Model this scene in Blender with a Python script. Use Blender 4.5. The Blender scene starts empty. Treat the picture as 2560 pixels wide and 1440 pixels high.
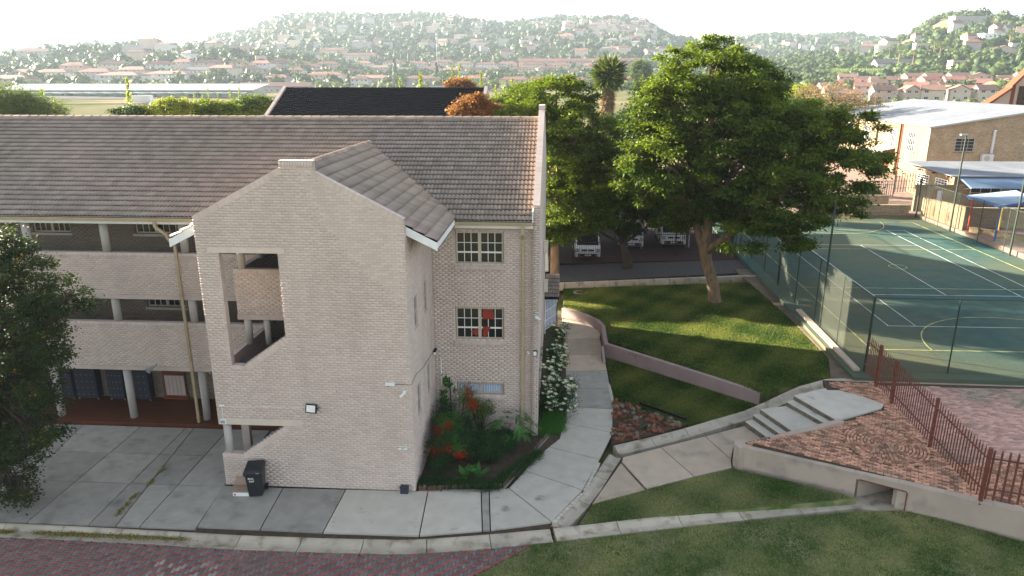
import bpy, bmesh, math, random
import numpy as np
from math import sin, cos, tan, pi, radians, sqrt, atan2
from mathutils import Vector, Matrix

# ------------------------------------------------------------------ camera
scene = bpy.context.scene
FPX, YAW, PIT, ROL, CZ = 1780.92, -6.45872e-02, 2.862834e-01, -7.59e-4, 13.55
def cam_axes():
    f = np.array([sin(YAW)*cos(PIT), cos(YAW)*cos(PIT), -sin(PIT)])
    r = np.array([cos(YAW), -sin(YAW), 0.0]); u = np.cross(r, f)
    return r*cos(ROL)+u*sin(ROL), -r*sin(ROL)+u*cos(ROL), f
CR, CU, CF = cam_axes()
CAMM = np.array([CR, -CU, CF])
cam_data = bpy.data.cameras.new('camera'); cam = bpy.data.objects.new('camera', cam_data)
scene.collection.objects.link(cam)
cam_data.sensor_width = 36.0; cam_data.lens = FPX*36.0/2560.0
cam_data.clip_start = 0.1; cam_data.clip_end = 12000
cam.matrix_world = Matrix(((CR[0], CU[0], -CF[0], 0), (CR[1], CU[1], -CF[1], 0), (CR[2], CU[2], -CF[2], CZ), (0, 0, 0, 1)))
scene.camera = cam
# ------------------------------------------------------------------ light
HAZE = .00019
SUN_EL, SUN_SIDE = radians(14.8), radians(25.6)     # low sun, from the left and a little behind the houses
SD = Vector((-cos(SUN_SIDE)*cos(SUN_EL), sin(SUN_SIDE)*cos(SUN_EL), sin(SUN_EL)))
world = bpy.data.worlds.new('World'); scene.world = world; world.use_nodes = True
wn = world.node_tree.nodes; wl = world.node_tree.links; wn.clear()
wo = wn.new('ShaderNodeOutputWorld'); wb = wn.new('ShaderNodeBackground'); sk = wn.new('ShaderNodeTexSky')
sk.sky_type = 'NISHITA'; sk.sun_disc = False; sk.sun_elevation = SUN_EL
sk.sun_rotation = atan2(SD.x, SD.y); sk.air_density = 1.0; sk.dust_density = 2.5; sk.ozone_density = 1.0; sk.altitude = 1400
wb.inputs['Strength'].default_value = 0.055
hsv = wn.new('ShaderNodeHueSaturation'); hsv.inputs['Saturation'].default_value = .5; wl.new(sk.outputs[0], hsv.inputs['Color']); wl.new(hsv.outputs[0], wb.inputs['Color']); wl.new(wb.outputs[0], wo.inputs['Surface'])
sun_d = bpy.data.lights.new('sun', 'SUN'); sun_d.energy = 5.0; sun_d.angle = radians(0.6); sun_d.color = (1.0, 0.88, 0.70)
sun = bpy.data.objects.new('sun', sun_d); scene.collection.objects.link(sun)
sun.rotation_euler = (-SD).to_track_quat('-Z', 'Y').to_euler()
vs = scene.view_settings
vs.view_transform = 'Standard'; vs.look = 'None'; vs.gamma = 1.0; vs.use_curve_mapping = False
vs.exposure = 3.1
scene.cycles.max_bounces = 6; scene.cycles.diffuse_bounces = 3; scene.cycles.volume_bounces = 1; scene.cycles.transparent_max_bounces = 12

rng = np.random.default_rng(7); random.seed(7)
COL = scene.collection
# ------------------------------------------------------------------ picture point -> place on a real plane
def ray(x, y): return CAMM.T @ np.array([(x-1280)/FPX, (y-720)/FPX, 1.0])
def G(x, y, z=0.0):
    d = ray(x, y); t = (z-CZ)/d[2]; return np.array([d[0]*t, d[1]*t, z])
def GY(x, y, Y):
    d = ray(x, y); t = Y/d[1]; return np.array([d[0]*t, Y, CZ+d[2]*t])
def GF(x, y, f):
    z = 0.5
    for _ in range(12): p = G(x, y, z); z = f(p[0], p[1])
    return np.array([p[0], p[1], z])
# ------------------------------------------------------------------ bookkeeping
def tag(o, label=None, cat=None, group=None, kind=None):
    if label: o['label'] = label
    if cat: o['category'] = cat
    if group: o['group'] = group
    if kind: o['kind'] = kind
    return o
def empty(name, loc=(0, 0, 0), rz=0.0, label=None, cat=None, group=None, kind=None):
    o = bpy.data.objects.new(name, None); COL.objects.link(o); o.location = loc; o.rotation_euler = (0, 0, rz)
    o.empty_display_size = 0.2
    return tag(o, label, cat, group, kind)
def put(name, me, parent=None, mat4=None, loc=None):
    o = bpy.data.objects.new(name, me); COL.objects.link(o)
    if parent: o.parent = parent
    if mat4 is not None: o.matrix_local = mat4
    elif loc is not None: o.location = loc
    return o
def mesh_np(name, V, Fc, mat=None, smooth=False, tint=None):
    """V (n,3); Fc list of (k,m) int arrays (m corners each)"""
    me = bpy.data.meshes.new(name); V = np.asarray(V, dtype=np.float32)
    Fs = [np.asarray(f, dtype=np.int32) for f in (Fc if isinstance(Fc, list) else [Fc]) if len(f)]
    me.vertices.add(len(V)); me.vertices.foreach_set('co', V.ravel())
    loops = np.concatenate([f.ravel() for f in Fs]); tot = np.concatenate([np.full(len(f), f.shape[1]) for f in Fs])
    st = np.concatenate([[0], np.cumsum(tot)[:-1]]).astype(np.int32)
    me.loops.add(len(loops)); me.loops.foreach_set('vertex_index', loops)
    me.polygons.add(len(tot)); me.polygons.foreach_set('loop_start', st); me.polygons.foreach_set('loop_total', tot.astype(np.int32))
    if smooth: me.polygons.foreach_set('use_smooth', np.ones(len(tot), dtype=bool))
    if tint is not None:
        a = me.attributes.new('tint', 'FLOAT', 'POINT'); a.data.foreach_set('value', np.asarray(tint, dtype=np.float32))
    me.update(calc_edges=True); me.validate()
    if mat: me.materials.append(mat)
    return me
class MB:
    """collects shapes, links them as one mesh"""
    def __init__(s): s.V = []; s.F = []; s.n = 0; s.T = []
    def poly(s, vs, fs, tint=0.5):
        s.V.extend([tuple(map(float, v)) for v in vs]); s.F.extend([tuple(i+s.n for i in f) for f in fs]); s.n += len(vs); s.T.extend([tint]*len(vs)); return s
    def box(s, x0, x1, y0, y1, z0, z1, tint=0.5):
        v = [(x0,y0,z0),(x1,y0,z0),(x1,y1,z0),(x0,y1,z0),(x0,y0,z1),(x1,y0,z1),(x1,y1,z1),(x0,y1,z1)]
        return s.poly(v, [(0,3,2,1),(4,5,6,7),(0,1,5,4),(1,2,6,5),(2,3,7,6),(3,0,4,7)], tint)
    def hexa(s, v, tint=0.5): return s.poly(v, [(0,3,2,1),(4,5,6,7),(0,1,5,4),(1,2,6,5),(2,3,7,6),(3,0,4,7)], tint)
    def prism(s, pts, z0, z1, tint=0.5):
        """pts: list of (x,y) or (x,y,ztop); vertical walls"""
        n = len(pts); a = sum(pts[i][0]*pts[(i+1) % n][1]-pts[(i+1) % n][0]*pts[i][1] for i in range(n))
        if a < 0: pts = pts[::-1]
        top = [(p[0], p[1], p[2] if len(p) > 2 else z1) for p in pts]
        bot = [(p[0], p[1], (p[2]-(z1-z0)) if len(p) > 2 else z0) for p in pts]
        return s.poly(bot+top, [tuple(range(n))[::-1], tuple(range(n, 2*n))]+[(i, (i+1) % n, n+(i+1) % n, n+i) for i in range(n)], tint)
    def extr(s, pts, d, tint=0.5):
        """planar 3d polygon extruded by vector d"""
        n = len(pts); q = [tuple(np.array(p)+np.array(d)) for p in pts]
        return s.poly([tuple(p) for p in pts]+q, [tuple(range(n))[::-1], tuple(range(n, 2*n))]+[(i, (i+1) % n, n+(i+1) % n, n+i) for i in range(n)], tint)
    def bar(s, a, b, w, h, up=(0, 0, 1), tint=0.5):
        a = Vector(a); b = Vector(b); d = (b-a).normalized(); u = Vector(up); x = d.cross(u)
        if x.length < 1e-4: x = d.cross(Vector((0, 1, 0)))
        x.normalize(); u = x.cross(d).normalized(); x *= w/2; u *= h/2
        return s.hexa([a-x-u, b-x-u, b+x-u, a+x-u, a-x+u, b-x+u, b+x+u, a+x+u], tint)
    def tube(s, a, b, r0, r1=None, n=10, tint=0.5, caps=True):
        r1 = r0 if r1 is None else r1; a = Vector(a); b = Vector(b); d = (b-a).normalized()
        x = d.cross(Vector((0, 0, 1)));  x = x.normalized() if x.length > 1e-4 else Vector((1, 0, 0)); y = d.cross(x)
        v = [a+(x*cos(2*pi*i/n)+y*sin(2*pi*i/n))*r0 for i in range(n)]+[b+(x*cos(2*pi*i/n)+y*sin(2*pi*i/n))*r1 for i in range(n)]
        f = [(i, (i+1) % n, n+(i+1) % n, n+i) for i in range(n)]
        if caps: f += [tuple(range(n))[::-1], tuple(range(n, 2*n))]
        return s.poly(v, f, tint)
    def path(s, pts, rad, n=8, tint=0.5):
        """bent tube with shared rings"""
        P = [Vector(p) for p in pts]; V = []; prevx = None
        for i, p in enumerate(P):
            d = (P[min(i+1, len(P)-1)]-P[max(i-1, 0)]).normalized()
            x = d.cross(Vector((0.13, 0.2, 1))) if prevx is None else prevx-d*prevx.dot(d)
            if x.length < 1e-4: x = d.cross(Vector((1, 0, 0)))
            x.normalize(); prevx = x; y = d.cross(x); r = rad[i] if hasattr(rad, '__len__') else rad
            V += [p+(x*cos(2*pi*k/n)+y*sin(2*pi*k/n))*r for k in range(n)]
        F = [(i*n+k, i*n+(k+1) % n, (i+1)*n+(k+1) % n, (i+1)*n+k) for i in range(len(P)-1) for k in range(n)]
        F += [tuple(range(n))[::-1], tuple(range((len(P)-1)*n, len(P)*n))]
        return s.poly(V, F, tint)
    def mesh(s, name, mat=None, smooth=False):
        me = bpy.data.meshes.new(name); me.from_pydata(s.V, [], s.F); me.update()
        if smooth: me.polygons.foreach_set('use_smooth', [True]*len(me.polygons))
        if mat: me.materials.append(mat)
        a = me.attributes.new('tint', 'FLOAT', 'POINT'); a.data.foreach_set('value', s.T)
        return me
    def build(s, name, mat=None, parent=None, smooth=False, **kw):
        return tag(put(name, s.mesh(name, mat, smooth), parent), **kw)
def boxmesh(name, sx, sy, sz, mat, bev=0.0):
    bm = bmesh.new(); bmesh.ops.create_cube(bm, size=1); bmesh.ops.scale(bm, vec=(sx, sy, sz), verts=bm.verts)
    if bev: bmesh.ops.bevel(bm, geom=bm.edges[:], offset=bev, segments=1, affect='EDGES')
    me = bpy.data.meshes.new(name); bm.to_mesh(me); bm.free(); me.materials.append(mat); return me
def fix_normals(o):
    bm = bmesh.new(); bm.from_mesh(o.data); bmesh.ops.recalc_face_normals(bm, faces=bm.faces); bm.to_mesh(o.data); bm.free(); return o
# ------------------------------------------------------------------ materials
def mat(name, c, c2=None, rough=0.85, scale=3.0, lo=0.35, hi=0.65, detail=5, bump=0.0, bscale=40, metal=0.0, spec=0.3, c3=None, scale3=0.4, lo3=.5, hi3=.7, tint=0.0, stretch=None, objcoord=False):
    m = bpy.data.materials.new(name); m.use_nodes = True; N = m.node_tree.nodes; L = m.node_tree.links
    b = N['Principled BSDF']; b.inputs['Roughness'].default_value = rough; b.inputs['Metallic'].default_value = metal
    b.inputs['Specular IOR Level'].default_value = spec
    if objcoord: geo = N.new('ShaderNodeTexCoord').outputs['Object']
    else: geo = N.new('ShaderNodeNewGeometry').outputs['Position']
    if stretch:
        mp = N.new('ShaderNodeMapping'); mp.inputs['Scale'].default_value = stretch; L.new(geo, mp.inputs[0]); geo = mp.outputs[0]
    def noise(sc, det=5):
        n = N.new('ShaderNodeTexNoise'); n.inputs['Scale'].default_value = sc; n.inputs['Detail'].default_value = det; L.new(geo, n.inputs['Vector']); return n.outputs[0]
    def ramp(src, a, bb):
        r = N.new('ShaderNodeMapRange'); r.inputs['From Min'].default_value = a; r.inputs['From Max'].default_value = bb; r.clamp = True; L.new(src, r.inputs['Value']); return r.outputs[0]
    def mix(fac, a, bb, mode='MIX'):
        x = N.new('ShaderNodeMix'); x.data_type = 'RGBA'; x.blend_type = mode
        if isinstance(fac, float): x.inputs[0].default_value = fac
        else: L.new(fac, x.inputs[0])
        for s_, v in ((6, a), (7, bb)):
            if isinstance(v, tuple): x.inputs[s_].default_value = (*v[:3], 1)
            else: L.new(v, x.inputs[s_])
        return x.outputs[2]
    col = (*c, 1)
    if c2: col = mix(ramp(noise(scale, detail), lo, hi), c, c2)
    if c3: col = mix(ramp(noise(scale3, 6), lo3, hi3), col if not isinstance(col, tuple) else c, c3)
    if tint:
        at = N.new('ShaderNodeAttribute'); at.attribute_name = 'tint'
        r = N.new('ShaderNodeMapRange'); r.inputs['To Min'].default_value = 1-tint; r.inputs['To Max'].default_value = 1+tint; L.new(at.outputs['Fac'], r.inputs['Value'])
        cmb = N.new('ShaderNodeCombineColor')
        for k in range(3): L.new(r.outputs[0], cmb.inputs[k])
        col = mix(1.0, col if not isinstance(col, tuple) else c, cmb.outputs[0], 'MULTIPLY')
    if isinstance(col, tuple): b.inputs['Base Color'].default_value = (*col[:3], 1)
    else: L.new(col, b.inputs['Base Color'])
    if bump:
        bp = N.new('ShaderNodeBump'); bp.inputs['Strength'].default_value = min(1, bump); bp.inputs['Distance'].default_value = 0.02
        L.new(noise(bscale, 4), bp.inputs['Height']); L.new(bp.outputs[0], b.inputs['Normal'])
    return m
def leafmat(name, c, c2, trans=0.35, c3=None, spec=0.15):
    m = bpy.data.materials.new(name); m.use_nodes = True; N = m.node_tree.nodes; L = m.node_tree.links
    b = N['Principled BSDF']; out = N['Material Output']; b.inputs['Roughness'].default_value = 0.55; b.inputs['Specular IOR Level'].default_value = spec
    at = N.new('ShaderNodeAttribute'); at.attribute_name = 'tint'
    r = N.new('ShaderNodeValToRGB'); r.color_ramp.elements[0].color = (*c, 1); r.color_ramp.elements[1].color = (*c2, 1)
    if c3: e = r.color_ramp.elements.new(0.93); e.color = (*c2, 1); r.color_ramp.elements[2].color = (*c3, 1)
    L.new(at.outputs['Fac'], r.inputs[0]); L.new(r.outputs[0], b.inputs['Base Color'])
    t = N.new('ShaderNodeBsdfTranslucent')
    g = N.new('ShaderNodeMix'); g.data_type = 'RGBA'; g.blend_type = 'MULTIPLY'; g.inputs[0].default_value = 1; g.inputs[7].default_value = (1.5, 1.5, 0.6, 1)
    L.new(r.outputs[0], g.inputs[6]); L.new(g.outputs[2], t.inputs[0])
    x = N.new('ShaderNodeMixShader'); x.inputs[0].default_value = trans
    L.new(b.outputs[0], x.inputs[1]); L.new(t.outputs[0], x.inputs[2]); L.new(x.outputs[0], out.inputs[0]); return m
M = {}
M['paint'] = mat('painted_brick', (.63, .515, .45), (.57, .465, .405), 0.8, 1.1, .3, .7, bump=.25, bscale=60, c3=(.51, .415, .36), scale3=.9, lo3=.52, hi3=.8, tint=.07, stretch=(1, 1, .28))
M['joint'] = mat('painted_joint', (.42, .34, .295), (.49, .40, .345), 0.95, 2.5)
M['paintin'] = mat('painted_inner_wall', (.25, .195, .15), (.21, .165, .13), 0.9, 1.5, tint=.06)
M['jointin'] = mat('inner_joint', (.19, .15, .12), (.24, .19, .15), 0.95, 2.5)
M['slab'] = mat('painted_plaster', (.56, .45, .40), (.46, .38, .335), 0.85, 1.8, bump=.15)
M['lintel'] = mat('lintel_paint', (.64, .54, .45), (.57, .48, .40), 0.8, 2.5, bump=.15)
M['column'] = mat('column_paint', (.50, .46, .42), (.42, .39, .36), 0.8, 1.6, stretch=(1, 1, .4))
M['tile'] = mat('roof_tile', (.325, .268, .222), (.285, .232, .192), 0.8, 1.2, .3, .7, bump=.3, bscale=70, c3=(.35, .275, .235), scale3=.25, tint=.14)
M['tile_o'] = mat('orange_tile', (.38, .245, .17), (.33, .25, .19), 0.8, 3, tint=.2)  # orange tone set on tiles at the top right corner of the roof
M['ridge'] = mat('ridge_tile', (.38, .29, .225), (.30, .23, .18), 0.85, 2, tint=.2, bump=.3)
M['white'] = mat('white_paint', (.80, .80, .78), (.72, .72, .70), 0.5, 4)
M['gutter'] = mat('gutter_paint', (.44, .34, .21), (.37, .29, .18), 0.55, 3)
M['cream'] = mat('cream_paint', (.62, .56, .44), (.56, .50, .39), 0.6, 3)
M['frame'] = mat('window_paint', (.55, .48, .39), (.50, .43, .35), 0.6, 6)
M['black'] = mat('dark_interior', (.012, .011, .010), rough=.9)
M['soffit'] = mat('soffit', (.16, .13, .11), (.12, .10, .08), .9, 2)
def glassy(name, c, rough=.08):
    m = mat(name, c, rough=rough, spec=.5); return m
M['glass2'] = mat('frosted_pane', (.22, .23, .22), (.17, .18, .17), .3, 3, spec=.5)
M['glass'] = glassy('window_glass', (.018, .018, .017))
M['curtain'] = mat('curtain', (.50, .56, .66), (.35, .40, .50), .9, 12, stretch=(4, 1, .3))
M['redcloth'] = mat('red_cloth', (.22, .03, .015), (.30, .04, .02), .8, 4)
M['floor'] = mat('red_floor', (.12, .038, .018), (.09, .032, .016), .5, 2)
M['conc'] = mat('concrete_slab', (.355, .335, .29), (.285, .275, .24), .9, 2.2, .3, .7, bump=.4, bscale=30, c3=(.17, .165, .145), scale3=1.2, lo3=.55, hi3=.78, tint=.14)
M['conc_warm'] = mat('warm_concrete', (.50, .395, .295), (.41, .335, .26), .9, 2.0, .3, .7, bump=.4, bscale=30, c3=(.26, .22, .18), scale3=1.3, lo3=.6, hi3=.8, tint=.15)
M['conc_lite'] = mat('pale_concrete', (.54, .50, .42), (.45, .42, .355), .85, 2.0, .3, .7, bump=.3, bscale=30, c3=(.20, .18, .15), scale3=1.5, lo3=.62, hi3=.8, tint=.1)
M['kerb'] = mat('gutter_concrete', (.45, .395, .31), (.35, .31, .245), .9, 1.6, .3, .7, bump=.6, bscale=20, c3=(.20, .165, .115), scale3=2.3, lo3=.52, hi3=.72, tint=.12)
M['soil'] = mat('soil', (.055, .038, .026), (.085, .06, .04), .95, 5, bump=.6)
M['dirt'] = mat('dirt', (.16, .12, .085), (.11, .085, .06), .95, 3, bump=.6, bscale=25)
M['pink'] = mat('pink_plaster', (.33, .24, .22), (.28, .205, .19), .85, 1.2, bump=.2, bscale=50, c3=(.20, .16, .14), scale3=2.2, lo3=.6, hi3=.8)
M['greige'] = mat('grey_plaster', (.44, .355, .285), (.38, .31, .25), .85, 1.1, bump=.2, bscale=50, c3=(.24, .205, .18), scale3=1.4, lo3=.55, hi3=.8)
M['pbrick'] = mat('plaza_brick', (.50, .275, .18), (.37, .195, .13), .9, 5, .3, .7, bump=.4, c3=(.22, .16, .11), scale3=.9, lo3=.50, hi3=.78, tint=.5)
M['pbrick2'] = mat('pale_plaza_brick', (.52, .31, .25), (.42, .26, .21), .9, 4, .3, .7, bump=.4, c3=(.20, .19, .14), scale3=.35, lo3=.5, hi3=.7, tint=.3)
M['rbrick_r'] = mat('red_paver', (.27, .105, .09), (.20, .08, .07), .9, 6, bump=.4, c3=(.14, .10, .09), scale3=.5, lo3=.55, hi3=.8, tint=.2)
M['rbrick_g'] = mat('grey_paver', (.16, .155, .155), (.12, .118, .12), .9, 6, bump=.4, c3=(.16, .14, .12), scale3=.5, lo3=.55, hi3=.8, tint=.2)
M['rbrick_w'] = mat('cement_stained_paver', (.30, .29, .27), (.22, .20, .19), .9, 6, tint=.2)
M['court'] = mat('court_green', (.048, .108, .096), (.034, .080, .072), .9, 1.3, .35, .65, bump=.3, bscale=80, c3=(.11, .115, .07), scale3=.10, lo3=.42, hi3=.68, spec=.12)  # large olive patches put the sunlit court tone into the colour
M['cyellow'] = mat('court_yellow', (.55, .52, .16), (.42, .40, .14), .7, 6, c3=(.14, .18, .10), scale3=1.3, lo3=.52, hi3=.68)
M['cwhite'] = mat('court_white', (.66, .68, .66), (.52, .55, .53), .7, 6, c3=(.22, .27, .25), scale3=1.3, lo3=.55, hi3=.7)
M['pali_d'] = mat('dark_palisade_paint', (.022, .012, .012), (.03, .018, .016), .6, 6)
M['tile_w'] = mat('replaced_tile', (.33, .27, .22), (.28, .22, .18), 0.85, 3)
M['steel_g'] = mat('green_pole', (.02, .035, .025), (.03, .04, .03), .5, 4)
M['wire'] = mat('fence_wire', (.075, .085, .06), rough=.5, metal=.3)
M['pali'] = mat('palisade_paint', (.125, .035, .022), (.16, .05, .03), .6, 6, spec=.4)
M['bark'] = mat('bark', (.12, .08, .05), (.20, .135, .08), .95, 6, .35, .65, bump=1.0, bscale=16, stretch=(1, 1, .35))
M['bark_d'] = mat('dark_bark', (.035, .026, .02), (.06, .045, .035), .95, 6, bump=1, bscale=12)
M['plastic'] = mat('black_plastic', (.012, .015, .018), (.018, .021, .025), .42, 3, spec=.5)
M['metal'] = mat('grey_metal', (.35, .36, .36), rough=.4, metal=.4)
M['card'] = mat('cardboard', (.36, .26, .19), (.30, .22, .16), .9, 4)
M['wood_d'] = mat('edging_wood', (.075, .055, .042), (.17, .125, .09), .9, 9, tint=.5)
M['hallbrick'] = mat('buff_face_brick', (.44, .33, .20), (.30, .215, .13), .9, 9, .35, .65, tint=.2, stretch=(1, 1, 3))
M['hallbrick2'] = mat('cream_face_brick', (.52, .43, .29), (.40, .32, .21), .9, 9, .35, .65, tint=.2, stretch=(1, 1, 3))
M['sheet'] = mat('roof_sheet', (.17, .185, .21), (.14, .155, .18), .7, 1.2, metal=0, c3=(.21, .22, .24), scale3=.2, tint=.08)
M['sheet_b'] = mat('blue_roof_sheet', (.13, .20, .29), (.11, .17, .26), .45, 1.5, metal=.1, tint=.08)
M['blue'] = mat('blue_paint', (.03, .10, .34), (.04, .08, .26), .5, 4)
M['red'] = mat('red_paint', (.45, .05, .02), (.35, .04, .02), .5, 4)
M['yellow'] = mat('yellow_paint', (.65, .42, .03), (.55, .36, .03), .5, 4)
M['darktile'] = mat('black_roof_tile', (.020, .020, .024), (.014, .014, .018), .9, 3, .3, .7, tint=.1, spec=.05)
M['vwhite'] = mat('vehicle_white', (.55, .56, .58), rough=.35, spec=.3)
M['vglass'] = mat('vehicle_glass', (.008, .009, .010), rough=.35, spec=.15)
M['vblack'] = mat('vehicle_black', (.012, .012, .013), rough=.5)
M['lamp'] = mat('headlamp', (.55, .58, .60), rough=.15, metal=.5)
M['plate'] = mat('number_plate', (.70, .70, .66), rough=.5)
M['letter'] = mat('white_lettering', (.75, .78, .80), rough=.6)
M['gletter'] = mat('green_lettering', (.02, .10, .055), rough=.6)
M['rusttop'] = mat('rust_red', (.18, .045, .02), rough=.8)
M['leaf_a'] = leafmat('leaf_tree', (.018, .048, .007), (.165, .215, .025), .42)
M['leaf_b'] = leafmat('leaf_dark_tree', (.012, .030, .007), (.055, .095, .016), .30)
M['leaf_c'] = leafmat('leaf_oak', (.014, .030, .010), (.055, .080, .022), .25, (.30, .20, .03))
M['leaf_o'] = leafmat('leaf_orange', (.14, .055, .025), (.34, .17, .07), .3)
M['leaf_p'] = leafmat('leaf_palm', (.035, .055, .018), (.13, .17, .045), .2)
M['leaf_dry'] = leafmat('leaf_dry_palm', (.13, .085, .05), (.32, .23, .14), .2)
M['leaf_y'] = leafmat('leaf_yellowgreen', (.11, .15, .02), (.30, .33, .05), .35)
M['leaf_w'] = leafmat('leaf_willow', (.055, .085, .022), (.13, .18, .045), .3)
M['leaf_s'] = leafmat('leaf_shrub', (.012, .035, .014), (.05, .11, .035), .25)
M['leaf_g'] = leafmat('leaf_bright_plant', (.03, .11, .025), (.09, .24, .05), .3)
M['leaf_r'] = leafmat('leaf_red', (.25, .015, .01), (.60, .03, .015), .3)
M['petal'] = leafmat('white_petal', (.68, .68, .64), (.85, .85, .82), .3)
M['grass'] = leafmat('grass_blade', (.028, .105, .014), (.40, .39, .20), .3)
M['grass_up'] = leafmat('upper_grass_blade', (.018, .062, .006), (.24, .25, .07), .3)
M['reed'] = leafmat('leaf_reed', (.10, .16, .06), (.22, .28, .12), .3)

def ordn(i):
    base = ['first', 'second', 'third', 'fourth', 'fifth', 'sixth', 'seventh', 'eighth', 'ninth', 'tenth', 'eleventh', 'twelfth', 'thirteenth', 'fourteenth', 'fifteenth', 'sixteenth', 'seventeenth', 'eighteenth', 'nineteenth']
    if i < 19: return base[i]
    t, u = divmod(i+1, 10); tens = {2: 'twent', 3: 'thirt', 4: 'fort', 5: 'fift'}[t]
    return tens+'ieth' if u == 0 else tens+'y-'+base[u-1]
# ================================================================== level fields of the site
def zL(x, y): return min(.24, .03*max(0.0, x-2.0))
def zU(x, y): return .4+.042*(x-.5)+.055*max(0.0, x-9)
def zP(x, y): return 1.0+.035*(y-22)
CC = (22.639, 47.396, 1.4866, .014448, .009506, .004458)
def CT(x, y, dz=0.0):
    ox, oy, oz, t, bx, by = CC
    return (ox+x*cos(t)+y*sin(t), oy-x*sin(t)+y*cos(t), oz+bx*x+by*y+dz)
# skyline of each hill: picture x, picture y of its ridge, distance of the ridge, distance where it starts
HILLS = [([-300, 0, 100, 200, 260, 350, 450, 520, 600], [112, 99, 92, 90, 93, 106, 125, 150, 190], 3200, 1500),
         ([-400, 0, 100, 200, 300, 380, 480, 540, 600, 700, 800, 950], [150, 150, 134, 121, 112, 107, 110, 112, 122, 140, 160, 190], 1000, 560),
         ([330, 400, 480, 550, 640, 700, 800, 880, 1000, 1120, 1250, 1330, 1450, 1560, 1620, 1660, 1700, 1740, 1800, 1900], [180, 135, 112, 96, 80, 57, 45, 39, 46, 52, 64, 57, 51, 58, 66, 84, 100, 116, 140, 190], 2000, 720),
         ([1600, 1660, 1700, 1735, 1770, 1850], [190, 110, 90, 96, 118, 190], 1850, 1200),
         ([1700, 1760, 1800, 1860, 1900, 1960, 2000, 2100, 2200, 2300, 2400, 2700], [190, 116, 104, 102, 92, 85, 90, 93, 98, 106, 130, 190], 2300, 1100),
         ([1700, 1850, 2000, 2100, 2200, 2260, 2300, 2350, 2400, 2450, 2560, 2700, 2950, 3300], [190, 165, 140, 127, 114, 96, 76, 57, 49, 52, 56, 66, 110, 190], 1150, 520)]
def elev_of(px, py):
    d = ray(px, py); return d[2]/sqrt(d[0]**2+d[1]**2)
HT = []
for hx, hy, hd, h0 in HILLS:
    az = [atan2(ray(x, y)[0], ray(x, y)[1]) for x, y in zip(hx, hy)]
    HT.append((np.array(az), np.array([max(3.0, CZ+hd*elev_of(x, y)-6) for x, y in zip(hx, hy)]), hd, h0))
def sstep(a, b, v):
    t = np.clip((v-a)/(b-a), 0, 1); return t*t*(3-2*t)
def T(x, y):
    x = np.asarray(x, dtype=float); y = np.asarray(y, dtype=float); d = np.hypot(x, y); az = np.arctan2(x, y)
    near = -.3+1.25*sstep(13.2, 13.9, x)*sstep(28.0, 28.4, y)+.45*sstep(31.6, 32.4, x)*sstep(28, 28.4, y)
    near = near+sstep(62.5, 64.5, y)*(sstep(14, 20, x)*(1.85-near)+(1-sstep(14, 20, x))*(0.1-near))*1.0
    z = near*(1-sstep(130, 200, d))+.021*np.clip(d-260, 0, 520)+.004*np.clip(d-780, 0, 6000)
    z = z+.8*np.sin(x/90.)*np.cos(y/70.)*sstep(300, 600, d)
    best = z.copy()
    for a, h, hd, h0 in HT:
        top = np.interp(az, a, h, left=0, right=0)
        up = z+(top-z)*sstep(h0, hd, d)**.85*np.where(d > hd, np.exp(-((d-hd)/(.45*hd))**2), 1)
        up = up+sstep(h0, hd, d)*(1-.8*sstep(hd*.92, hd, d))*5*(np.sin(x/63.+y/140.)+np.sin(x/37.-y/81.))
        best = np.where((d > h0) & (top > 3.5), np.maximum(best, up), best)
    return best
def Tz(x, y): return float(T(x, y))
def LAND(px, py, dmin=60, dmax=4000):
    r = ray(px, py); h = sqrt(r[0]**2+r[1]**2); ds = np.geomspace(dmin, dmax, 900)
    X = r[0]/h*ds; Y = r[1]/h*ds; Z = CZ+r[2]/h*ds; gz_ = T(X, Y)
    k = np.argmax(Z <= gz_)
    if Z[k] > gz_[k]: k = len(ds)-1
    return np.array([X[k], Y[k], gz_[k]])
# ground: one sheet out to the horizon
nr, na = 190, 420
rad = np.concatenate([np.linspace(1, 130, 90), np.geomspace(132, 6000, nr-90)])
azs = np.concatenate([np.linspace(-.85, .85, 340), np.linspace(.85, 2*pi-.85, na-340+2)[1:-1]])
RR, AA = np.meshgrid(rad, azs, indexing='ij'); X = RR*np.sin(AA); Y = RR*np.cos(AA); Z = T(X, Y)
V = np.stack([X, Y, Z], -1).reshape(-1, 3); V = np.vstack([V, [[0, 0, -.3]]])
i = np.arange(nr-1)[:, None]; j = np.arange(na)[None, :]; jn = (j+1) % na
Q = np.stack([i*na+j, i*na+jn, (i+1)*na+jn, (i+1)*na+j], -1).reshape(-1, 4)
c0 = len(V)-1; TR = np.stack([np.full(na, c0), (np.arange(na)+1) % na, np.arange(na)], -1)
M['ground'] = mat('ground', (.16, .145, .075), (.095, .115, .045), .95, .03, .35, .65, bump=.5, bscale=2, c3=(.22, .18, .105), scale3=.008, lo3=.5, hi3=.62, spec=0)
put('ground', mesh_np('ground', V, [Q[:, ::-1], TR], M['ground'], smooth=True))['kind'] = 'structure'
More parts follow.
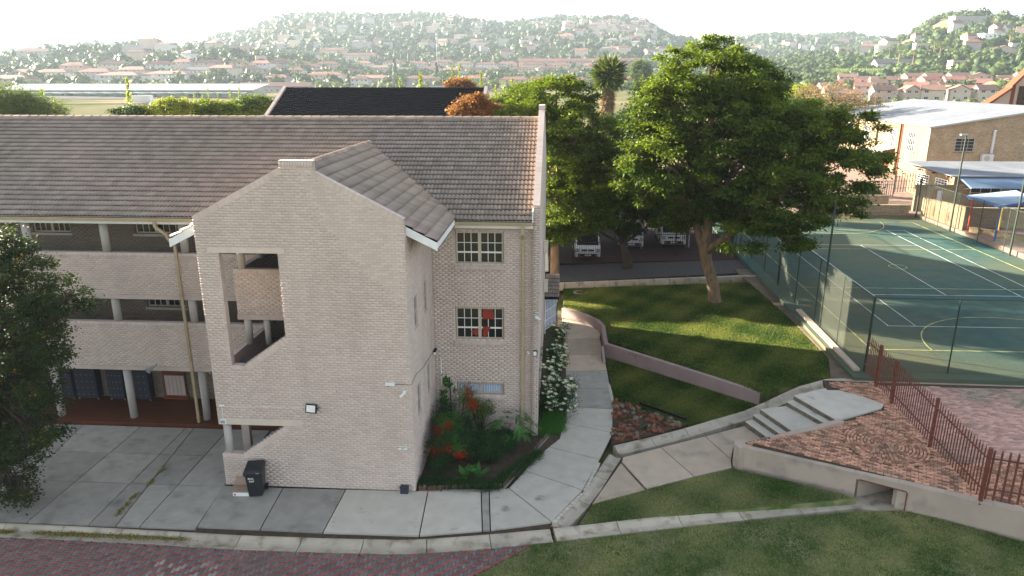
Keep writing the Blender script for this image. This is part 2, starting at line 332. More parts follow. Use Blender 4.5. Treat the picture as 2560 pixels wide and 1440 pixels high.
def zone(name, pts, z, mt, thick=.3, cols=None, **kw):
    """flat or gently sloping patch of ground; pts are picture points or (x,y) world pairs"""
    P = [(p[0], p[1], z(p[0], p[1]) if callable(z) else z) for p in pts]
    bm = bmesh.new(); vs_ = [bm.verts.new(p) for p in P]; f = bm.faces.new(vs_); f.normal_update()
    if f.normal.z < 0: f.normal_flip()
    bmesh.ops.triangulate(bm, faces=[f]); tf = bm.faces[:]
    tris = [[tuple(v.co) for v in q.verts] for q in tf]
    r = bmesh.ops.extrude_face_region(bm, geom=tf); mv = [e for e in r['geom'] if isinstance(e, bmesh.types.BMVert)]
    # the extruded copy stays on top, the old faces go down
    old = set(v for q in tf if q.is_valid for v in q.verts)
    for v in bm.verts:
        if v not in mv: v.co.z -= thick
    bmesh.ops.recalc_face_normals(bm, faces=bm.faces)
    me = bpy.data.meshes.new(name); bm.to_mesh(me); bm.free(); me.materials.append(mt)
    o = put(name, me); tag(o, **kw); o['kind'] = kw.get('kind', 'structure'); return o, tris
def PX(pts, f=0.0):
    out = []
    for p in pts:
        q = GF(p[0], p[1], f) if callable(f) else G(p[0], p[1], f); out.append((q[0], q[1]))
    return out
def blades(name, tris, n, mt, h=(.035, .07), w=.012, gb_=.42, zf=None, clump=0.0, parent=None, seed=1, dens=None):
    """grass: one triangle per blade, scattered over the patch"""
    r = np.random.default_rng(seed); t = np.array(tris)
    ar = .5*np.linalg.norm(np.cross(t[:, 1]-t[:, 0], t[:, 2]-t[:, 0]), axis=1); k = r.choice(len(t), n, p=ar/ar.sum())
    a = r.random(n); b = r.random(n); s_ = a+b > 1; a[s_] = 1-a[s_]; b[s_] = 1-b[s_]
    P = t[k, 0]+a[:, None]*(t[k, 1]-t[k, 0])+b[:, None]*(t[k, 2]-t[k, 0])
    ang = r.random(n)*2*pi; hh = h[0]+(h[1]-h[0])*r.random(n); ww = w*(.6+.8*r.random(n))
    dx = np.stack([np.cos(ang), np.sin(ang), np.zeros(n)], 1)*ww[:, None]
    lean = r.normal(0, .6, (n, 2))*hh[:, None]; up = np.stack([lean[:, 0], lean[:, 1], hh], 1)
    Vv = np.stack([P-dx, P+dx, P+up], 1).reshape(-1, 3)
    base = gb_+.48*np.sin(P[:, 0]*1.3+1.1*np.sin(P[:, 1]*.9))*np.sin(P[:, 1]*1.1+P[:, 0]*.35)+.16*np.sin(P[:, 0]*3.1-P[:, 1]*2.3)
    tn = np.clip(base*.75+r.normal(0, .22, n), 0, 1)
    me = mesh_np(name, Vv, np.arange(3*n).reshape(-1, 3), mt, tint=np.repeat(tn, 3))
    o = put(name, me, parent); o['kind'] = 'stuff'; return o
M['lawn'] = mat('lawn', (.035, .095, .014), (.20, .215, .075), .95, 2.2, .36, .66, bump=.8, bscale=60, c3=(.34, .31, .17), scale3=.75, lo3=.48, hi3=.72)
M['riser_dark'] = mat('dark_riser_concrete', (.10, .085, .065), (.20, .175, .14), .95, 7)  # dark tone for the thin riser panels added against the pale treads
# ------------------------------------------------------------------ lawns
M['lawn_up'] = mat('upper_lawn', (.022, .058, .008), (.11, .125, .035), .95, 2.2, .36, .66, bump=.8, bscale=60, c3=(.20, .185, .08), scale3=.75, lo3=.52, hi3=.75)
zA = lambda x, y: -.06+.008*max(0, x-4)
zB = lambda x, y: zL(x, y)-.03
lA = PX([(1335, 1362), (1700, 1318), (2145, 1280), (2242, 1276), (2300, 1284), (2565, 1357)], zA)+[(15.5, 18.4), (15.5, 14.0), (-2.6, 14.0)]+PX([(1190, 1440)], zA)
_, tA = zone('front_lawn', lA, zA, M['lawn'], .25, label='green and straw mottled lawn below the plaza retaining wall')
lB = PX([(1448, 1312), (1492, 1248), (1640, 1215), (1832, 1172), (1990, 1208), (2142, 1246)], zB)
_, tB = zone('wedge_lawn', lB, zB, M['lawn'], .2, label='wedge of lawn between the lower gutter and the tan path')
lC = PX([(1510, 886), (1700, 950), (1900, 1014), (1858, 1034), (1720, 1062), (1640, 1040), (1535, 1003), (1524, 940)], zB)
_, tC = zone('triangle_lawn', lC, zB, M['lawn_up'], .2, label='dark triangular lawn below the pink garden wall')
lD = PX([(1408, 722), (1560, 716), (1888, 706), (1960, 780), (2030, 850), (2112, 938), (2060, 958), (1940, 972), (1905, 984), (1700, 914), (1520, 850), (1511, 812), (1470, 785), (1408, 764)], zU)
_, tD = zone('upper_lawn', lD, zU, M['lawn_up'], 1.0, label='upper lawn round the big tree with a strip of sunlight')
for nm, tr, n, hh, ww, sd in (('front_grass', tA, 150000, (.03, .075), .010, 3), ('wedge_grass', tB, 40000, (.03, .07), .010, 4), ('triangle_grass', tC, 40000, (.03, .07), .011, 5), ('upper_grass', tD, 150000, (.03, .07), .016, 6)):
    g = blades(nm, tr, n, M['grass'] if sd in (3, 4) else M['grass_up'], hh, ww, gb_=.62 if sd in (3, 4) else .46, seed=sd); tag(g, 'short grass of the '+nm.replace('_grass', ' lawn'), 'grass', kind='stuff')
# ------------------------------------------------------------------ concrete paving slabs
def inset(P, d):
    """shrink a convex polygon by d"""
    P = [np.array(p[:2], dtype=float) for p in P]; n = len(P)
    a = sum(P[i][0]*P[(i+1) % n][1]-P[(i+1) % n][0]*P[i][1] for i in range(n))
    if a < 0: P = P[::-1]
    L_ = []
    for i in range(n):
        e = P[(i+1) % n]-P[i]; e = e/np.linalg.norm(e); nn = np.array([-e[1], e[0]]); L_.append((P[i]+nn*d, e))
    out = []
    for i in range(n):
        p, e = L_[i-1]; q, f = L_[i]; den = e[0]*f[1]-e[1]*f[0]
        if abs(den) < 1e-3: out.append(tuple(q)); continue
        t = ((q-p)[0]*f[1]-(q-p)[1]*f[0])/den; out.append(tuple(p+e*t))
    return out
def slab(parent, pts, zf, mt, thick=.08, gap=.02, name='paving_slab', lift=.012):
    P = inset(pts, gap); dz = rng.uniform(-.004, .004)
    P = [(p[0], p[1], (zf(p[0], p[1]) if callable(zf) else zf)+lift+dz) for p in P]
    return MB().prism(P, 0, thick, tint=float(rng.random())).build(name, mt, parent)
court_pave = empty('courtyard_pavement', (0, 0, 0)); court_pave['kind'] = 'structure'; court_pave['label'] = 'grey concrete slab pavement of the courtyard beside the corridor'
bed_poly = [(-26, 25.2)]+[tuple(G(x, y)[:2]+np.array([0, .05])) for x, y in ((-120, 1300), (0, 1306), (225, 1316), (400, 1325), (640, 1339), (800, 1344), (1000, 1349), (1060, 1347), (1200, 1337), (1378, 1319))]+[tuple(G(x-6, y)[:2]) for x, y in ((1462, 1228), (1500, 1152), (1535, 1083), (1538, 1040), (1527, 990), (1510, 886), (1503, 838), (1462, 806), (1404, 786))]+[(-1, 42), (-1, 25.2)]
zone('pavement_bed', bed_poly, -.055, M['soil'], .15, label='dark dirt base seen in the joints of the paving')
# joints running away from the camera: X at two depths
def lx(a, b): # line through two picture points on z=0
    p, q = G(*a), G(*b); return lambda Y: p[0]+(q[0]-p[0])*(Y-p[1])/(q[1]-p[1])
J = [lambda Y: -24.5, lambda Y: -22.55, lambda Y: -20.5, lx((69, 1199), (170, 1100)), lx((83, 1293), (313, 1100)), lx((226, 1308), (420, 1115)), lx((345, 1246), (452, 1112)), lx((355, 1311), (548, 1100)), lambda Y: -11.35 if Y > 21.0 else lx((558, 1214), (492, 1318))(Y)]
ys = [25.12, G(300, 1133)[1], G(300, 1208)[1], G(300, 1316)[1]]
yb = lambda x: 18.55+.018*(x+20)
for a in range(len(J)-1):
    rows_ = ys if a < 7 else [25.12, G(500, 1215)[1], ys[3]]
    for b in range(len(rows_)-1):
        y0, y1 = rows_[b], rows_[b+1]
        slab(court_pave, [(J[a](y0), y0), (J[a+1](y0), y0), (J[a+1](y1), y1), (J[a](y1), y1)], 0, M['conc'])
for x0, x1 in ((-11.3, -9.0), (-9.0, -6.8), (-6.8, -4.75)):   # under the stair tower
    slab(court_pave, [(x0, 21.4), (x1, 21.4), (x1, 25.12), (x0, 25.12)], -.01, M['conc'])
walk = empty('front_walkway', (0, 0, 0)); walk['kind'] = 'structure'; walk['label'] = 'pale concrete walkway along the foot of the stair tower'
wj = [((558, 1214), (492, 1318)), ((708, 1220), (650, 1324)), ((865, 1224), (807, 1332)), ((1070, 1229), (1048, 1340)), ((1203, 1229), (1206, 1327)), ((1223, 1229), (1226, 1326)), ((1272, 1221), (1380, 1306))]
for a in range(len(wj)-1):
    (t0, b0), (t1, b1) = wj[a], wj[a+1]
    slab(walk, [G(*t0), G(*t1), G(*b1), G(*b0)], 0, M['conc'] if a < 2 else M['conc_lite'] if a != 4 else M['conc'])
side = empty('side_path', (0, 0, 0)); side['kind'] = 'structure'; side['label'] = 'curving slab path round the corner of the brick building'
pj = [((1272, 1221), (1380, 1306)), ((1312, 1177), (1457, 1226)), ((1360, 1115), (1499, 1149)), ((1415, 1058), (1533, 1083)), ((1416, 1018), (1536, 1023)), ((1414, 972), (1526, 972)), ((1412, 929), (1518, 926)), ((1410, 888), (1509, 886)), ((1408, 848), (1500, 846)), ((1404, 786), (1502, 828))]
for a in range(len(pj)-1):
    (l0, r0), (l1, r1) = pj[a], pj[a+1]
    slab(side, [G(*l0), G(*r0), G(*r1), G(*l1)], 0, M['conc_lite'] if a < 4 else M['conc_warm'] if a > 5 else M['conc'])
tan_path = empty('tan_path', (0, 0, 0)); tan_path['kind'] = 'structure'; tan_path['label'] = 'sand coloured slab path leading to the concrete steps'
zt = lambda x, y: zL(x, y)
tj = [((1560, 1148), (1486, 1262)), ((1552, 1157), (1615, 1224)), ((1650, 1120), (1734, 1193)), ((1762, 1092), (1833, 1150)), ((1862, 1066), (1912, 1096))]
tp = [[(1552, 1157), (1614, 1226), (1478, 1262)], [(1556, 1144), (1652, 1119), (1736, 1193), (1617, 1224), (1554, 1155)], [(1652, 1119), (1762, 1091), (1828, 1150), (1830, 1170), (1736, 1193)], [(1762, 1091), (1864, 1064), (1912, 1094), (1834, 1118), (1828, 1150)]]
for q in tp: slab(tan_path, [GF(x, y, zt) for x, y in q], zt, M['conc_warm'])
# ------------------------------------------------------------------ moulded concrete gutters
def sweep(parent, pts, prof, zf, mt, seglen=1.9, name='gutter_section'):
    """prof: (offset to the left of travel, height); separate sections with a joint"""
    P = [np.array(p[:2], dtype=float) for p in pts]; L_ = [0.0]
    for a, b in zip(P, P[1:]): L_.append(L_[-1]+np.linalg.norm(b-a))
    def at(s):
        s = min(max(s, 0), L_[-1]); k = max(0, min(len(P)-2, int(np.searchsorted(L_, s)-1)))
        t = (s-L_[k])/(L_[k+1]-L_[k]); return P[k]+(P[k+1]-P[k])*t
    def nrm(s):
        d = at(s+.35)-at(s-.35); d = d/np.linalg.norm(d); return np.array([-d[1], d[0]])
    n = max(1, round(L_[-1]/seglen)); out = []
    for k in range(n):
        s0 = L_[-1]*k/n+.012; s1 = L_[-1]*(k+1)/n-.012; st = [s0+(s1-s0)*i/4 for i in range(5)]; V = []; F = []; m = len(prof)
        jit = rng.uniform(-.006, .006)
        for s in st:
            c = at(s); q = nrm(s); z0 = zf(c[0], c[1]) if callable(zf) else zf
            for o_, h in prof: V.append((c[0]+q[0]*o_, c[1]+q[1]*o_, z0+h+jit))
        for i in range(4):
            for j in range(m): a = i*m+j; b = i*m+(j+1) % m; F.append((a, b, b+m, a+m))
        F += [tuple(range(m))[::-1], tuple(range(4*m, 5*m))]
        o = MB().poly(V, F, float(rng.random())).build(name, mt, parent); out.append(fix_normals(o))
    return out
gut = empty('street_gutter', (0, 0, 0)); gut['kind'] = 'structure'; gut['label'] = 'long moulded concrete gutter between the walkway and the brick road'
prof = [(0, -.30), (0, -.02), (-.05, .012), (-.14, .008), (-.24, -.035), (-.38, -.075), (-.52, -.085), (-.66, -.07), (-.80, -.045), (-.80, -.30)]
topl = [(-120, 1300), (0, 1306), (225, 1316), (400, 1325), (640, 1339), (800, 1344), (1000, 1349), (1060, 1347), (1200, 1337), (1375, 1321)]
prof = [(a*.78, b) for a, b in prof]
sweep(gut, [G(*p, -.0) for p in topl], prof, 0.0, M['kerb'], 2.0)
tw_ = [G(*p)[:2] for p in topl]; GUT_OUT = []
for i in range(len(tw_)):
    d_ = tw_[min(i+1, len(tw_)-1)]-tw_[max(i-1, 0)]; d_ = d_/np.linalg.norm(d_); GUT_OUT.append((tw_[i][0]+d_[1]*.635, tw_[i][1]-d_[0]*.635))
lowg = empty('lower_gutter', (0, 0, 0)); lowg['kind'] = 'structure'; lowg['label'] = 'stained concrete gutter crossing the lawn towards the culvert'
prof2 = [(0, -.3), (0, -.01), (-.05, .03), (-.16, .03), (-.24, -.01), (-.36, -.055), (-.52, -.05), (-.62, -.035), (-.62, -.3)]
sweep(lowg, [G(x, y, 0) for x, y in ((1382, 1321), (1500, 1308), (1700, 1286), (1900, 1265), (2030, 1252), (2125, 1243))], prof2, lambda x, y: .004*max(0, x), M['kerb'], 2.1)
upg = empty('upper_gutter', (0, 0, 0)); upg['kind'] = 'structure'; upg['label'] = 'curved concrete gutter from the walkway corner up past the rock bed to the steps'
prof3 = [(0, -.3), (0, -.01), (-.04, .02), (-.12, .015), (-.22, -.035), (-.34, -.05), (-.48, -.03), (-.48, -.3)]
sweep(upg, [G(x, y, 0) for x, y in ((1378, 1312), (1430, 1262), (1470, 1215), (1500, 1168), (1522, 1136))], prof3, 0.0, M['kerb'], 1.5)
prof4 = [(0, -.35), (0, .06), (-.05, .10), (-.18, .10), (-.26, .05), (-.34, -.02), (-.52, -.03), (-.52, -.35)]
zs = lambda x, y: min(1.12, zL(x, y)+max(0, x-8.0)*.24)
sweep(upg, [GF(x, y, zs) for x, y in ((1532, 1118), (1620, 1098), (1720, 1072), (1800, 1048), (1862, 1030), (1930, 1000), (1990, 972), (2050, 955), (2110, 950))], prof4, zs, M['kerb'], 1.6)
# loose edging setts beside the path
edge = empty('sett_edging', (0, 0, 0)); edge['kind'] = 'structure'; edge['label'] = 'row of small mortared setts along the outer edge of the path'
for a, b in (((1384, 1308), (1462, 1228)), ((1462, 1228), (1500, 1152)), ((1522, 960), (1532, 1005))):
    p, q = G(*a), G(*b); L_ = np.linalg.norm(q-p); n = int(L_/.2); d = (q-p)/L_; nn = np.array([-d[1], d[0], 0])
    for k in range(n):
        c = p+d*(k+.5)*.2; w_ = rng.uniform(.05, .07)
        P = [c-d*.085-nn*w_, c+d*.085-nn*w_, c+d*.085+nn*w_, c-d*.085+nn*w_]
        MB().prism([(x[0], x[1], .022+rng.uniform(-.006, .01)) for x in P], 0, .08, float(rng.random())).build('sett', M['conc_lite'], edge)
# ------------------------------------------------------------------ herringbone brick road
def quad_bricks(name, mats, items, parent, limit, cost):
    """items: (cx, cy, z, ang, lx, ly, material index, tint); the nearest become parts, the rest one mesh per colour"""
    items = sorted(items, key=cost); big = items[:limit]; rest = items[limit:]; cache = {}
    for cx, cy, z, an, lx_, ly_, mi, tn in big:
        key = (round(lx_, 3), round(ly_, 3), mi, int(tn*4))
        if key not in cache:
            me = boxmesh('brick', lx_, ly_, .06, mats[mi], .006); a = me.attributes.new('tint', 'FLOAT', 'POINT'); a.data.foreach_set('value', [tn]*len(me.vertices)); cache[key] = me
        put('brick', cache[key], parent, Matrix.Translation((cx, cy, z-.03)) @ Matrix.Rotation(an, 4, 'Z') @ Matrix.Rotation(random.uniform(-.012, .012), 4, 'X'))
    for mi in range(len(mats)):
        R_ = [r for r in rest if r[6] == mi]
        if not R_: continue
        A = np.array([r[:6] for r in R_]); n = len(A); ca, sa = np.cos(A[:, 3]), np.sin(A[:, 3])
        cs = np.array([(-1, -1), (1, -1), (1, 1), (-1, 1)])*.5; V = []
        for dz, k_ in ((-.06, 1.0), (-.005, 1.0), (0, .0)):
            for (u, v) in cs:
                lu = u*(A[:, 4]-(.008 if k_ == 0 else 0)); lv = v*(A[:, 5]-(.008 if k_ == 0 else 0))
                V.append(np.stack([A[:, 0]+lu*ca-lv*sa, A[:, 1]+lu*sa+lv*ca, A[:, 2]+dz+.004*np.sin(A[:, 0]*97+A[:, 1]*57)], 1))
        V = np.stack(V, 1).reshape(-1, 3); b = (np.arange(n)*12)[:, None]
        F = np.concatenate([b+np.array([[8, 9, 10, 11]])]+[b+np.array([[l*4+k, l*4+(k+1) % 4, (l+1)*4+(k+1) % 4, (l+1)*4+k]]) for l in (0, 1) for k in range(4)])
        o = put(name, mesh_np(name, V, F, mats[mi], tint=np.repeat([r[7] for r in R_], 12)), parent); o['kind'] = 'stuff'
def camd(it): return it[0]**2+it[1]**2+(CZ-it[2])**2
def inpoly(x, y, P):
    c = False; n = len(P)
    for i in range(n):
        x0, y0 = P[i][0], P[i][1]; x1, y1 = P[(i+1) % n][0], P[(i+1) % n][1]
        if (y0 > y) != (y1 > y) and x < (x1-x0)*(y-y0)/(y1-y0)+x0: c = not c
    return c
road = empty('brick_road', (0, 0, 0)); road['kind'] = 'structure'; road['label'] = 'herringbone road of red and grey paving bricks along the bottom edge'
roadP = [(-24, 14), (-3.0, 14)]+PX([(1190, 1440), (1260, 1402), (1345, 1362)], -.06)+[q for q in GUT_OUT[::-1] if q[0] < G(1320, 1360)[0]]+[(-24, GUT_OUT[0][1])]
zone('road_bed', roadP, -.125, M['soil'], .1, label='dark sand bed under the road bricks')
BW, BL_, its = .105, .21, []
rot = radians(-3)
for u in range(-100, 130):
    for v in range(-30, 40):
        # herringbone cell: horizontal brick starts where (u-v)%4==0, vertical where (u-v)%4==2... built on a BW grid
        k = (u-v) % 4
        if k == 0: c = ((u+1)*BW, (v+.5)*BW, 0)
        elif k == 3: c = ((u+.5)*BW, (v+1)*BW, pi/2)
        else: continue
        x = -10+c[0]*cos(rot)-c[1]*sin(rot); y = 16.6+c[0]*sin(rot)+c[1]*cos(rot)
        if not (-19 < x < 2 and 14.6 < y < 19.2) or not inpoly(x, y, roadP): continue
        red = k == 0
        mi = 0 if red else 1
        if -11.6 < x < -9.3 and y < 17.2 and rng.random() < .5 and k == 3: mi = 2
        its.append((x, y, -.062+rng.uniform(-.002, .002), c[2]+rot, BL_-.008, BW-.008, mi, float(rng.random())))
quad_bricks('paving_bricks', [M['rbrick_r'], M['rbrick_g'], M['rbrick_w']], its, road, 300, camd)
# ------------------------------------------------------------------ brick plaza behind the retaining wall
plaza = empty('brick_plaza', (0, 0, 0)); plaza['kind'] = 'structure'; plaza['label'] = 'raised plaza of small orange bricks with a round pattern'
WF0, WF1 = np.array([6.52, 23.38]), np.array([15.9, 18.95])       # foot of the retaining wall
wd = (WF1-WF0)/np.linalg.norm(WF1-WF0); wnn = np.array([-wd[1], wd[0]])
pb = PX([(1868, 1112), (2099, 1050)], zP)
plP = [tuple(WF0+wd*.45+wnn*.22), tuple(WF1+wnn*.24), (16.5, 22.0), (25.5, 20.5), (27.5, 28.35), (13.4, 28.6), (11.6, 28.75), tuple(pb[1])]
zone('plaza_bed', [tuple(WF0+wd*.3+wnn*.2), tuple(WF1+wnn*.2), (29.0, 17.2), (29, 28.5), (13.4, 28.7), (11.4, 28.8), tuple(pb[1])], lambda x, y: zP(x, y)-.035, M['soil'], .16, label='dark sandy bed under the plaza bricks')
LDG = [tuple(G(*q, 1.17)[:2]) for q in ((1980, 980), (2069, 964), (2214, 1008), (2209, 1024), (2100, 1053), (2040, 1060))]
ccx, ccy = 11.80, 23.55; its = []; an = atan2(wd[1], wd[0]); br, bl = .11, .225
for v in range(-20, 140):
    for u in range(-10, 110):
        lu = (u+.5*(v % 2))*bl; lv = v*br; x = WF0[0]+wd[0]*lu+wnn[0]*lv; y = WF0[1]+wd[1]*lu+wnn[1]*lv
        if x > 29 or y > 28.6 or not inpoly(x, y, plP): continue
        if (x-ccx)**2+(y-ccy)**2 < 1.43**2: continue
        if inpoly(x, y, LDG): continue
        if x > 13.6 and y > 22.4+(x-13.6)*.12: continue
        its.append((x, y, zP(x, y)+rng.uniform(-.004, .004), an+rng.normal(0, .012), bl-.022, br-.020, 0, float(rng.random())))
for k in range(1, 13):
    r_ = k*.112; n = max(5, int(2*pi*r_/(.13 if k < 10 else .2))); L_ = 2*pi*r_/n
    for q in range(n):
        a = 2*pi*(q+.5*(k % 2))/n; x, y = ccx+r_*cos(a), ccy+r_*sin(a)
        its.append((x, y, zP(x, y)+rng.uniform(.004, .012), a+pi/2, L_-.030, .112-.028, 0, float(rng.random())))
quad_bricks('paving_bricks', [M['pbrick']], its, plaza, 300, camd)
its = []
yard2 = empty('pale_brick_yard', (0, 0, 0)); yard2['kind'] = 'structure'; yard2['label'] = 'wide paler brick yard beyond the palisade fence'
for v in range(0, 64):
    for u in range(0, 70):
        x = 13.5+(u+.5*(v % 2))*.23; y = 22.2+v*.1; y += (x-13.5)*.02
        if y > 28.35 or y < 22.4+(x-13.6)*.12 or x > 29: continue
        its.append((x, y, zP(x, y)+.002+rng.uniform(-.003, .003), .02, .22, .092, 0, float(rng.random())))
quad_bricks('paving_bricks', [M['pbrick2']], its, yard2, 300, camd)
# concrete steps and landing
steps = empty('concrete_steps', (0, 0, 0)); steps['kind'] = 'structure'; steps['label'] = 'five concrete steps climbing to the plaza landing'
fr = [((1862.7, 1052.8), (1910, 1087)), ((1882.5, 1037), (1942, 1078.8)), ((1901, 1022.9), (1974, 1072.7)), ((1966.6, 1004), (2052, 1052)), ((1985, 988.6), (2082.7, 1045))]
zz = [.22+.19*(k+1) for k in range(5)]
for k in range(5):
    a0, a1 = G(*fr[k][0], zz[k]), G(*fr[k][1], zz[k])
    fr0, fr1 = a0, a1+(a1-a0)*.06
    if k < 4: b0, b1 = G(*fr[k+1][0], zz[k+1]), G(*fr[k+1][1], zz[k+1])
    e = (a1-a0)/np.linalg.norm(a1-a0); a1 = a1+e*.12
    if k < 4:
        b1 = b1+e*.14; P = [a0, a1, b1+(b1-a1)*.0, b0]; back = (b0-a0)/np.linalg.norm(b0-a0)*.03
        P = [a0, a1, b1+back, b0+back]
        MB().prism([(p[0], p[1], zz[k]) for p in P], 0, .5, float(rng.random())).build('step', M['conc_lite'], steps); MB().hexa([(a0[0]-.004, a0[1]-.012, -.1), (a1[0]-.004, a1[1]-.012, -.1), (a1[0], a1[1], -.1), (a0[0], a0[1], -.1), (a0[0]-.004, a0[1]-.012, zz[k]-.03), (a1[0]-.004, a1[1]-.012, zz[k]-.03), (a1[0], a1[1], zz[k]-.03), (a0[0], a0[1], zz[k]-.03)]).build('riser', M['riser_dark'], steps)
    else:
        P = [a0, a1, G(2102, 1047, 1.17), G(2203, 1020.7, 1.17), G(2210, 1011, 1.17), G(2150, 988, 1.17), G(2069, 968.8, 1.17)]
        MB().prism([(p[0], p[1], 1.17) for p in P], 0, .6, .8).build('landing', M['conc_lite'], steps)
# corner of red bricks above the landing
MB().hexa([(fr0[0]-.004, fr0[1]-.012, .3), (fr1[0]-.004, fr1[1]-.012, .3), (fr1[0], fr1[1], .3), (fr0[0], fr0[1], .3), (fr0[0]-.004, fr0[1]-.012, zz[4]-.03), (fr1[0]-.004, fr1[1]-.012, zz[4]-.03), (fr1[0], fr1[1], zz[4]-.03), (fr0[0], fr0[1], zz[4]-.03)]).build('riser', M['riser_dark'], steps)
its = []
cn = PX([(2085, 966), (2150, 962), (2190, 968), (2235, 1010), (2215, 1010), (2150, 986)], 1.2)
for v in range(40):
    for u in range(30):
        x = 11.2+(u+.5*(v % 2))*.23; y = 26.3+v*.11
        if inpoly(x, y, cn): its.append((x, y, 1.165+rng.uniform(-.003, .003), 0., .215, .1, 0, float(rng.random())))
quad_bricks('paving_bricks', [M['pbrick']], its, plaza, 0, camd)
# ------------------------------------------------------------------ walls in the garden
def wallrun(mb, pts, w, side_=1):
    """pts (x, y, zbottom, ztop): wall whose front foot follows pts, w thick to the left of travel"""
    P = [np.array(p[:2], dtype=float) for p in pts]; n = len(P); off = []
    for i in range(n):
        d0 = P[i]-P[i-1] if i else P[1]-P[0]; d1 = P[i+1]-P[i] if i < n-1 else P[i]-P[i-1]
        d0 = d0/np.linalg.norm(d0); d1 = d1/np.linalg.norm(d1); m = d0+d1; m = m/np.linalg.norm(m); q = np.array([-m[1], m[0]])
        off.append(q*w*side_/max(.4, float(np.dot(m, d0))))
    for i in range(n-1):
        a, b = pts[i], pts[i+1]; a2 = P[i]+off[i]; b2 = P[i+1]+off[i+1]
        v = [(a[0], a[1], a[2]), (b[0], b[1], b[2]), (b2[0], b2[1], b[2]), (a2[0], a2[1], a[2]), (a[0], a[1], a[3]), (b[0], b[1], b[3]), (b2[0], b2[1], b[3]), (a2[0], a2[1], a[3])]
        mb.hexa(v)
    return mb
def gp(x, y, z0, z1, zf=None):
    q = G(x, y, z0); return (q[0], q[1], z0-.3, z1)
gw = empty('garden_wall', (0, 0, 0), 0, 'low pink plastered garden wall holding up the lawn beside the path', 'wall')
m = MB(); wallrun(m, [gp(1404, 786, 0, .40), gp(1462, 806, 0, .46), gp(1490, 820, 0, .50), gp(1503, 838, 0, .54), gp(1507, 872, 0, .60), gp(1511, 892, 0, .66)], .2); fix_normals(m.build('wall', M['pink'], gw))
m = MB(); wallrun(m, [gp(1514, 893, 0.0, .70), gp(1620, 927, .04, .72), gp(1750, 967, .12, .74), gp(1897, 1012, .2, .74)], .22); fix_normals(m.build('wall', M['pink'], gw))
m = MB(); wallrun(m, [gp(1896, 1012, .2, .74), gp(1942, 984, .25, .66)], .2); fix_normals(m.build('wall_end', M['pink'], gw))
m = MB(); wallrun(m, [gp(1514, 910, 0, .08), gp(1508, 894, 0, .62)], .12); fix_normals(m.build('wing', M['pink'], gw))
rw = empty('retaining_wall', (0, 0, 0), 0, 'long grey plastered retaining wall in front of the orange brick plaza', 'wall')
cul0, cul1 = .41*np.linalg.norm(WF1-WF0), .0
def wp(s, o=0.0): return WF0+wd*s+wnn*o
L0 = np.linalg.norm(WF1-WF0)
sA = float(np.dot(G(2134, 1245, .03)[:2]-WF0, wd)); sB = float(np.dot(G(2236, 1268, .04)[:2]-WF0, wd))
ztop = lambda s: .93+.004*s
m = MB()
for s0, s1 in ((0, sA), (sB, L0)):
    a, b = wp(s0), wp(s1); a2, b2 = wp(s0, .22), wp(s1, .22)
    m.hexa([(a[0], a[1], -.4), (b[0], b[1], -.4), (b2[0], b2[1], -.4), (a2[0], a2[1], -.4), (a[0], a[1], ztop(s0)-.07), (b[0], b[1], ztop(s1)-.07), (b2[0], b2[1], ztop(s1)-.07), (a2[0], a2[1], ztop(s0)-.07)])
a, b = wp(sA), wp(sB); a2, b2 = wp(sA, .22), wp(sB, .22)
m.hexa([(a[0], a[1], .72), (b[0], b[1], .72), (b2[0], b2[1], .72), (a2[0], a2[1], .72), (a[0], a[1], ztop(sA)-.07), (b[0], b[1], ztop(sB)-.07), (b2[0], b2[1], ztop(sB)-.07), (a2[0], a2[1], ztop(sA)-.07)])
m.build('wall', M['greige'], rw)
m = MB()   # sides and back of the culvert mouth
a, b, c = wp(sA, .22), wp(sB, .22), wp(sB+.5, 1.3); d = wp(sA+1.0, 1.3)
for p, q in ((a, d), (b, c)):
    e = (q-p)/np.linalg.norm(q-p); nn = np.array([-e[1], e[0]])*.1
    m.hexa([(p[0]-nn[0], p[1]-nn[1], -.4), (q[0]-nn[0], q[1]-nn[1], -.4), (q[0]+nn[0], q[1]+nn[1], -.4), (p[0]+nn[0], p[1]+nn[1], -.4), (p[0]-nn[0], p[1]-nn[1], .78), (q[0]-nn[0], q[1]-nn[1], .78), (q[0]+nn[0], q[1]+nn[1], .78), (p[0]+nn[0], p[1]+nn[1], .78)])
m.build('culvert_side', M['greige'], rw)
m = MB(); m.prism([(*wp(sA-.3, -.55), -.03), (*wp(sB+.2, -.35), -.03), (*wp(sB+.4, 1.6), -.03), (*wp(sA+.4, 1.6), -.03)], 0, .2); m.build('culvert_floor', M['kerb'], rw)
m = MB(); m.prism([(*wp(sA, .2), .80), (*wp(sB, .2), .80), (*wp(sB+.5, 1.5), .80), (*wp(sA+.5, 1.5), .80)], 0, .06); m.build('culvert_roof', M['greige'], rw)
e_a, e_b = wp(sA+.5, 1.45), wp(sB+.6, 1.45)
MB().hexa([(e_a[0], e_a[1], -.3), (e_b[0], e_b[1], -.3), (e_b[0], e_b[1]+.1, -.3), (e_a[0], e_a[1]+.1, -.3), (e_a[0], e_a[1], .8), (e_b[0], e_b[1], .8), (e_b[0], e_b[1]+.1, .8), (e_a[0], e_a[1]+.1, .8)]).build('culvert_shade', M['vblack'], rw)  # black panel added to paint the shade deep in the culvert
nseg = 8
